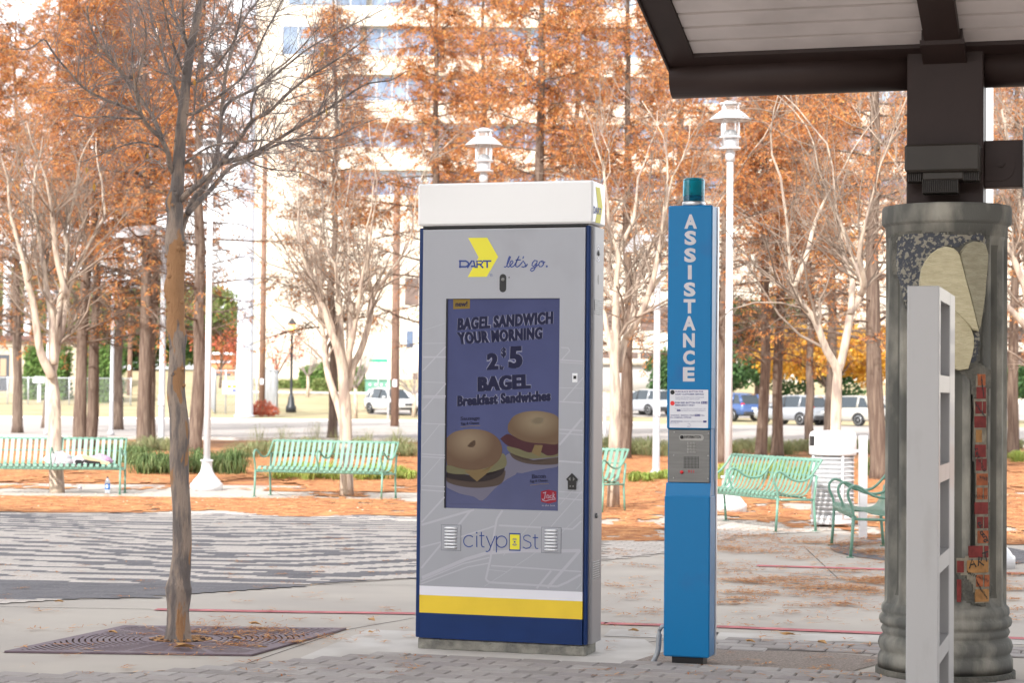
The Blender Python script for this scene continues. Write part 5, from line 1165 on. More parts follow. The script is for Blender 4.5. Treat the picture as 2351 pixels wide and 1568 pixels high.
# low brick building at the left
LY = 152; lb_ = empty('brick_building', gx(0, LY)); tag(lb_, 'low cream brick building with a brown roof edge at the far left', 'building'); zb_ = lb_.location.z
zl_ = lambda py: at(60, py, LY).z-zb_; xl_ = lambda px: gx(px, LY).x-lb_.location.x
m_cb = mat('cream_brick', (0.43, 0.36, 0.28), .9, var=.15, vscale=12, stretch=(1, 1, 3))
MB().box(-16, xl_(192), 0, 14, -.5, zl_(783)).build('wall', m_cb, lb_); MB().box(-16.3, xl_(196), -.4, 14.3, zl_(783), zl_(771)).build('roof_fascia', mat('brown_fascia', (0.13, 0.06, 0.05), .6), lb_)
m_dd = mat('dark_door', (0.04, 0.045, 0.06), .4); c = MB(); c.box(xl_(-6), xl_(20), -.06, .0, zl_(898), zl_(815)); dr = c.build('door', m_dd, lb_); c = MB(); c.box(xl_(0), xl_(14), -.09, -.061, zl_(864), zl_(824)); c.build('door_glass', mat('door_glass', (0.30, 0.22, 0.14), .2), dr)
# far orange and white shops
fs = empty('low_shops', gx(560, 190)); tag(fs, 'far low shops in orange and white behind the enclosure', 'building'); zf = lambda py: at(560, py, 190).z-fs.location.z; xf = lambda px: gx(px, 190).x-fs.location.x
m_os = mat('orange_wall', (0.62, 0.26, 0.13), .8, var=.15, vscale=1)
MB().box(xf(470), xf(535), 0, 8, -1, zf(815)).build('wall', m_os, fs); MB().box(xf(535), xf(640), .5, 8, -1, zf(838)).build('wall', m_crm, fs)
MB().box(xf(468), xf(536), -1.2, 8.2, zf(815), zf(810)).build('roof', m_band, fs); MB().box(xf(480), xf(535), -1.25, -.9, zf(834), zf(829)).build('awning', m_mono, fs)
for k in range(2): MB().box(xf(494+k*20), xf(510+k*20), -.06, -.001, zf(874), zf(858)).build('window', m_dd, fs)

# ================================================================== TREES
m_bark = mat('grey_maple_bark', (0.17, 0.145, 0.135), .9, col2=(0.34, 0.265, 0.215), vscale=9, stretch=(1.8, 1.8, .40), thr=(.44, .56), bump=.9, bscale=60, detail=9)
def bark_patches():
    m = m_bark; t = m.node_tree; n = t.nodes; l = t.links; b = n['Principled BSDF']; old = b.inputs['Base Color'].links[0].from_socket
    tc = n.new('ShaderNodeTexCoord'); mp = n.new('ShaderNodeMapping'); l.new(tc.outputs['Object'], mp.inputs[0]); mp.inputs['Scale'].default_value = (5, 5, 1.3)
    no = n.new('ShaderNodeTexNoise'); no.inputs['Scale'].default_value = 1.6; no.inputs['Detail'].default_value = 7; l.new(mp.outputs[0], no.inputs[0])
    sx = n.new('ShaderNodeSeparateXYZ'); l.new(tc.outputs['Object'], sx.inputs[0])
    # stripped wood between 1.95 m and 2.5 m, thinner scars lower down
    cr = n.new('ShaderNodeValToRGB'); mr = n.new('ShaderNodeMapRange'); mr.inputs[2].default_value = 5; l.new(sx.outputs[2], mr.inputs[0]); l.new(mr.outputs[0], cr.inputs[0])
    el = cr.color_ramp.elements; el[0].position = 0; el[0].color = (.05, .05, .05, 1); el[1].position = 1; el[1].color = (0, 0, 0, 1)
    for p, v in ((.05, .09), (.30, .09), (.385, .10), (.40, .24), (.49, .26), (.515, .04), (.56, 0)): e = el.new(p); e.color = (v, v, v, 1)
    ad = n.new('ShaderNodeMath'); ad.operation = 'ADD'; l.new(no.outputs[0], ad.inputs[0]); l.new(cr.outputs[0], ad.inputs[1])
    m2 = n.new('ShaderNodeMapRange'); m2.inputs[1].default_value = .655; m2.inputs[2].default_value = .675; l.new(ad.outputs[0], m2.inputs[0])
    mx = n.new('ShaderNodeMix'); mx.data_type = 'RGBA'; l.new(m2.outputs[0], mx.inputs[0]); l.new(old, mx.inputs[6]); mx.inputs[7].default_value = (0.38, 0.205, 0.10, 1); l.new(mx.outputs[2], b.inputs['Base Color'])
bark_patches()
m_twig = mat('grey_twigs', (0.28, 0.235, 0.22), .85)
m_myr = mat('crape_myrtle_bark', (0.52, 0.42, 0.33), .75, col2=(0.30, 0.23, 0.19), vscale=5, stretch=(2.5, 2.5, .5), thr=(.46, .62), bump=.3, bscale=30, detail=8)
m_myt = mat('pale_twigs', (0.27, 0.205, 0.16), .85, var=.3, vscale=2)
m_cyb = mat('cypress_bark', (0.105, 0.07, 0.054), .95, col2=(0.20, 0.15, 0.115), vscale=6, stretch=(4, 4, .3), thr=(.4, .65), bump=.9, bscale=25, detail=8)
def grow(mb, p, d, L, r, lvl, rnd, up=.15, kids=(5, 5, 4), spread=.7, seg=(5, 4, 3), wob=.18, shrink=(.5, .65), cap=60000):
    """one shoot and its side shoots"""
    if len(mb.v) > cap: return
    n = 4 if lvl == 0 else 3; pts = [p]; q = p; dd = d.normalized()
    for i in range(n):
        dd = (dd+Vector((rnd.gauss(0, wob), rnd.gauss(0, wob), rnd.gauss(0, wob)+up*.3))).normalized(); q = q+dd*L/n; pts.append(q)
    mb.tube(pts, [r*(1-.6*i/n) for i in range(n+1)], seg[min(lvl, 2)], 0, False)
    if lvl >= len(kids): return
    for k in range(kids[lvl]):
        t = rnd.uniform(.15, 1.0); i = min(n-1, int(t*n)); f = t*n-i; s = pts[i].lerp(pts[i+1], f); ax = (pts[i+1]-pts[i]).normalized()
        o = ax.orthogonal().normalized(); o.rotate(Matrix.Rotation(rnd.uniform(0, 2*pi), 3, ax)); a = spread*rnd.uniform(.5, 1.25)
        nd = (ax*cos(a)+o*sin(a)+Vector((0, 0, up))).normalized()
        grow(mb, s, nd, L*rnd.uniform(*shrink)*(1.15-.45*t), r*(1-.6*t)*.55, lvl+1, rnd, up, kids, spread, seg, wob, shrink, cap)
# ---- near street tree, its limbs traced from the photograph, set at their own depths
NT = gp(408, 1474); YN = NT.y
nt0 = empty('bare_street_tree', (NT.x, NT.y, 0)); tag(nt0, 'bare grey street tree with peeling orange bark scars growing out of the grate', 'tree')
def LP(l, dy0=0, dy1=0, cf=None):
    o = []
    for i, p in enumerate(l):
        x, y = (cf(p[0], p[1]) if cf else (p[0], p[1])); Y = YN+dy0+(dy1-dy0)*i/max(1, len(l)-1); o.append(at(x, y, Y)-NT)
    return o
PXM = YN/FPX
tk = [(407, 1480, 31), (407, 1462, 27), (408, 1430, 25), (409, 1395, 26), (410, 1352, 29), (413, 1325, 24), (417, 1280, 22), (418, 1220, 21), (416, 1150, 21), (412, 1100, 21), (411, 1050, 21), (412, 1000, 22), (410, 950, 21), (404, 900, 20), (406, 850, 19), (408, 800, 18), (408, 775, 21), (402, 745, 20), (404, 715, 20), (402, 690, 20), (400, 660, 23), (404, 630, 20), (405, 590, 22), (403, 560, 25), (401, 520, 20), (403, 485, 19), (398, 465, 19), (405, 440, 16),
      (409, 400, 14.5), (412, 350, 13.5), (415, 300, 12.5), (421, 250, 12), (425, 210, 11.5), (430, 165, 11), (436, 120, 10.5), (444, 80, 9.5), (452, 40, 8.5), (458, 0, 8), (462, -60, 7), (464, -140, 5), (468, -260, 3)]
trk = MB(); P = smooth_path([(*(at(a, b2, YN)-NT),) for a, b2, r in tk], 4); R_ = []
for i in range(len(P)):
    f = i/4; k = min(int(f), len(tk)-2); f -= k; R_.append((tk[k][2]*(1-f)+tk[k+1][2]*f)*PXM)
P[0].z = -.02; seg = 20; tv0 = len(trk.v); trk.tube(P, R_, seg, 0, True)
for i in range(tv0, len(trk.v)):      # lumpy bark
    v = Vector(trk.v[i]); k = (i-tv0)//seg
    if k < len(P): c_ = P[k]; d = v-c_; d2 = 1+.07*nz(v.x*9, v.y*9, v.z*2.4)+.07*nz(v.x*26, v.y*26, v.z*8)+.05*nz(v.x*60, v.y*60, v.z*14)+(.22*max(0, 1-v.z/.18)*(.5+.5*cos(atan2(d.y, d.x)*5)) if v.z < .18 else 0); trk.v[i] = tuple(c_+d*d2)
rk = random.Random(4)
for _ in range(26):                   # knots and old branch stubs
    k = rk.randrange(len(P)//3, len(P)-12); a = rk.uniform(pi, 2*pi); dd = Vector((cos(a), sin(a), .15)); r = R_[k]
    trk.tube([P[k]+dd*r*.6, P[k]+dd*(r*1.10), P[k]+dd*(r*1.22)], [r*.36, r*.26, r*.08], 7)
trk.build('trunk', m_bark, nt0)
g1 = lambda x, y: (.2992*x, .2992*y); g2 = lambda x, y: (645+.2992*x, .2992*y); g4 = lambda x, y: (.2992*x, 469+.2992*y)
limbs = [  # crop coordinates, start radius, end radius (crop px), depth offsets
 ([(1372, 1830), (1415, 1700), (1455, 1590), (1500, 1500), (1560, 1450), (1640, 1300), (1690, 1000), (1705, 800), (1735, 550), (1775, 400), (1815, 250), (1900, 100), (1980, 0), (2040, -120)], 34, 9, .0, .9, 0),
 ([(1385, 1530), (1430, 1490), (1500, 1430), (1640, 1310), (1715, 1225), (1850, 1050), (1940, 920), (2060, 860), (2200, 720), (2351, 600), (2470, 520), (2620, 430), (2760, 330), (2860, 230)], 34, 3.5, 0, -.9, 0),
 ([(1715, 1235), (1800, 1222), (1900, 1195), (2100, 1085), (2351, 930), (2490, 850), (2680, 720), (2820, 640), (3000, 610), (3120, 540)], 26, 3.5, -.3, -.5, 0),
 ([(1440, 1640), (1540, 1530), (1620, 1450), (1760, 1290), (1900, 1225), (2120, 1110), (2351, 1060), (2560, 1050), (2750, 960), (2920, 900)], 30, 4, .05, .8, 0),
 ([(1435, 878), (1500, 862), (1560, 830), (1700, 720), (1850, 600), (1950, 450), (2010, 300), (2100, 130), (2170, -10), (2220, -120)], 18, 7, 0, .5, 0),
 ([(1470, 640), (1580, 590), (1700, 450), (1800, 300), (1850, 100), (1870, -60)], 15, 6, 0, -.5, 0),
 ([(1700, 880), (1760, 780), (1900, 705), (2050, 620), (2200, 500), (2351, 380), (2520, 280), (2700, 190), (2820, 130), (2980, 50)], 20, 3.5, .4, .9, 0),
 ([(1500, 350), (1600, 290), (1700, 180), (1760, 40), (1790, -80)], 13, 6, 0, .4, 0),
 ([(1335, 1330), (1300, 1260), (1290, 1180), (1235, 1060), (1150, 980), (1085, 880), (1045, 700), (1030, 600), (960, 580), (850, 450), (735, 290), (680, 150), (668, 40)], 30, 8, 0, -.6, 0),
 ([(1240, 1050), (1190, 920), (1110, 800), (1040, 690), (950, 590), (880, 490), (800, 330), (730, 130)], 20, 7, -.1, .5, 0),
 ([(1085, 880), (1010, 840), (930, 805), (830, 770), (700, 710), (620, 650), (560, 580), (470, 480), (400, 390), (335, 300), (230, 370), (110, 370)], 18, 5, -.35, -.8, 0),
 ([(1395, 810), (1360, 720), (1320, 610), (1290, 520), (1230, 350), (1170, 180), (1145, 40), (1130, -80)], 20, 9, 0, .5, 0),
 ([(1425, 590), (1370, 450), (1310, 280), (1270, 100), (1240, -40)], 14, 7, 0, -.5, 0),
 ([(1450, 390), (1400, 260), (1350, 150), (1305, 0), (1290, -100)], 20, 12, 0, .3, 0), ([(1445, 360), (1415, 260), (1405, 120), (1400, -60)], 16, 9, 0, -.4, 0),
 ([(1420, 1250), (1500, 1190), (1620, 1120), (1800, 1090), (2000, 1075), (2200, 1080), (2400, 1000)], 14, 5, 0, -.9, 0),
 ([(1300, 1180), (1180, 1110), (1050, 1090), (900, 1130), (780, 1180), (640, 1240)], 11, 4, 0, -.8, 0), ([(1260, 1290), (1180, 1220), (1110, 1240), (1040, 1290), (960, 1370)], 9, 3, 0, .5, 0),
 ([(1090, 905), (960, 908), (800, 890), (680, 900), (560, 880)], 11, 4, -.3, -1.1, 0), ([(1400, 620), (1300, 570), (1200, 540), (1100, 450), (1040, 360), (960, 200)], 12, 5, 0, .8, 0),
 ([(1410, 1000), (1480, 900), (1500, 700), (1520, 500), (1600, 300), (1640, 100), (1650, -60)], 12, 6, .1, 1.0, 0),
 ([(1040, 700), (1020, 500), (1010, 300), (1000, 100), (960, -40)], 11, 5, -.5, -.2, 0), ([(1050, 620), (1080, 480), (1120, 300), (1100, 120), (1050, 0)], 9, 4, -.5, -.9, 0),
 ([(1940, 925), (1925, 860), (1960, 700), (2080, 560), (2200, 470), (2330, 340), (2450, 200)], 12, 5, -.6, -1.2, 0), ([(2100, 1085), (2250, 1100), (2400, 1160), (2600, 1130), (2800, 1080)], 9, 3, -.4, -.9, 0), ([(1900, 1230), (1960, 1260), (2100, 1300), (2351, 1330), (2520, 1440)], 11, 4, .4, .9, 0),
]
lb_m = MB(); tw = MB(); rt = random.Random(21)
for (l, r0, r1, d0, d1, _) in limbs:
    P = smooth_path(LP(l, d0, d1, g1), 4); n = len(P); k_ = .2992*PXM*.80; Rr = [(r0+(r1-r0)*(i/(n-1))**.8)*k_ for i in range(n)]
    b = MB(); b.tube(P, Rr, 9, 0, True); b.build('limb', m_bark, nt0)
    Lt = sum((P[i+1]-P[i]).length for i in range(n-1)); cnt = int(Lt*26)
    for _k in range(cnt):
        i = rt.randrange(n//6, n-1); ax = (P[i+1]-P[i]).normalized(); o = ax.orthogonal().normalized(); o.rotate(Matrix.Rotation(rt.uniform(0, 2*pi), 3, ax)); a = rt.uniform(.5, 1.25)
        grow(tw, P[i], ax*cos(a)+o*sin(a)+Vector((0, 0, .15)), rt.uniform(.16, .48), min(Rr[i]*.5, .0046), 0, rt, .12, (4, 3, 2), .8, (4, 3, 3), .26, (.45, .75), 700000)
tw.build('twigs', m_twig, nt0)
m_yl = mat('last_leaves', (0.50, 0.26, 0.05), .7, island=[(0.55, 0.30, 0.05), (0.40, 0.16, 0.05), (0.6, .38, .1)], transl=.3)
lf_ = MB()
for _ in range(75):
    v = Vector(rt.choice(tw.v)); a = rt.uniform(0, 6.3); s = rt.uniform(.012, .026); e = Vector((cos(a), rt.uniform(-.5, .5), sin(a))).normalized()*s; f_2 = e.orthogonal().normalized()*s*.6; lf_.add([v, v-Vector((0, 0, s))+f_2, v-Vector((0, 0, 2*s))+e*.4, v-Vector((0, 0, s))-f_2], [(0, 1, 2, 3)])
lf_.build('hanging_leaves', m_yl, nt0)

# ---- crape myrtles: pale, many-stemmed
def myrtle(base, label, stems, cf, w, seed, kids=(5, 4, 3), nb=18, cap=100000):
    B = gp(*base); Y0 = B.y; t = empty('crape_myrtle', (B.x, B.y, 0)); tag(t, label, 'tree', 'pale multi-stemmed bare trees'); rnd = random.Random(seed); twg = MB(); k = Y0/FPX
    for (l, r0, r1, d0, d1) in stems:
        pts = [at(*cf(*p), Y0+d0+(d1-d0)*i/(len(l)-1))-B for i, p in enumerate(l)]; P = smooth_path(pts, 3)
        if d0 == 0 and P[0].z < .9: P = [Vector((P[0].x*.5, 0, -.03))]+P if P[0].z > .3 else P; P[0].z = min(P[0].z, -.03)
        ext = (P[-1]-P[-3]).normalized(); q = P[-1]; nbase = len(P)
        top = q.z
        while q.z < 5.6 and len(P) < 60: ext = (ext+Vector((rnd.gauss(0, .22), rnd.gauss(0, .22), .10))).normalized(); q = q+ext*.3; P.append(q)
        n = len(P); n0 = nbase; R = [((r0+(r1-r0)*min(1, i/(n0*.8)))*k*(1-.9*max(0, i/n0-.5))) if i < n0 else max(.006, R_last*(1-.85*(i-n0+1)/(n-n0+1))) for i, R_last in [(i, (r1*k*.5)) for i in range(n)]]
        b = MB(); b.tube(P, R, 10, 0, True)
        b.v = [tuple(Vector(v)*(1)+Vector((.010*nz(v[0]*6, v[1]*6, v[2]*2), .010*nz(v[0]*6+5, v[1]*6, v[2]*2), 0))) for v in b.v]
        b.build('stem', m_myr, t)
        for _ in range(nb):
            i = rnd.randrange(n//3, n-1); ax = (P[i+1]-P[i]).normalized(); o = ax.orthogonal().normalized(); o.rotate(Matrix.Rotation(rnd.uniform(0, 2*pi), 3, ax)); a = rnd.uniform(.3, .75)
            grow(twg, P[i], ax*cos(a)+o*sin(a), rnd.uniform(.7, 1.7), max(.007, R[i]*.42), 0, rnd, .14, kids, .75, (5, 4, 3), .24, (.4, .65), cap)
    twg.build('branches', m_myt, t); return t
c5 = lambda x, y: (528+.2243*x, 586+.2243*y); c4 = lambda x, y: (.2992*x, 469+.2992*y); c7 = lambda x, y: (1366+.2992*x, 528+.2992*y); c6 = lambda x, y: (1583+.2991*x, 586+.2991*y)
myrtle((132, 1132), 'pale forked bare tree growing behind the left bench', [
 ([(440, 2216), (425, 1900), (415, 1567), (408, 1400), (395, 1290), (410, 1240), (430, 1100), (480, 900), (512, 690), (560, 560), (640, 385), (740, 200), (800, 80), (790, -30)], 17, 5, 0, .6),
 ([(395, 1320), (370, 1270), (312, 1130), (280, 950), (250, 750), (213, 600), (170, 400), (110, 200), (70, 0), (60, -200)], 11, 5, 0.01, -.6),
 ([(412, 1230), (402, 1050), (395, 850), (350, 600), (312, 330), (280, 150), (250, 0), (270, -250)], 9, 4, 0.01, .5), ([(512, 700), (450, 480), (420, 300), (400, 100), (388, 0), (350, -200)], 8, 4, .2, -.3), ([(400, 1050), (440, 850), (480, 650), (520, 400), (500, 200), (560, 0), (600, -200)], 8, 4, .1, .9)], c4, 1, 31)
myrtle((797, 1139), 'pale bare tree with a fan of stems behind the middle bench', [
 ([(1195, 2465), (1190, 2000), (1180, 1568), (1165, 1350), (1140, 1100), (1100, 950), (1030, 780), (970, 580), (900, 400), (820, 200), (740, 0), (700, -250)], 16, 5, 0, -.5),
 ([(1190, 1900), (1130, 1620), (1060, 1400), (1000, 1200), (980, 1100), (960, 850), (920, 600), (935, 300), (900, 0), (940, -300)], 10, 4, 0.01, .6), ([(1150, 1150), (1135, 850), (1125, 650), (1110, 400), (1080, 130), (1010, 0), (960, -200)], 9, 4, .05, .3),
 ([(1190, 1300), (1200, 1100), (1250, 850), (1300, 600), (1340, 300), (1390, 0), (1400, -300)], 9, 4, .02, -.5), ([(1200, 1380), (1235, 1250), (1260, 1130), (1350, 950), (1430, 650), (1460, 430), (1540, 300), (1640, 160), (1760, 0), (1850, -200)], 10, 4, 0.02, .3),
 ([(1215, 1150), (1220, 850), (1225, 500), (1200, 200), (1215, -50)], 8, 4, .05, .8), ([(1460, 440), (1420, 250), (1410, 50), (1440, -200)], 6, 4, .2, -.2), ([(1050, 800), (950, 500), (880, 250), (860, 0), (820, -300)], 7, 3, .0, .9)], c5, 1, 32)
myrtle((1408, 1166), 'pale bare tree rising just right of the kiosk', [
 ([(140, 2132), (150, 1568), (160, 1300), (150, 1050), (160, 800), (160, 650), (160, 400), (180, 190), (110, 0), (90, -250), (60, -500)], 15, 5, 0, -.3),
 ([(155, 1130), (130, 960), (90, 750), (60, 600), (-20, 350), (-60, 100)], 9, 4, 0.02, .5), ([(180, 1090), (230, 850), (290, 680), (310, 450), (370, 250), (420, 120), (510, 0), (560, -250)], 9, 5, 0.02, .6),
 ([(240, 830), (310, 720), (390, 560), (460, 330), (500, 100), (520, -60), (560, -400)], 9, 4, .1, -.5), ([(440, 460), (480, 390), (560, 300), (680, 200), (760, 60)], 6, 3, .0, .1), ([(180, 200), (230, 60), (300, -100), (330, -400)], 6, 4, .1, .4)], c7, 1, 33)
myrtle((1912, 1208), 'pale bare tree forking in a wide V behind the litter bin', [
 ([(1100, 2079), (1110, 1600), (1122, 1310), (1132, 1000), (1130, 870), (1050, 720), (960, 500), (860, 370), (790, 220), (765, 0), (740, -300), (700, -600)], 15, 5, 0, -.5),
 ([(1125, 900), (1160, 830), (1210, 600), (1240, 440), (1305, 320), (1330, 250), (1290, 100), (1240, 0), (1190, -150)], 11, 6, 0.01, .4), ([(1240, 450), (1250, 250), (1240, 150), (1180, 20), (1150, -200), (1050, -500)], 8, 4, .1, .6), ([(1310, 310), (1340, 200), (1300, 0), (1350, -250), (1420, -500)], 7, 4, .2, -.5),
 ([(800, 240), (900, 0), (960, -250), (1080, -500)], 7, 4, -.4, .6)], c6, 1, 34, nb=22, cap=100000)
myrtle((2385, 1175), 'pale bare tree at the right edge beyond the column, its branches reaching in', [
 ([(2385, 1175), (2380, 1000), (2400, 800), (2370, 600), (2330, 400), (2300, 250)], 15, 5, 0, .4), ([(2390, 850), (2350, 650), (2280, 500), (2230, 350), (2200, 200)], 9, 4, .02, -.5), ([(2395, 800), (2330, 720), (2240, 640), (2150, 560), (2080, 420)], 9, 3, .02, -.4), ([(2370, 620), (2390, 400), (2350, 200)], 8, 4, .1, .5)], lambda x, y: (x, y), 1, 35, nb=18)

# ---- bald cypresses in rust-orange autumn foliage
RUST = [(0.48, 0.175, 0.055), (0.60, 0.25, 0.08), (0.36, 0.12, 0.045), (0.66, 0.30, 0.10), (0.52, 0.195, 0.06), (0.60, 0.38, 0.13), (0.44, 0.15, 0.05)]
m_fol = mat('cypress_foliage', (0.5, 0.2, 0.06), .85, island=RUST, transl=.35)
def cypress(label, seed, H=15.0, r0=.21, z_fol=4.2, dens=1.0, spread=2.5):
    rnd = random.Random(seed); t = empty('bald_cypress'); tag(t, label, 'tree', 'rust coloured cypresses'); b = MB(); pts = []; x = y = 0
    for i in range(16): z = H*i/15; pts.append(Vector((x, y, z))); x += rnd.gauss(0, .035); y += rnd.gauss(0, .035)
    R = [r0*(1-.88*(i/15)**.85)+.012 for i in range(16)]; P = [pts[0]+Vector((0, 0, -.05))]+[Vector((0, 0, .25))]+pts[1:]; R = [r0*1.35, r0*1.1]+R[1:]; b.tube(P, R, 14)
    b.v = [(v[0]*(1+.10*sin(atan2(v[1], v[0])*6+v[2])), v[1]*(1+.10*sin(atan2(v[1], v[0])*6+v[2])), v[2]) for v in b.v]; b.build('trunk', m_cyb, t)
    br = MB(); fo = MB(); nb = 92
    for i in range(nb):
        z = 2.9+(H-3.2)*(i/nb)**.95; k = min(14, int(z/H*15)); c = pts[k].lerp(pts[k+1], z/H*15-k); a = i*2.4+rnd.uniform(-.5, .5); L = spread*(1-(z/H)**1.6*.8)*rnd.uniform(.7, 1.2)
        if z < z_fol+1: L *= rnd.uniform(.6, 1.1)
        d = Vector((cos(a), sin(a), rnd.uniform(-.05, .35))); Q = [c]; q = c
        for s in range(5): d = (d.normalized()+Vector((rnd.gauss(0, .10), rnd.gauss(0, .10), rnd.gauss(0, .07)-.02))); q = q+d.normalized()*L/5; Q.append(q)
        br.tube(Q, [.034*L/2.5*(1-.16*s) for s in range(6)], 5, 0, False)
        leafy = min(1, max(.0, (z-z_fol+rnd.uniform(-.9, 1.2))/3.0)); lf = (.10+.90*leafy)*dens
        for s in range(int(16+L*7)):
            f = rnd.uniform(.15, 1); k2 = min(4, int(f*5)); p = Q[k2].lerp(Q[k2+1], f*5-k2); ax = (Q[k2+1]-Q[k2]).normalized(); o = ax.orthogonal().normalized(); o.rotate(Matrix.Rotation(rnd.uniform(0, 2*pi), 3, ax)); dd = (ax*.7+o*.9+Vector((0, 0, -.05))).normalized(); l2 = rnd.uniform(.3, .75)
            e = p+dd*l2; e.z -= .06; br.tube([p, p.lerp(e, .5)+Vector((0, 0, .03)), e], [.009, .006, .002], 3, 0, False)
            if rnd.random() > lf: continue
            for w_ in range(rnd.randint(14, 26)):
                f3 = rnd.uniform(.1, 1.05); c2_ = p.lerp(e, f3); c2_ = c2_+Vector((rnd.gauss(0, .035), rnd.gauss(0, .035), rnd.gauss(0, .02)))
                da = rnd.uniform(0, 2*pi); ld = (dd*.6+Vector((cos(da), sin(da), -.55+rnd.gauss(0, .35)))*.8).normalized(); ll = rnd.uniform(.07, .15); wd = ld.orthogonal().normalized(); wd.rotate(Matrix.Rotation(rnd.uniform(0, 3.1), 3, ld)); wd *= rnd.uniform(.009, .017)
                fo.add([c2_, c2_+ld*ll*.45+wd, c2_+ld*ll, c2_+ld*ll*.45-wd], [(0, 1, 2, 3)])
    br.build('branches', m_cyb, t); fo.build('foliage', m_fol, t); return t
CYS = [cypress('x', 51, 15, .175, 5.0, 1.0, 2.8), cypress('x', 52, 14, .165, 4.4, 1.0, 2.9), cypress('x', 53, 16, .175, 5.4, 1.0, 2.7), cypress('x', 54, 12, .125, 3.6, .8, 2.2)]
used = set()
CY_SPOTS = [  # picture column of the trunk foot, depth, variant, scale, rotation, label
 (182, 55, 0, 1.0, .3, 'straight brown cypress trunk, left one of the pair behind the left bench'), (207, 56.5, 2, .9, 2.1, 'straight brown cypress trunk, right one of the pair behind the left bench'),
 (331, 54.5, 1, 1.12, 1.2, 'leaning brown cypress beside the grey shoebox light pole'), (345, 61, 3, 1.2, 4.0, 'thinner cypress trunk standing behind the leaning one'),
 (446, 52, 2, 1.02, 3.3, 'cypress trunk partly covered by the bare grey street tree'), (763, 67, 3, 1.25, .7, 'slim grey-brown cypress behind the fan-stemmed pale tree'),
 (1000, 60, 1, 1.1, 2.6, 'cypress behind the kiosk, first left of the lamp lantern'), (1222, 50, 0, 1.0, 5.1, 'thick cypress trunk directly above the kiosk, right of the lamp lantern'),
 (1432, 50, 2, .85, 1.9, 'cypress trunk close behind the pale tree right of the kiosk'), (1652, 47.5, 1, .92, .1, 'cypress trunk half hidden behind the white lamp pole and blue pillar'),
 (1747, 51, 0, .84, 4.4, 'left trunk of the dark cypress pair right of the blue pillar'), (1784, 52.5, 2, .84, 1.0, 'right trunk of the dark cypress pair right of the blue pillar'),
 (1858, 66, 3, 1.1, 2.9, 'thin pale grey cypress trunk left of the forked tree behind the bin'), (2018, 38.8, 0, .92, 2.2, 'broad pale brown cypress trunk just left of the fluted column'),
 (2325, 54, 1, .95, 5.5, 'cypress trunk at the right edge beyond the column'), (40, 74, 1, 1.1, 3.7, 'cypress crown at the far left edge of the picture'),
 (1105, 76, 2, 1.2, .9, 'far cypress behind the lantern over the kiosk'), (1330, 78, 0, 1.2, 3.0, 'far cypress right of the thick trunk above the kiosk'), (1560, 66, 2, 1.15, 4.6, 'far cypress left of the blue pillar'),
 (1905, 78, 1, 1.25, 1.5, 'far cypress behind the forked pale tree'), (2130, 64, 2, 1.15, .4, 'far cypress hidden behind the column, its crown above it'), (2215, 80, 0, 1.2, 2.4, 'far cypress whose crown fills the gap right of the shelter post'),
 (110, 84, 0, 1.25, 5.0, 'far cypress behind the left pair of trunks'), (270, 82, 2, 1.15, 1.1, 'far cypress between the pair and the leaning trunk'), (-60, 60, 2, 1.1, 1.1, 'cypress just outside the left edge, its branches reaching in')]
for (px, Y, v, s, rz, lab) in CY_SPOTS:
    p = gx(px, Y, 0)
    if v not in used: o = CYS[v]; used.add(v); o.location = p; o.rotation_euler = (0, 0, rz); o.scale = (s,)*3
    else: o = dup(CYS[v], p, rz, s)
    o['label'] = lab
    if px == 331: o.rotation_euler = (0, -.045, rz)

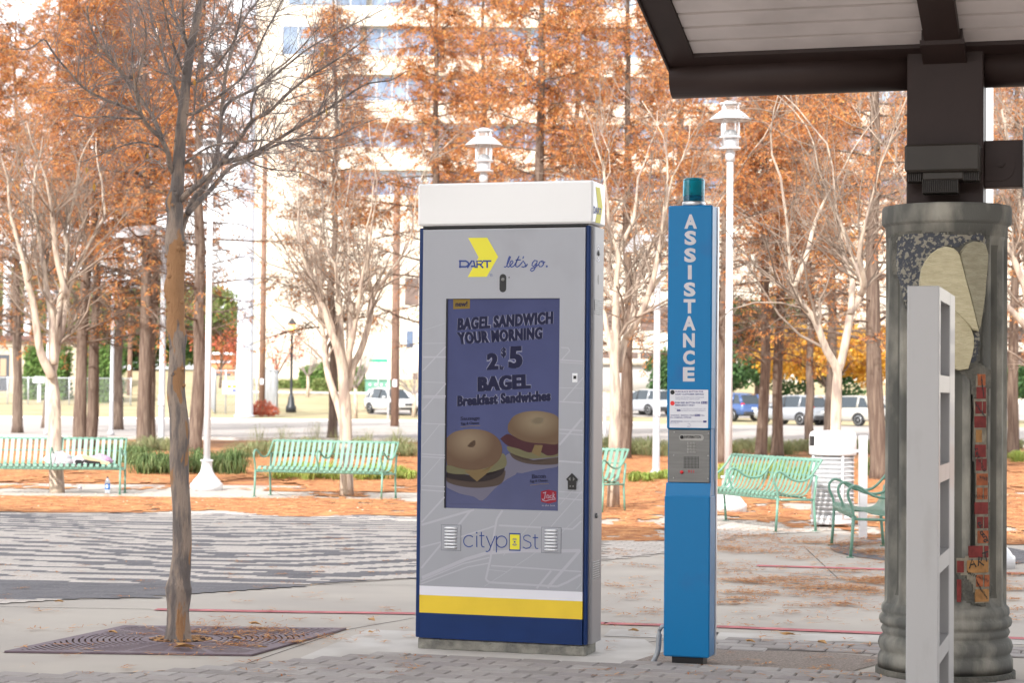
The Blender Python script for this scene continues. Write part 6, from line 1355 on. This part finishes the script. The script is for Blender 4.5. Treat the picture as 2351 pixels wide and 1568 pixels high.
# ================================================================== CARS
m_tyre = mat('tyre_rubber', (0.02, 0.02, 0.021), .8); m_rim = mat('alloy_rim', (0.55, 0.56, 0.58), .3, metal=.8); m_cgl = mat('car_glass', (0.03, 0.04, 0.05), .06, coat=.5)
m_tl = mat('tail_light_red', (0.55, 0.01, 0.01), .2, coat=.5); m_hl = mat('headlight_clear', (0.7, 0.72, 0.75), .1, coat=.5); m_trim = mat('black_trim', (0.03, 0.03, 0.033), .5); m_lp = mat('number_plate', (0.75, 0.75, 0.72), .5)
def suv(paint, label, loc, yaw, L=4.6, W=1.85, H=1.68, clad=True):
    """nose points along local +x"""
    t = empty('parked_car', loc, yaw); tag(t, label, 'car', 'cars parked along the street'); hw = W/2
    # body stations: x, half width at belt, belt z, bottom z, bonnet/deck z
    S = [(-2.30, .80, .95, .42, .62), (-2.26, .86, 1.00, .33, .98), (-2.05, .90, 1.02, .30, 1.04), (-1.6, .92, 1.03, .28, 1.05), (-.8, .925, 1.02, .26, 1.03), (.1, .925, 1.00, .26, 1.01), (.75, .92, .98, .26, 1.01), (1.15, .91, .95, .27, 1.01), (1.7, .89, .90, .28, .955), (2.1, .84, .82, .30, .87), (2.26, .76, .72, .34, .74), (2.32, .66, .62, .42, .60)]
    b = MB(); m = 9
    for (x, w, zb, z0, zt) in S:
        w *= hw/.925; zb = min(zb, zt); zm = z0+(zb-z0)*.45
        for (y, z) in ((w*.80, z0), (w*.97, z0+.10), (w*1.0, zm), (w*.985, zb-.06), (w*.93, zb), (w*.60, zt), (0, zt+.015)): b.v.append((x*L/4.62, -y, z*H/1.68))
        for (y, z) in ((w*.60, zt), (w*.93, zb), (w*.985, zb-.06), (w*1.0, zm), (w*.97, z0+.10), (w*.80, z0)): b.v.append((x*L/4.62, y, z*H/1.68))
    m = 13
    for i in range(len(S)-1):
        for k in range(m): b.f.append((i*m+k, i*m+(k+1) % m, (i+1)*m+(k+1) % m, (i+1)*m+k)); b.m.append(0); b.sm.append(True)
    b.f.append(tuple(range(m))); b.f.append(tuple((len(S)-1)*m+k for k in range(m))[::-1]); b.m += [0, 0]; b.sm += [True, True]
    bo = b.build('body', paint, t, recalc=True)
    sx, sz = L/4.62, H/1.68
    # roof and pillars
    roof = [(-2.18, .66, 1.08), (-1.84, .67, 1.535), (-1.62, .69, 1.625), (-1.0, .71, 1.68), (-.2, .71, 1.67), (.35, .68, 1.58)]
    b = MB()
    for (x, w, z) in roof[1:]:
        w *= hw/.925
        for (y, zz) in ((w, z-.06), (w*.86, z), (0, z+.02)): b.v.append((x*sx, -y, zz*sz))
        for (y, zz) in ((w*.86, z), (w, z-.06)): b.v.append((x*sx, y, zz*sz))
    for i in range(len(roof)-2):
        for k in range(4): b.f.append((i*5+k, i*5+k+1, (i+1)*5+k+1, (i+1)*5+k)); b.m.append(0); b.sm.append(True)
    b.build('roof', paint, t)
    # cabin glass as a tapered shell under the roof
    lo = [(-2.20, .80, 1.02), (-1.0, .88, 1.02), (.3, .87, 1.00), (1.12, .80, 1.00)]; hi = [(-1.80, .665, 1.545), (-1.0, .70, 1.62), (-.2, .70, 1.61), (.36, .67, 1.545)]
    b = MB()
    for s in (-1, 1):
        for (x, w, z) in lo: b.v.append((x*sx, s*w*hw/.925, z*sz))
        for (x, w, z) in hi: b.v.append((x*sx, s*w*hw/.925, z*sz))
    for s in (0, 1):
        o = s*8
        for i in range(3): b.f.append((o+i, o+i+1, o+4+i+1, o+4+i)); b.m.append(0); b.sm.append(False)
    b.f += [(0, 4, 12, 8), (3, 7, 15, 11)]; b.m += [0, 0]; b.sm += [False, False]; b.build('windows', m_cgl, t, recalc=True)
    for s in (-1, 1):           # pillars
        b = MB()
        for (i, xo) in ((0, .11), (3, .05)): b.tube([((lo[i][0]+(.10 if i == 0 else 0))*sx, s*(lo[i][1]-.03)*hw/.925, lo[i][2]*sz), ((hi[i][0]+(.06 if i == 0 else 0))*sx, s*(hi[i][1]-.02)*hw/.925, hi[i][2]*sz)], xo, 6)
        b.tube([(-1.28*sx, s*.885*hw/.925, 1.02*sz), (-1.28*sx, s*.70*hw/.925, 1.6*sz)], .06, 5); b.build('pillar', paint, t)
        b = MB(); b.tube([(-.15*sx, s*.895*hw/.925, 1.0*sz), (-.12*sx, s*.715*hw/.925, 1.61*sz)], .03, 5); b.build('door_post', m_trim, t)
        for xx in (-1.38, 1.42):
            wz = .34; b = MB(); M_ = Matrix.Translation((xx*sx, s*(hw-.10), wz)) @ Matrix.Rotation(pi/2, 4, 'X')
            q = MB(); q.lathe([(.20, -.11), (.30, -.115), (.335, -.09), (.342, 0), (.335, .09), (.30, .115), (.20, .11)], 28); b.add([M_ @ Vector(v) for v in q.v], q.f, 0, True); ty = b.build('tyre', m_tyre, t)
            b = MB(); q = MB(); q.lathe([(.21, -.10), (.225, -.118*(1)), (.20, -.10)], 24, cap=False)
            for k in range(7): a = 2*pi*k/7; q.add([(.03*cos(a+1.57)+.02*cos(a), .03*sin(a+1.57)+.02*sin(a), -.108*s*-1), (.21*cos(a)+.03*cos(a+1.57), .21*sin(a)+.03*sin(a+1.57), .108*s), (.21*cos(a)-.03*cos(a+1.57), .21*sin(a)-.03*sin(a+1.57), .108*s), (.02*cos(a)-.03*cos(a+1.57), .02*sin(a)-.03*sin(a+1.57), .108*s)], [(0, 1, 2, 3)])
            q.lathe([(.055, .112*s), (.001, .118*s)], 12)
            q.lathe([(.215, .118*s), (.235, .118*s), (.235, .10*s), (.215, .10*s)], 28, cap=False)
            M2 = Matrix.Translation((xx*sx, s*(hw-.10), wz)) @ Matrix.Rotation(-pi/2, 4, 'X'); b.add([M2 @ Vector(v) for v in q.v], q.f, 0, True); b.build('rim', m_rim, ty)
            b = MB(); pr_ = [(xx*sx+.41*cos(a), .35+.41*sin(a)) for a in [pi*i/14 for i in range(15)]]; pi_ = [(xx*sx+.345*cos(a), .35+.345*sin(a)) for a in [pi*i/14 for i in range(14, -1, -1)]]
            b.prism(pr_+pi_, lambda u, v, d: Vector((u, d*s, v)), hw-.06, hw+.012); b.build('wheel_arch', m_trim, t, recalc=True)
            b = MB(); b.prism([(xx*sx+.34*cos(a), .35+.34*sin(a)) for a in [2*pi*i/20 for i in range(20)]], lambda u, v, d: Vector((u, d*s, v)), hw-.24, hw+.004); b.build('wheel_well', m_blk, t, recalc=True)
        b = MB(); b.bbox(-2.24*sx, -2.02*sx, s*hw*.80-.10, s*hw*.80+.10 if s > 0 else s*hw*.80+.10, .84*sz, 1.06*sz, .03); b.build('tail_light', m_tl, t)
        b = MB(); b.bbox(2.0*sx, 2.24*sx, s*hw*.74-.12, s*hw*.74+.12, .66*sz, .80*sz, .03); b.build('headlight', m_hl, t)
        b = MB(); b.bbox(.62*sx, .82*sx, s*(hw+.07)-.08, s*(hw+.07)+.08, 1.02*sz, 1.16*sz, .03); b.build('mirror', paint, t)
    b = MB(); b.bbox(-2.37*sx, -2.1*sx, -hw*.82, hw*.82, .32, .56, .05); b.build('rear_bumper', m_trim if clad else paint, t)
    b = MB(); b.bbox(2.12*sx, 2.36*sx, -hw*.74, hw*.74, .32, .44, .04); b.build('front_bumper', m_trim, t)
    b = MB(); b.bbox(2.20*sx, 2.345*sx, -hw*.38, hw*.38, .56, .70, .02); b.build('grille', m_trim, t)
    b = MB(); b.box(-2.385*sx, -2.30*sx, -.16, .16, .70, .80); b.build('number_plate', m_lp, t)
    b = MB(); b.bbox(-.55*sx, -.38*sx, -hw*.99, -hw*.99+.02, .86, .89, .004); b.build('door_handle', m_trim, t)
    return t
cp = lambda nm, c: mat(nm, c, .25, metal=.3, coat=.8)
def carpos(px, py_bottom): 
    lo, hi = 40, 200
    for _ in range(40):
        m = (lo+hi)/2; p = at(px, py_bottom, m)
        if p.z > gz(0, m): lo = m
        else: hi = m
    return at(px, py_bottom, (lo+hi)/2)
p = gx(1946, 111.5); suv(cp('cream_paint', (0.50, 0.48, 0.43)), 'cream coloured SUV parked behind the forked pale tree and bin', p, radians(180-46))
p = gx(1822, 112); suv(cp('silver_car_paint', (0.33, 0.35, 0.38)), 'silver SUV with red tail light parked between the dark trunks and the bin', p+Vector((0, .5, 0)), radians(180-50))
p = gx(1676, 121); suv(cp('blue_car_paint', (0.05, 0.10, 0.26)), 'blue SUV half hidden by the blue pillar and lamp pole', p, radians(180-58))
p = gx(1483, 129); suv(cp('white_silver_paint', (0.42, 0.44, 0.48)), 'pale silver SUV between the kiosk and the blue pillar', p, radians(180-56))
p = gx(900, 126.5); suv(cp('white_car_paint', (0.62, 0.62, 0.63)), 'white SUV facing right beside the wooden pole left of the kiosk', p, radians(-58))

# ================================================================== FENCES AND ENCLOSURE
m_galv = mat('galvanised_steel', (0.45, 0.47, 0.50), .45, metal=.4)
def chain_fence(name, label, P0, P1, H, npost, step=.28):
    t = empty(name, P0); tag(t, label, 'fence'); d = P1-P0
    for i in range(npost+1): q = d*(i/npost); q.z = gz(P0.x+q.x, P0.y+q.y)-P0.z; MB().lathe([(.05, 0), (.05, H+.05), (.001, H+.09)], 8, tuple(q)).build('fence_post', m_galv, t)
    b = MB(); b.tube([Vector((0, 0, H)), Vector((d.x, d.y, H+gz(P1.x, P1.y)-P0.z))], .035, 6); b.build('top_rail', m_galv, t)
    b = MB(); n = int(d.length/step); u = Vector((d.x, d.y, 0)); dz = gz(P1.x, P1.y)-P0.z
    for i in range(n+int(H/step)+1):      # two families of diagonals
        for s in (0, 1):
            x0 = i*step-(H if s == 0 else 0); x1 = x0+H; z0, z1 = (0.05, H) if s == 0 else (H, .05)
            xa, xb = max(0, x0), min(d.length, x1)
            if xb-xa < .05: continue
            za = z0+(z1-z0)*(xa-x0)/(x1-x0); zb = z0+(z1-z0)*(xb-x0)/(x1-x0); b.tube([u*(xa/d.length)+Vector((0, 0, za+dz*xa/d.length)), u*(xb/d.length)+Vector((0, 0, zb+dz*xb/d.length))], .0075, 3, 0, False)
    b.build('wire_mesh', m_galv, t); return t
chain_fence('chain_link_fence', 'chain link fence in front of the low brick building', gx(-30, 136), gx(300, 136), 1.85, 7, .2)
E0, E1, E2, E3 = gx(494, 124), gx(636, 124), gx(600, 138), gx(480, 138)
for (a, b2, lab, n) in ((E0, E1, 'tall mesh fence panel along the front of the mast enclosure', 6), (E1, E2, 'tall mesh fence panel closing the right side of the mast enclosure', 4), (E3, E0, 'tall mesh fence panel closing the left side of the mast enclosure', 4)): chain_fence('mesh_fence', lab, a, b2, 2.7, n, .24)
p = at(539, 890, 123.7); bnr = empty('banner', p); tag(bnr, 'white banner with rows of coloured squares on the enclosure fence', 'banner'); c = MB(); hw_ = 28/FPX*123.7; hh_ = 14/FPX*123.7*1.05; c.bbox(-hw_, hw_, 0, .02, -hh_, hh_, .004); c.build('sheet', m_band, bnr)
cols = [(.85, .65, .03), (.8, .35, .05), (.06, .22, .62), (.6, .75, .9), (.1, .12, .45), (.85, .6, .05), (.8, .3, .3), (.75, .5, .1)]
for i in range(4):
    for k in range(2):
        c = MB(); x = -hw_*.62+i*hw_*.42; z = hh_*.15-k*hh_*.62; c.box(x, x+hw_*.34, -.008, .001, z-hh_*.25, z+hh_*.25); c.build('coloured_square', mat('banner_%d' % ((i+k*3) % 8), cols[(i+k*3) % 8], .6), bnr)
c = MB(); stroke(c, [(-hw_*.7, hh_*.72), (hw_*.7, hh_*.78)], hh_*.16, lambda u, v, d: Vector((u, -d, v)), .006); c.build('heading_line', mat('red_spot', (0.75, .03, .03)), bnr)
p = gx(838, 156); ub = empty('utility_cabinet', p+Vector((0, 0, 0))); tag(ub, 'green utility cabinet beside the hedge left of the white SUV', 'cabinet'); m_ug = mat('cabinet_green', (0.10, 0.24, 0.18), .5, var=.1, vscale=1)
wv = 60/FPX*156; MB().bbox(0, wv, 0, 1.2, 0, .95, .05).build('cabinet', m_ug, ub); MB().bbox(-.06, wv+.06, -.06, 1.26, .95, 1.05, .03).build('lid', m_ug, ub)
for k in range(4): MB().box(.3+k*.45, .45+k*.45, -.02, .001, .55, .7).build('warning_label', m_lp, ub)
p = gx(90, 140); mbx = empty('meter_box', p); tag(mbx, 'small grey box on a post behind the left fence', 'box'); zz = at(90, 868, 140).z-p.z; MB().box(-.12, .12, -.12, .12, 0, zz-.3).build('post', m_galv, mbx); c = MB(); c.prism([(-.42, zz-.35), (.42, zz-.35), (.42, zz-.05), (.28, zz+.12), (-.28, zz+.12), (-.42, zz-.05)], lambda u, v, d: Vector((u, d, v)), -.3, .3); c.build('housing', m_gp, mbx, recalc=True)
MB_s = gx(1390, 60); 

# ================================================================== BACKGROUND TREES, HEDGES, PLANTS
def leafmat(nm, cols, tl=.3): return mat(nm, cols[0], .8, island=cols, transl=tl)
m_dg = leafmat('dark_green_leaves', [(.03, .075, .025), (.06, .13, .04), (.09, .18, .05), (.035, .08, .03)]); m_yg = leafmat('yellow_green_leaves', [(.16, .22, .06), (.24, .30, .09), (.12, .17, .05), (.30, .32, .12)])
m_gold = leafmat('golden_leaves', [(.62, .34, .03), (.75, .45, .05), (.55, .24, .03), (.80, .55, .12)], .4); m_redl = leafmat('red_leaves', [(.45, .10, .06), (.55, .16, .08), (.35, .08, .06)]); m_hg = leafmat('hedge_leaves', [(.10, .20, .04), (.17, .29, .07), (.07, .13, .03), (.24, .33, .10)])
def crown(lumps, n, size, m, par, seed, name='crown'):
    rnd = random.Random(seed); b = MB(); tot = sum(l[3]*l[4] for l in lumps)
    for (cx, cy, cz, rx, rz_) in lumps:
        for _ in range(int(n*rx*rz_/tot)):
            d = Vector((rnd.gauss(0, 1), rnd.gauss(0, 1), rnd.gauss(0, 1))).normalized(); q = rnd.uniform(.45, 1.0)**.5*(1+.30*nz(d.x*2+cx, d.y*2+cy, d.z*2+seed)+.18*nz(d.x*5, d.y*5+cx, d.z*5))
            if nz(d.x*4+seed, d.y*4, d.z*4+cx) < -.22: q *= .8
            c = Vector((cx+d.x*rx*q, cy+d.y*rx*q, cz+d.z*rz_*q)); a = Vector((rnd.gauss(0, 1), rnd.gauss(0, 1), rnd.gauss(0, 1))).normalized(); s = size*rnd.uniform(.6, 1.4); e = a.orthogonal().normalized()*s; f_2 = a.cross(e).normalized()*s*.6
            b.add([c-e, c+f_2, c+e, c-f_2], [(0, 1, 2, 3)])
    return b.build(name, m, par)
def btree(px, Y, zc, lumps, n, size, m, label, seed, trunk=.2, cat='tree'):
    p = gx(px, Y); t = empty('broadleaf_tree', p); tag(t, label, cat, 'broadleaf trees in the distance'); rnd = random.Random(seed)
    b = MB(); b.tube([(0, 0, -.1), (.1, 0, zc*.5), (0, .1, zc)], [trunk, trunk*.75, trunk*.5], 8)
    for l in lumps[:6]: b.tube([(0, 0, zc*.45), (l[0]*.4, l[1]*.4, (zc*.45+l[2])*.55), (l[0]*.8, l[1]*.8, l[2])], [trunk*.5, trunk*.35, .03], 5)
    b.build('trunk', m_cyb, t); crown(lumps, n, size, m, t, seed); return t
def rl(n, R, z0, z1, r0, r1, seed):
    rnd = random.Random(seed); return [(rnd.uniform(-R, R), rnd.uniform(-R*.6, R*.6), rnd.uniform(z0, z1), rnd.uniform(r0, r1), rnd.uniform(r0, r1)*.8) for _ in range(n)]
btree(1735, 136, 4, rl(9, 2.6, 2.0, 7.2, 1.5, 2.3, 1), 9000, .15, m_dg, 'dark green bushy tree behind the pair of dark cypress trunks', 61)
btree(1850, 142, 4, rl(7, 3.2, 1.6, 6.2, 1.5, 2.4, 2), 7000, .16, m_dg, 'dark green tree low behind the golden one', 62)
btree(1905, 131, 3.6, rl(11, 3.4, 2.6, 5.2, 1.2, 1.9, 3), 9000, .15, m_gold, 'golden yellow tree behind the cream SUV', 63)
btree(1672, 140, 4, rl(5, 1.5, 1.5, 5.5, 1.2, 1.9, 4), 5000, .16, m_dg, 'green tree just visible beside the blue pillar', 64)
btree(1512, 134, 3, rl(5, 1.2, 1.2, 3.8, .9, 1.3, 5), 3500, .13, m_dg, 'small green tree above the silver SUV left of the blue pillar', 65)
btree(2325, 120, 3, rl(5, 1.0, 1.0, 3.2, .8, 1.2, 6), 3500, .13, m_dg, 'green bush like tree at the right edge before the dark building', 66)
for i, (px, Y, R, zt, m, lab) in enumerate(((20, 215, 8, 9, m_yg, 'olive tree beyond the brick building at the far left'), (150, 225, 8, 10, m_yg, 'olive tree beyond the brick building between the pair of trunks'), (262, 230, 8, 9, m_yg, 'olive tree beyond the thin double headed pole'), (395, 235, 8, 9, m_yg, 'olive tree beyond the grey street tree trunk'), (500, 225, 6, 7.5, m_yg, 'olive tree beyond the big mast, at its left'),
                                         (320, 210, 5, 5, m_dg, 'dark green far tree behind the leaning trunk'), (-60, 220, 8, 9, m_yg, 'olive tree at the very left edge beyond the building'))):
    btree(px, Y, zt*.5, rl(12, R, 2, zt, 2.4, 3.6, 70+i), 7000, .30, m, lab, 80+i, .35)
btree(505, 160, 3, rl(6, 2, 2.2, 4.6, .7, 1.2, 91), 1000, .10, m_redl, 'small red leaved tree left of the big mast', 91, .12); btree(632, 150, 3, rl(7, 2.2, 1.4, 4.8, .6, 1.2, 92), 700, .09, m_redl, 'small red leaved tree right of the wooden pole', 92, .12)
# small bare street trees by the hedge
def baretree(px, Y, H, label, seed):
    p = gx(px, Y); t = empty('bare_tree', p); tag(t, label, 'tree', 'small bare trees by the hedge'); rnd = random.Random(seed); b = MB(); b.tube([(0, 0, -.05), (.03, 0, H*.2), (0, 0, H*.36)], [.16, .12, .10], 8); b.build('trunk', m_myr, t); b = MB()
    for k in range(8): a = k*.8+rnd.uniform(-.3, .3); grow(b, Vector((0, 0, H*.33)), Vector((cos(a), sin(a), rnd.uniform(.7, 1.8))), H*.5, .05, 0, rnd, .15, (5, 4, 3), .6, (4, 3, 3), .12, (.4, .6), 9000)
    b.build('branches', m_twig, t)
baretree(815, 118, 5.2, 'small bare tree with a pale trunk behind the fan-stemmed tree', 5); baretree(706, 150, 4.6, 'little bare tree in front of the clipped hedge', 6); baretree(950, 122, 4.0, 'young bare tree touching the left edge of the kiosk', 7)
def hedge(px0, px1, Y, H, D, label, seed, m=m_hg, n=7000, s=.10, nm='hedge', top=.12):
    p = gx(px0, Y); W_ = gx(px1, Y).x-p.x; t = empty(nm, p); tag(t, label, nm, 'hedges and clipped shrubs'); rnd = random.Random(seed); b = MB()
    for _ in range(n):
        f = rnd.random(); x, y, z = rnd.uniform(0, W_), rnd.uniform(0, D), rnd.uniform(0, H)
        if f < .45: y = rnd.gauss(.08, .08)
        elif f < .8: z = H+rnd.gauss(0, .05)
        elif f < .9: x = rnd.choice((0, W_))+rnd.gauss(0, .08)
        z *= 1+top*nz(x*.8+seed, y*.8)+.06*nz(x*3, seed)
        a = Vector((rnd.gauss(0, 1), rnd.gauss(0, 1), rnd.gauss(0, 1))).normalized(); e = a.orthogonal().normalized()*s*rnd.uniform(.6, 1.4); g_ = a.cross(e)*.6; c_ = Vector((x, y, z)); b.add([c_-e, c_+g_, c_+e, c_-g_], [(0, 1, 2, 3)])
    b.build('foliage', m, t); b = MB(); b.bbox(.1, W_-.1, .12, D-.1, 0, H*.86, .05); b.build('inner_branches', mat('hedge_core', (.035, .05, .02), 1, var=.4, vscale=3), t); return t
H_of = lambda px, pt, Y: at(px, pt, Y).z-gx(px, Y).z
hedge(54, 147, 143, H_of(100, 797, 143), 2.5, 'tall green hedge block in front of the brick wall', 1, n=6000, s=.13); hedge(176, 268, 140, H_of(220, 785, 140), 2.5, 'tall green hedge block behind the second pair trunk', 2, n=6000, s=.13)
hedge(640, 690, 160, H_of(665, 876, 160), 1.5, 'low olive shrubs by the lantern post', 3, m_yg, 2500, .1); hedge(688, 830, 160, H_of(760, 848, 160), 2.5, 'rounded green hedge in front of the cream wall', 4, n=7000, s=.12, top=.5); hedge(720, 850, 157, H_of(780, 874, 157), 1.2, 'low clipped yellow-green hedge beside the cabinet', 5, m_yg, 4000, .1)
kb = MB(); q0, q1 = gx(560, 154), gx(960, 154)
kb.box(q0.x, q1.x, 154, 154.4, gz(0, 154), gz(0, 154)+.16); tag(kb.build('far_kerb', m_kerb), kind='structure')
# red shrub and stems by the enclosure
p = gx(600, 120); t = empty('red_shrub', p); tag(t, 'feathery red shrub in front of the mast enclosure', 'shrub'); crown([(0, 0, .5, .75, .5), (.6, 0, .35, .5, .35), (-.6, .1, .35, .5, .4)], 1800, .06, m_redl, t, 3, 'foliage')
# strap-leaved clumps and ornamental grasses
def clumpg(loc, R, H, n, wd, m, label, name, seed, par=None, droop=2.0, group='strap-leaved clumps in the beds'):
    rnd = random.Random(seed); t = MB()
    for _ in range(n):
        a = rnd.uniform(0, 2*pi); r0 = abs(rnd.gauss(0, R*.28)); bx, by = r0*cos(a), r0*sin(a); a2 = a+rnd.gauss(0, .5); L = H*rnd.uniform(.7, 1.25)*(1.15-.55*min(1, r0/R)); out = R*rnd.uniform(.35, 1.0); w_ = wd*rnd.uniform(.7, 1.3); px_, py_ = -sin(a2)*w_, cos(a2)*w_; vs = []
        for i in range(5):
            f = i/4; rr = out*f**1.3; z = L*(sin(f*pi*.62)-droop*f*f*.35); k = (1-f)**.6 if f < 1 else 0; vs += [(bx+rr*cos(a2)-px_*k, by+rr*sin(a2)-py_*k, max(.01, z)), (bx+rr*cos(a2)+px_*k, by+rr*sin(a2)+py_*k, max(.01, z))]
        t.add(vs, [(2*i, 2*i+1, 2*i+3, 2*i+2) for i in range(4)])
    o = t.build(name, m, loc=loc); tag(o, label, 'plant', group); return o
m_lir = leafmat('strap_leaves', [(.055, .105, .03), (.10, .17, .05), (.20, .27, .10), (.04, .075, .022), (.28, .33, .15)], .25); m_lir2 = leafmat('lime_strap_leaves', [(.35, .42, .08), (.22, .32, .06), (.48, .52, .16)], .3); m_gra = leafmat('grey_green_grass', [(.20, .24, .10), (.30, .32, .15), (.15, .19, .08), (.42, .37, .22)], .25)
rc = random.Random(77)
def row(px0, px1, py, n, R, H, nb, wd, m, labs, nm, jit=6, seed=0):
    for i in range(n):
        px = px0+(px1-px0)*(i+.5)/n; p = gp(px, py+rc.uniform(-jit, jit)); clumpg((p.x, p.y, 0), R*rc.uniform(.85, 1.2), H*rc.uniform(.85, 1.15), nb, wd, m, labs[i], nm, seed+i)
def bed(spec, m, label, name):
    """a drift of tufts nobody could count, as one object"""
    t = MB()
    for (px0, px1, py, n, R, H, nb, wd, jit, sd_) in spec:
        for i in range(n):
            p = gp(px0+(px1-px0)*(i+.5)/n+rc.uniform(-8, 8), py+rc.uniform(-jit, jit)); o = clumpg((0, 0, 0), R*rc.uniform(.7, 1.3), H*rc.uniform(.7, 1.25), nb, wd, m, 'x', 'x', sd_+i)
            t.add([(v.co.x+p.x, v.co.y+p.y, v.co.z) for v in o.data.vertices], [tuple(f.vertices) for f in o.data.polygons]); me = o.data; bpy.data.objects.remove(o); bpy.data.meshes.remove(me)
    tag(t.build(name, m), label, 'plants', kind='stuff')
row(322, 376, 1088, 2, .52, .52, 300, .010, m_lir, ['dark green strap-leaved clump, the one farthest left of the grey street tree trunk', 'dark green strap-leaved clump next to the left side of the grey street tree trunk'], 'liriope_clump', 2, 10)
row(395, 410, 1090, 1, .44, .52, 300, .010, m_lir, ['dark green strap-leaved clump half hidden by the grey street tree trunk'], 'liriope_clump', 2, 14)
row(445, 470, 1088, 1, .44, .52, 300, .010, m_lir, ['dark green strap-leaved clump between the street tree and the white lamp'], 'liriope_clump', 2, 16)
row(490, 550, 1088, 2, .46, .52, 300, .010, m_lir, ['dark green strap-leaved clump touching the right side of the white lamp base', 'dark green strap-leaved clump farthest right of the white lamp base'], 'liriope_clump', 3, 18)
row(278, 330, 1064, 2, .48, .52, 260, .010, m_lir, ['dark green strap-leaved clump behind the right end of the left bench', 'dark green strap-leaved clump between the left bench and the leaning trunk'], 'liriope_clump', 3, 22)
row(205, 262, 1072, 2, .42, .52, 220, .010, m_lir, ['dark green strap-leaved clump seen through the left bench, nearer its middle', 'dark green strap-leaved clump seen through the slats at the right of the left bench'], 'liriope_clump', 3, 26)
row(1990, 2030, 1096, 1, .40, .40, 220, .010, m_lir, ['green strap-leaved clump just left of the fluted column'], 'liriope_clump', 2, 60)
bed([(630, 885, 1098, 11, .36, .34, 150, .011, 6, 30), (905, 950, 1100, 2, .33, .30, 130, .011, 4, 42)], m_lir2, 'lime green strap-leaved plants around the middle bench', 'edging_plants')
bed([(1455, 1535, 1104, 4, .30, .26, 130, .011, 4, 44)], m_lir2, 'lime green strap-leaved plants between kiosk and blue pillar', 'edging_plants')
bed([(1640, 1870, 1098, 10, .34, .36, 150, .011, 6, 50), (2315, 2350, 1062, 2, .3, .3, 120, .010, 4, 64)], m_lir2, 'lime green strap-leaved plants behind the bench by the litter bin', 'edging_plants')
bed([(560, 950, 1046, 15, .75, .42, 230, .008, 8, 70), (560, 940, 1028, 6, .5, .85, 50, .004, 4, 90)], m_gra, 'grey-green ornamental grass by the road left of the kiosk', 'ornamental_grass')
bed([(1390, 1540, 1044, 7, .7, .5, 240, .008, 6, 100)], m_gra, 'grey-green ornamental grass by the road between kiosk and pillar', 'ornamental_grass')
bed([(1640, 2040, 1038, 15, .75, .42, 220, .008, 8, 110), (2310, 2350, 1030, 2, .6, .4, 200, .008, 4, 140)], m_gra, 'grey-green ornamental grass by the road right of the pillar', 'ornamental_grass')
bed([(270, 420, 1036, 5, .6, .38, 200, .008, 5, 130)], m_gra, 'low grey-green grass behind the grey street tree', 'ornamental_grass')

# dead leaves caught in the grate hole
hl_ = MB()
for _ in range(140):
    a = rc.uniform(0, 2*pi); r = rc.uniform(.05, .19); x, y = gc.x+r*cos(a), gc.y+r*sin(a); q = rc.uniform(0, 6.3); sz_ = rc.uniform(.012, .03); z = .008+rc.uniform(0, .012)
    hl_.add([(x+sz_*cos(q), y+sz_*sin(q), z+.006), (x-sz_*.6*sin(q), y+sz_*.6*cos(q), z), (x-sz_*cos(q), y-sz_*sin(q), z+.004), (x+sz_*.6*sin(q), y-sz_*.6*cos(q), z)], [(0, 1, 2, 3)])
tag(hl_.build('leaf_litter', m_leaf), 'brown leaf litter packed in the round hole of the grate', 'fallen leaves', kind='stuff')
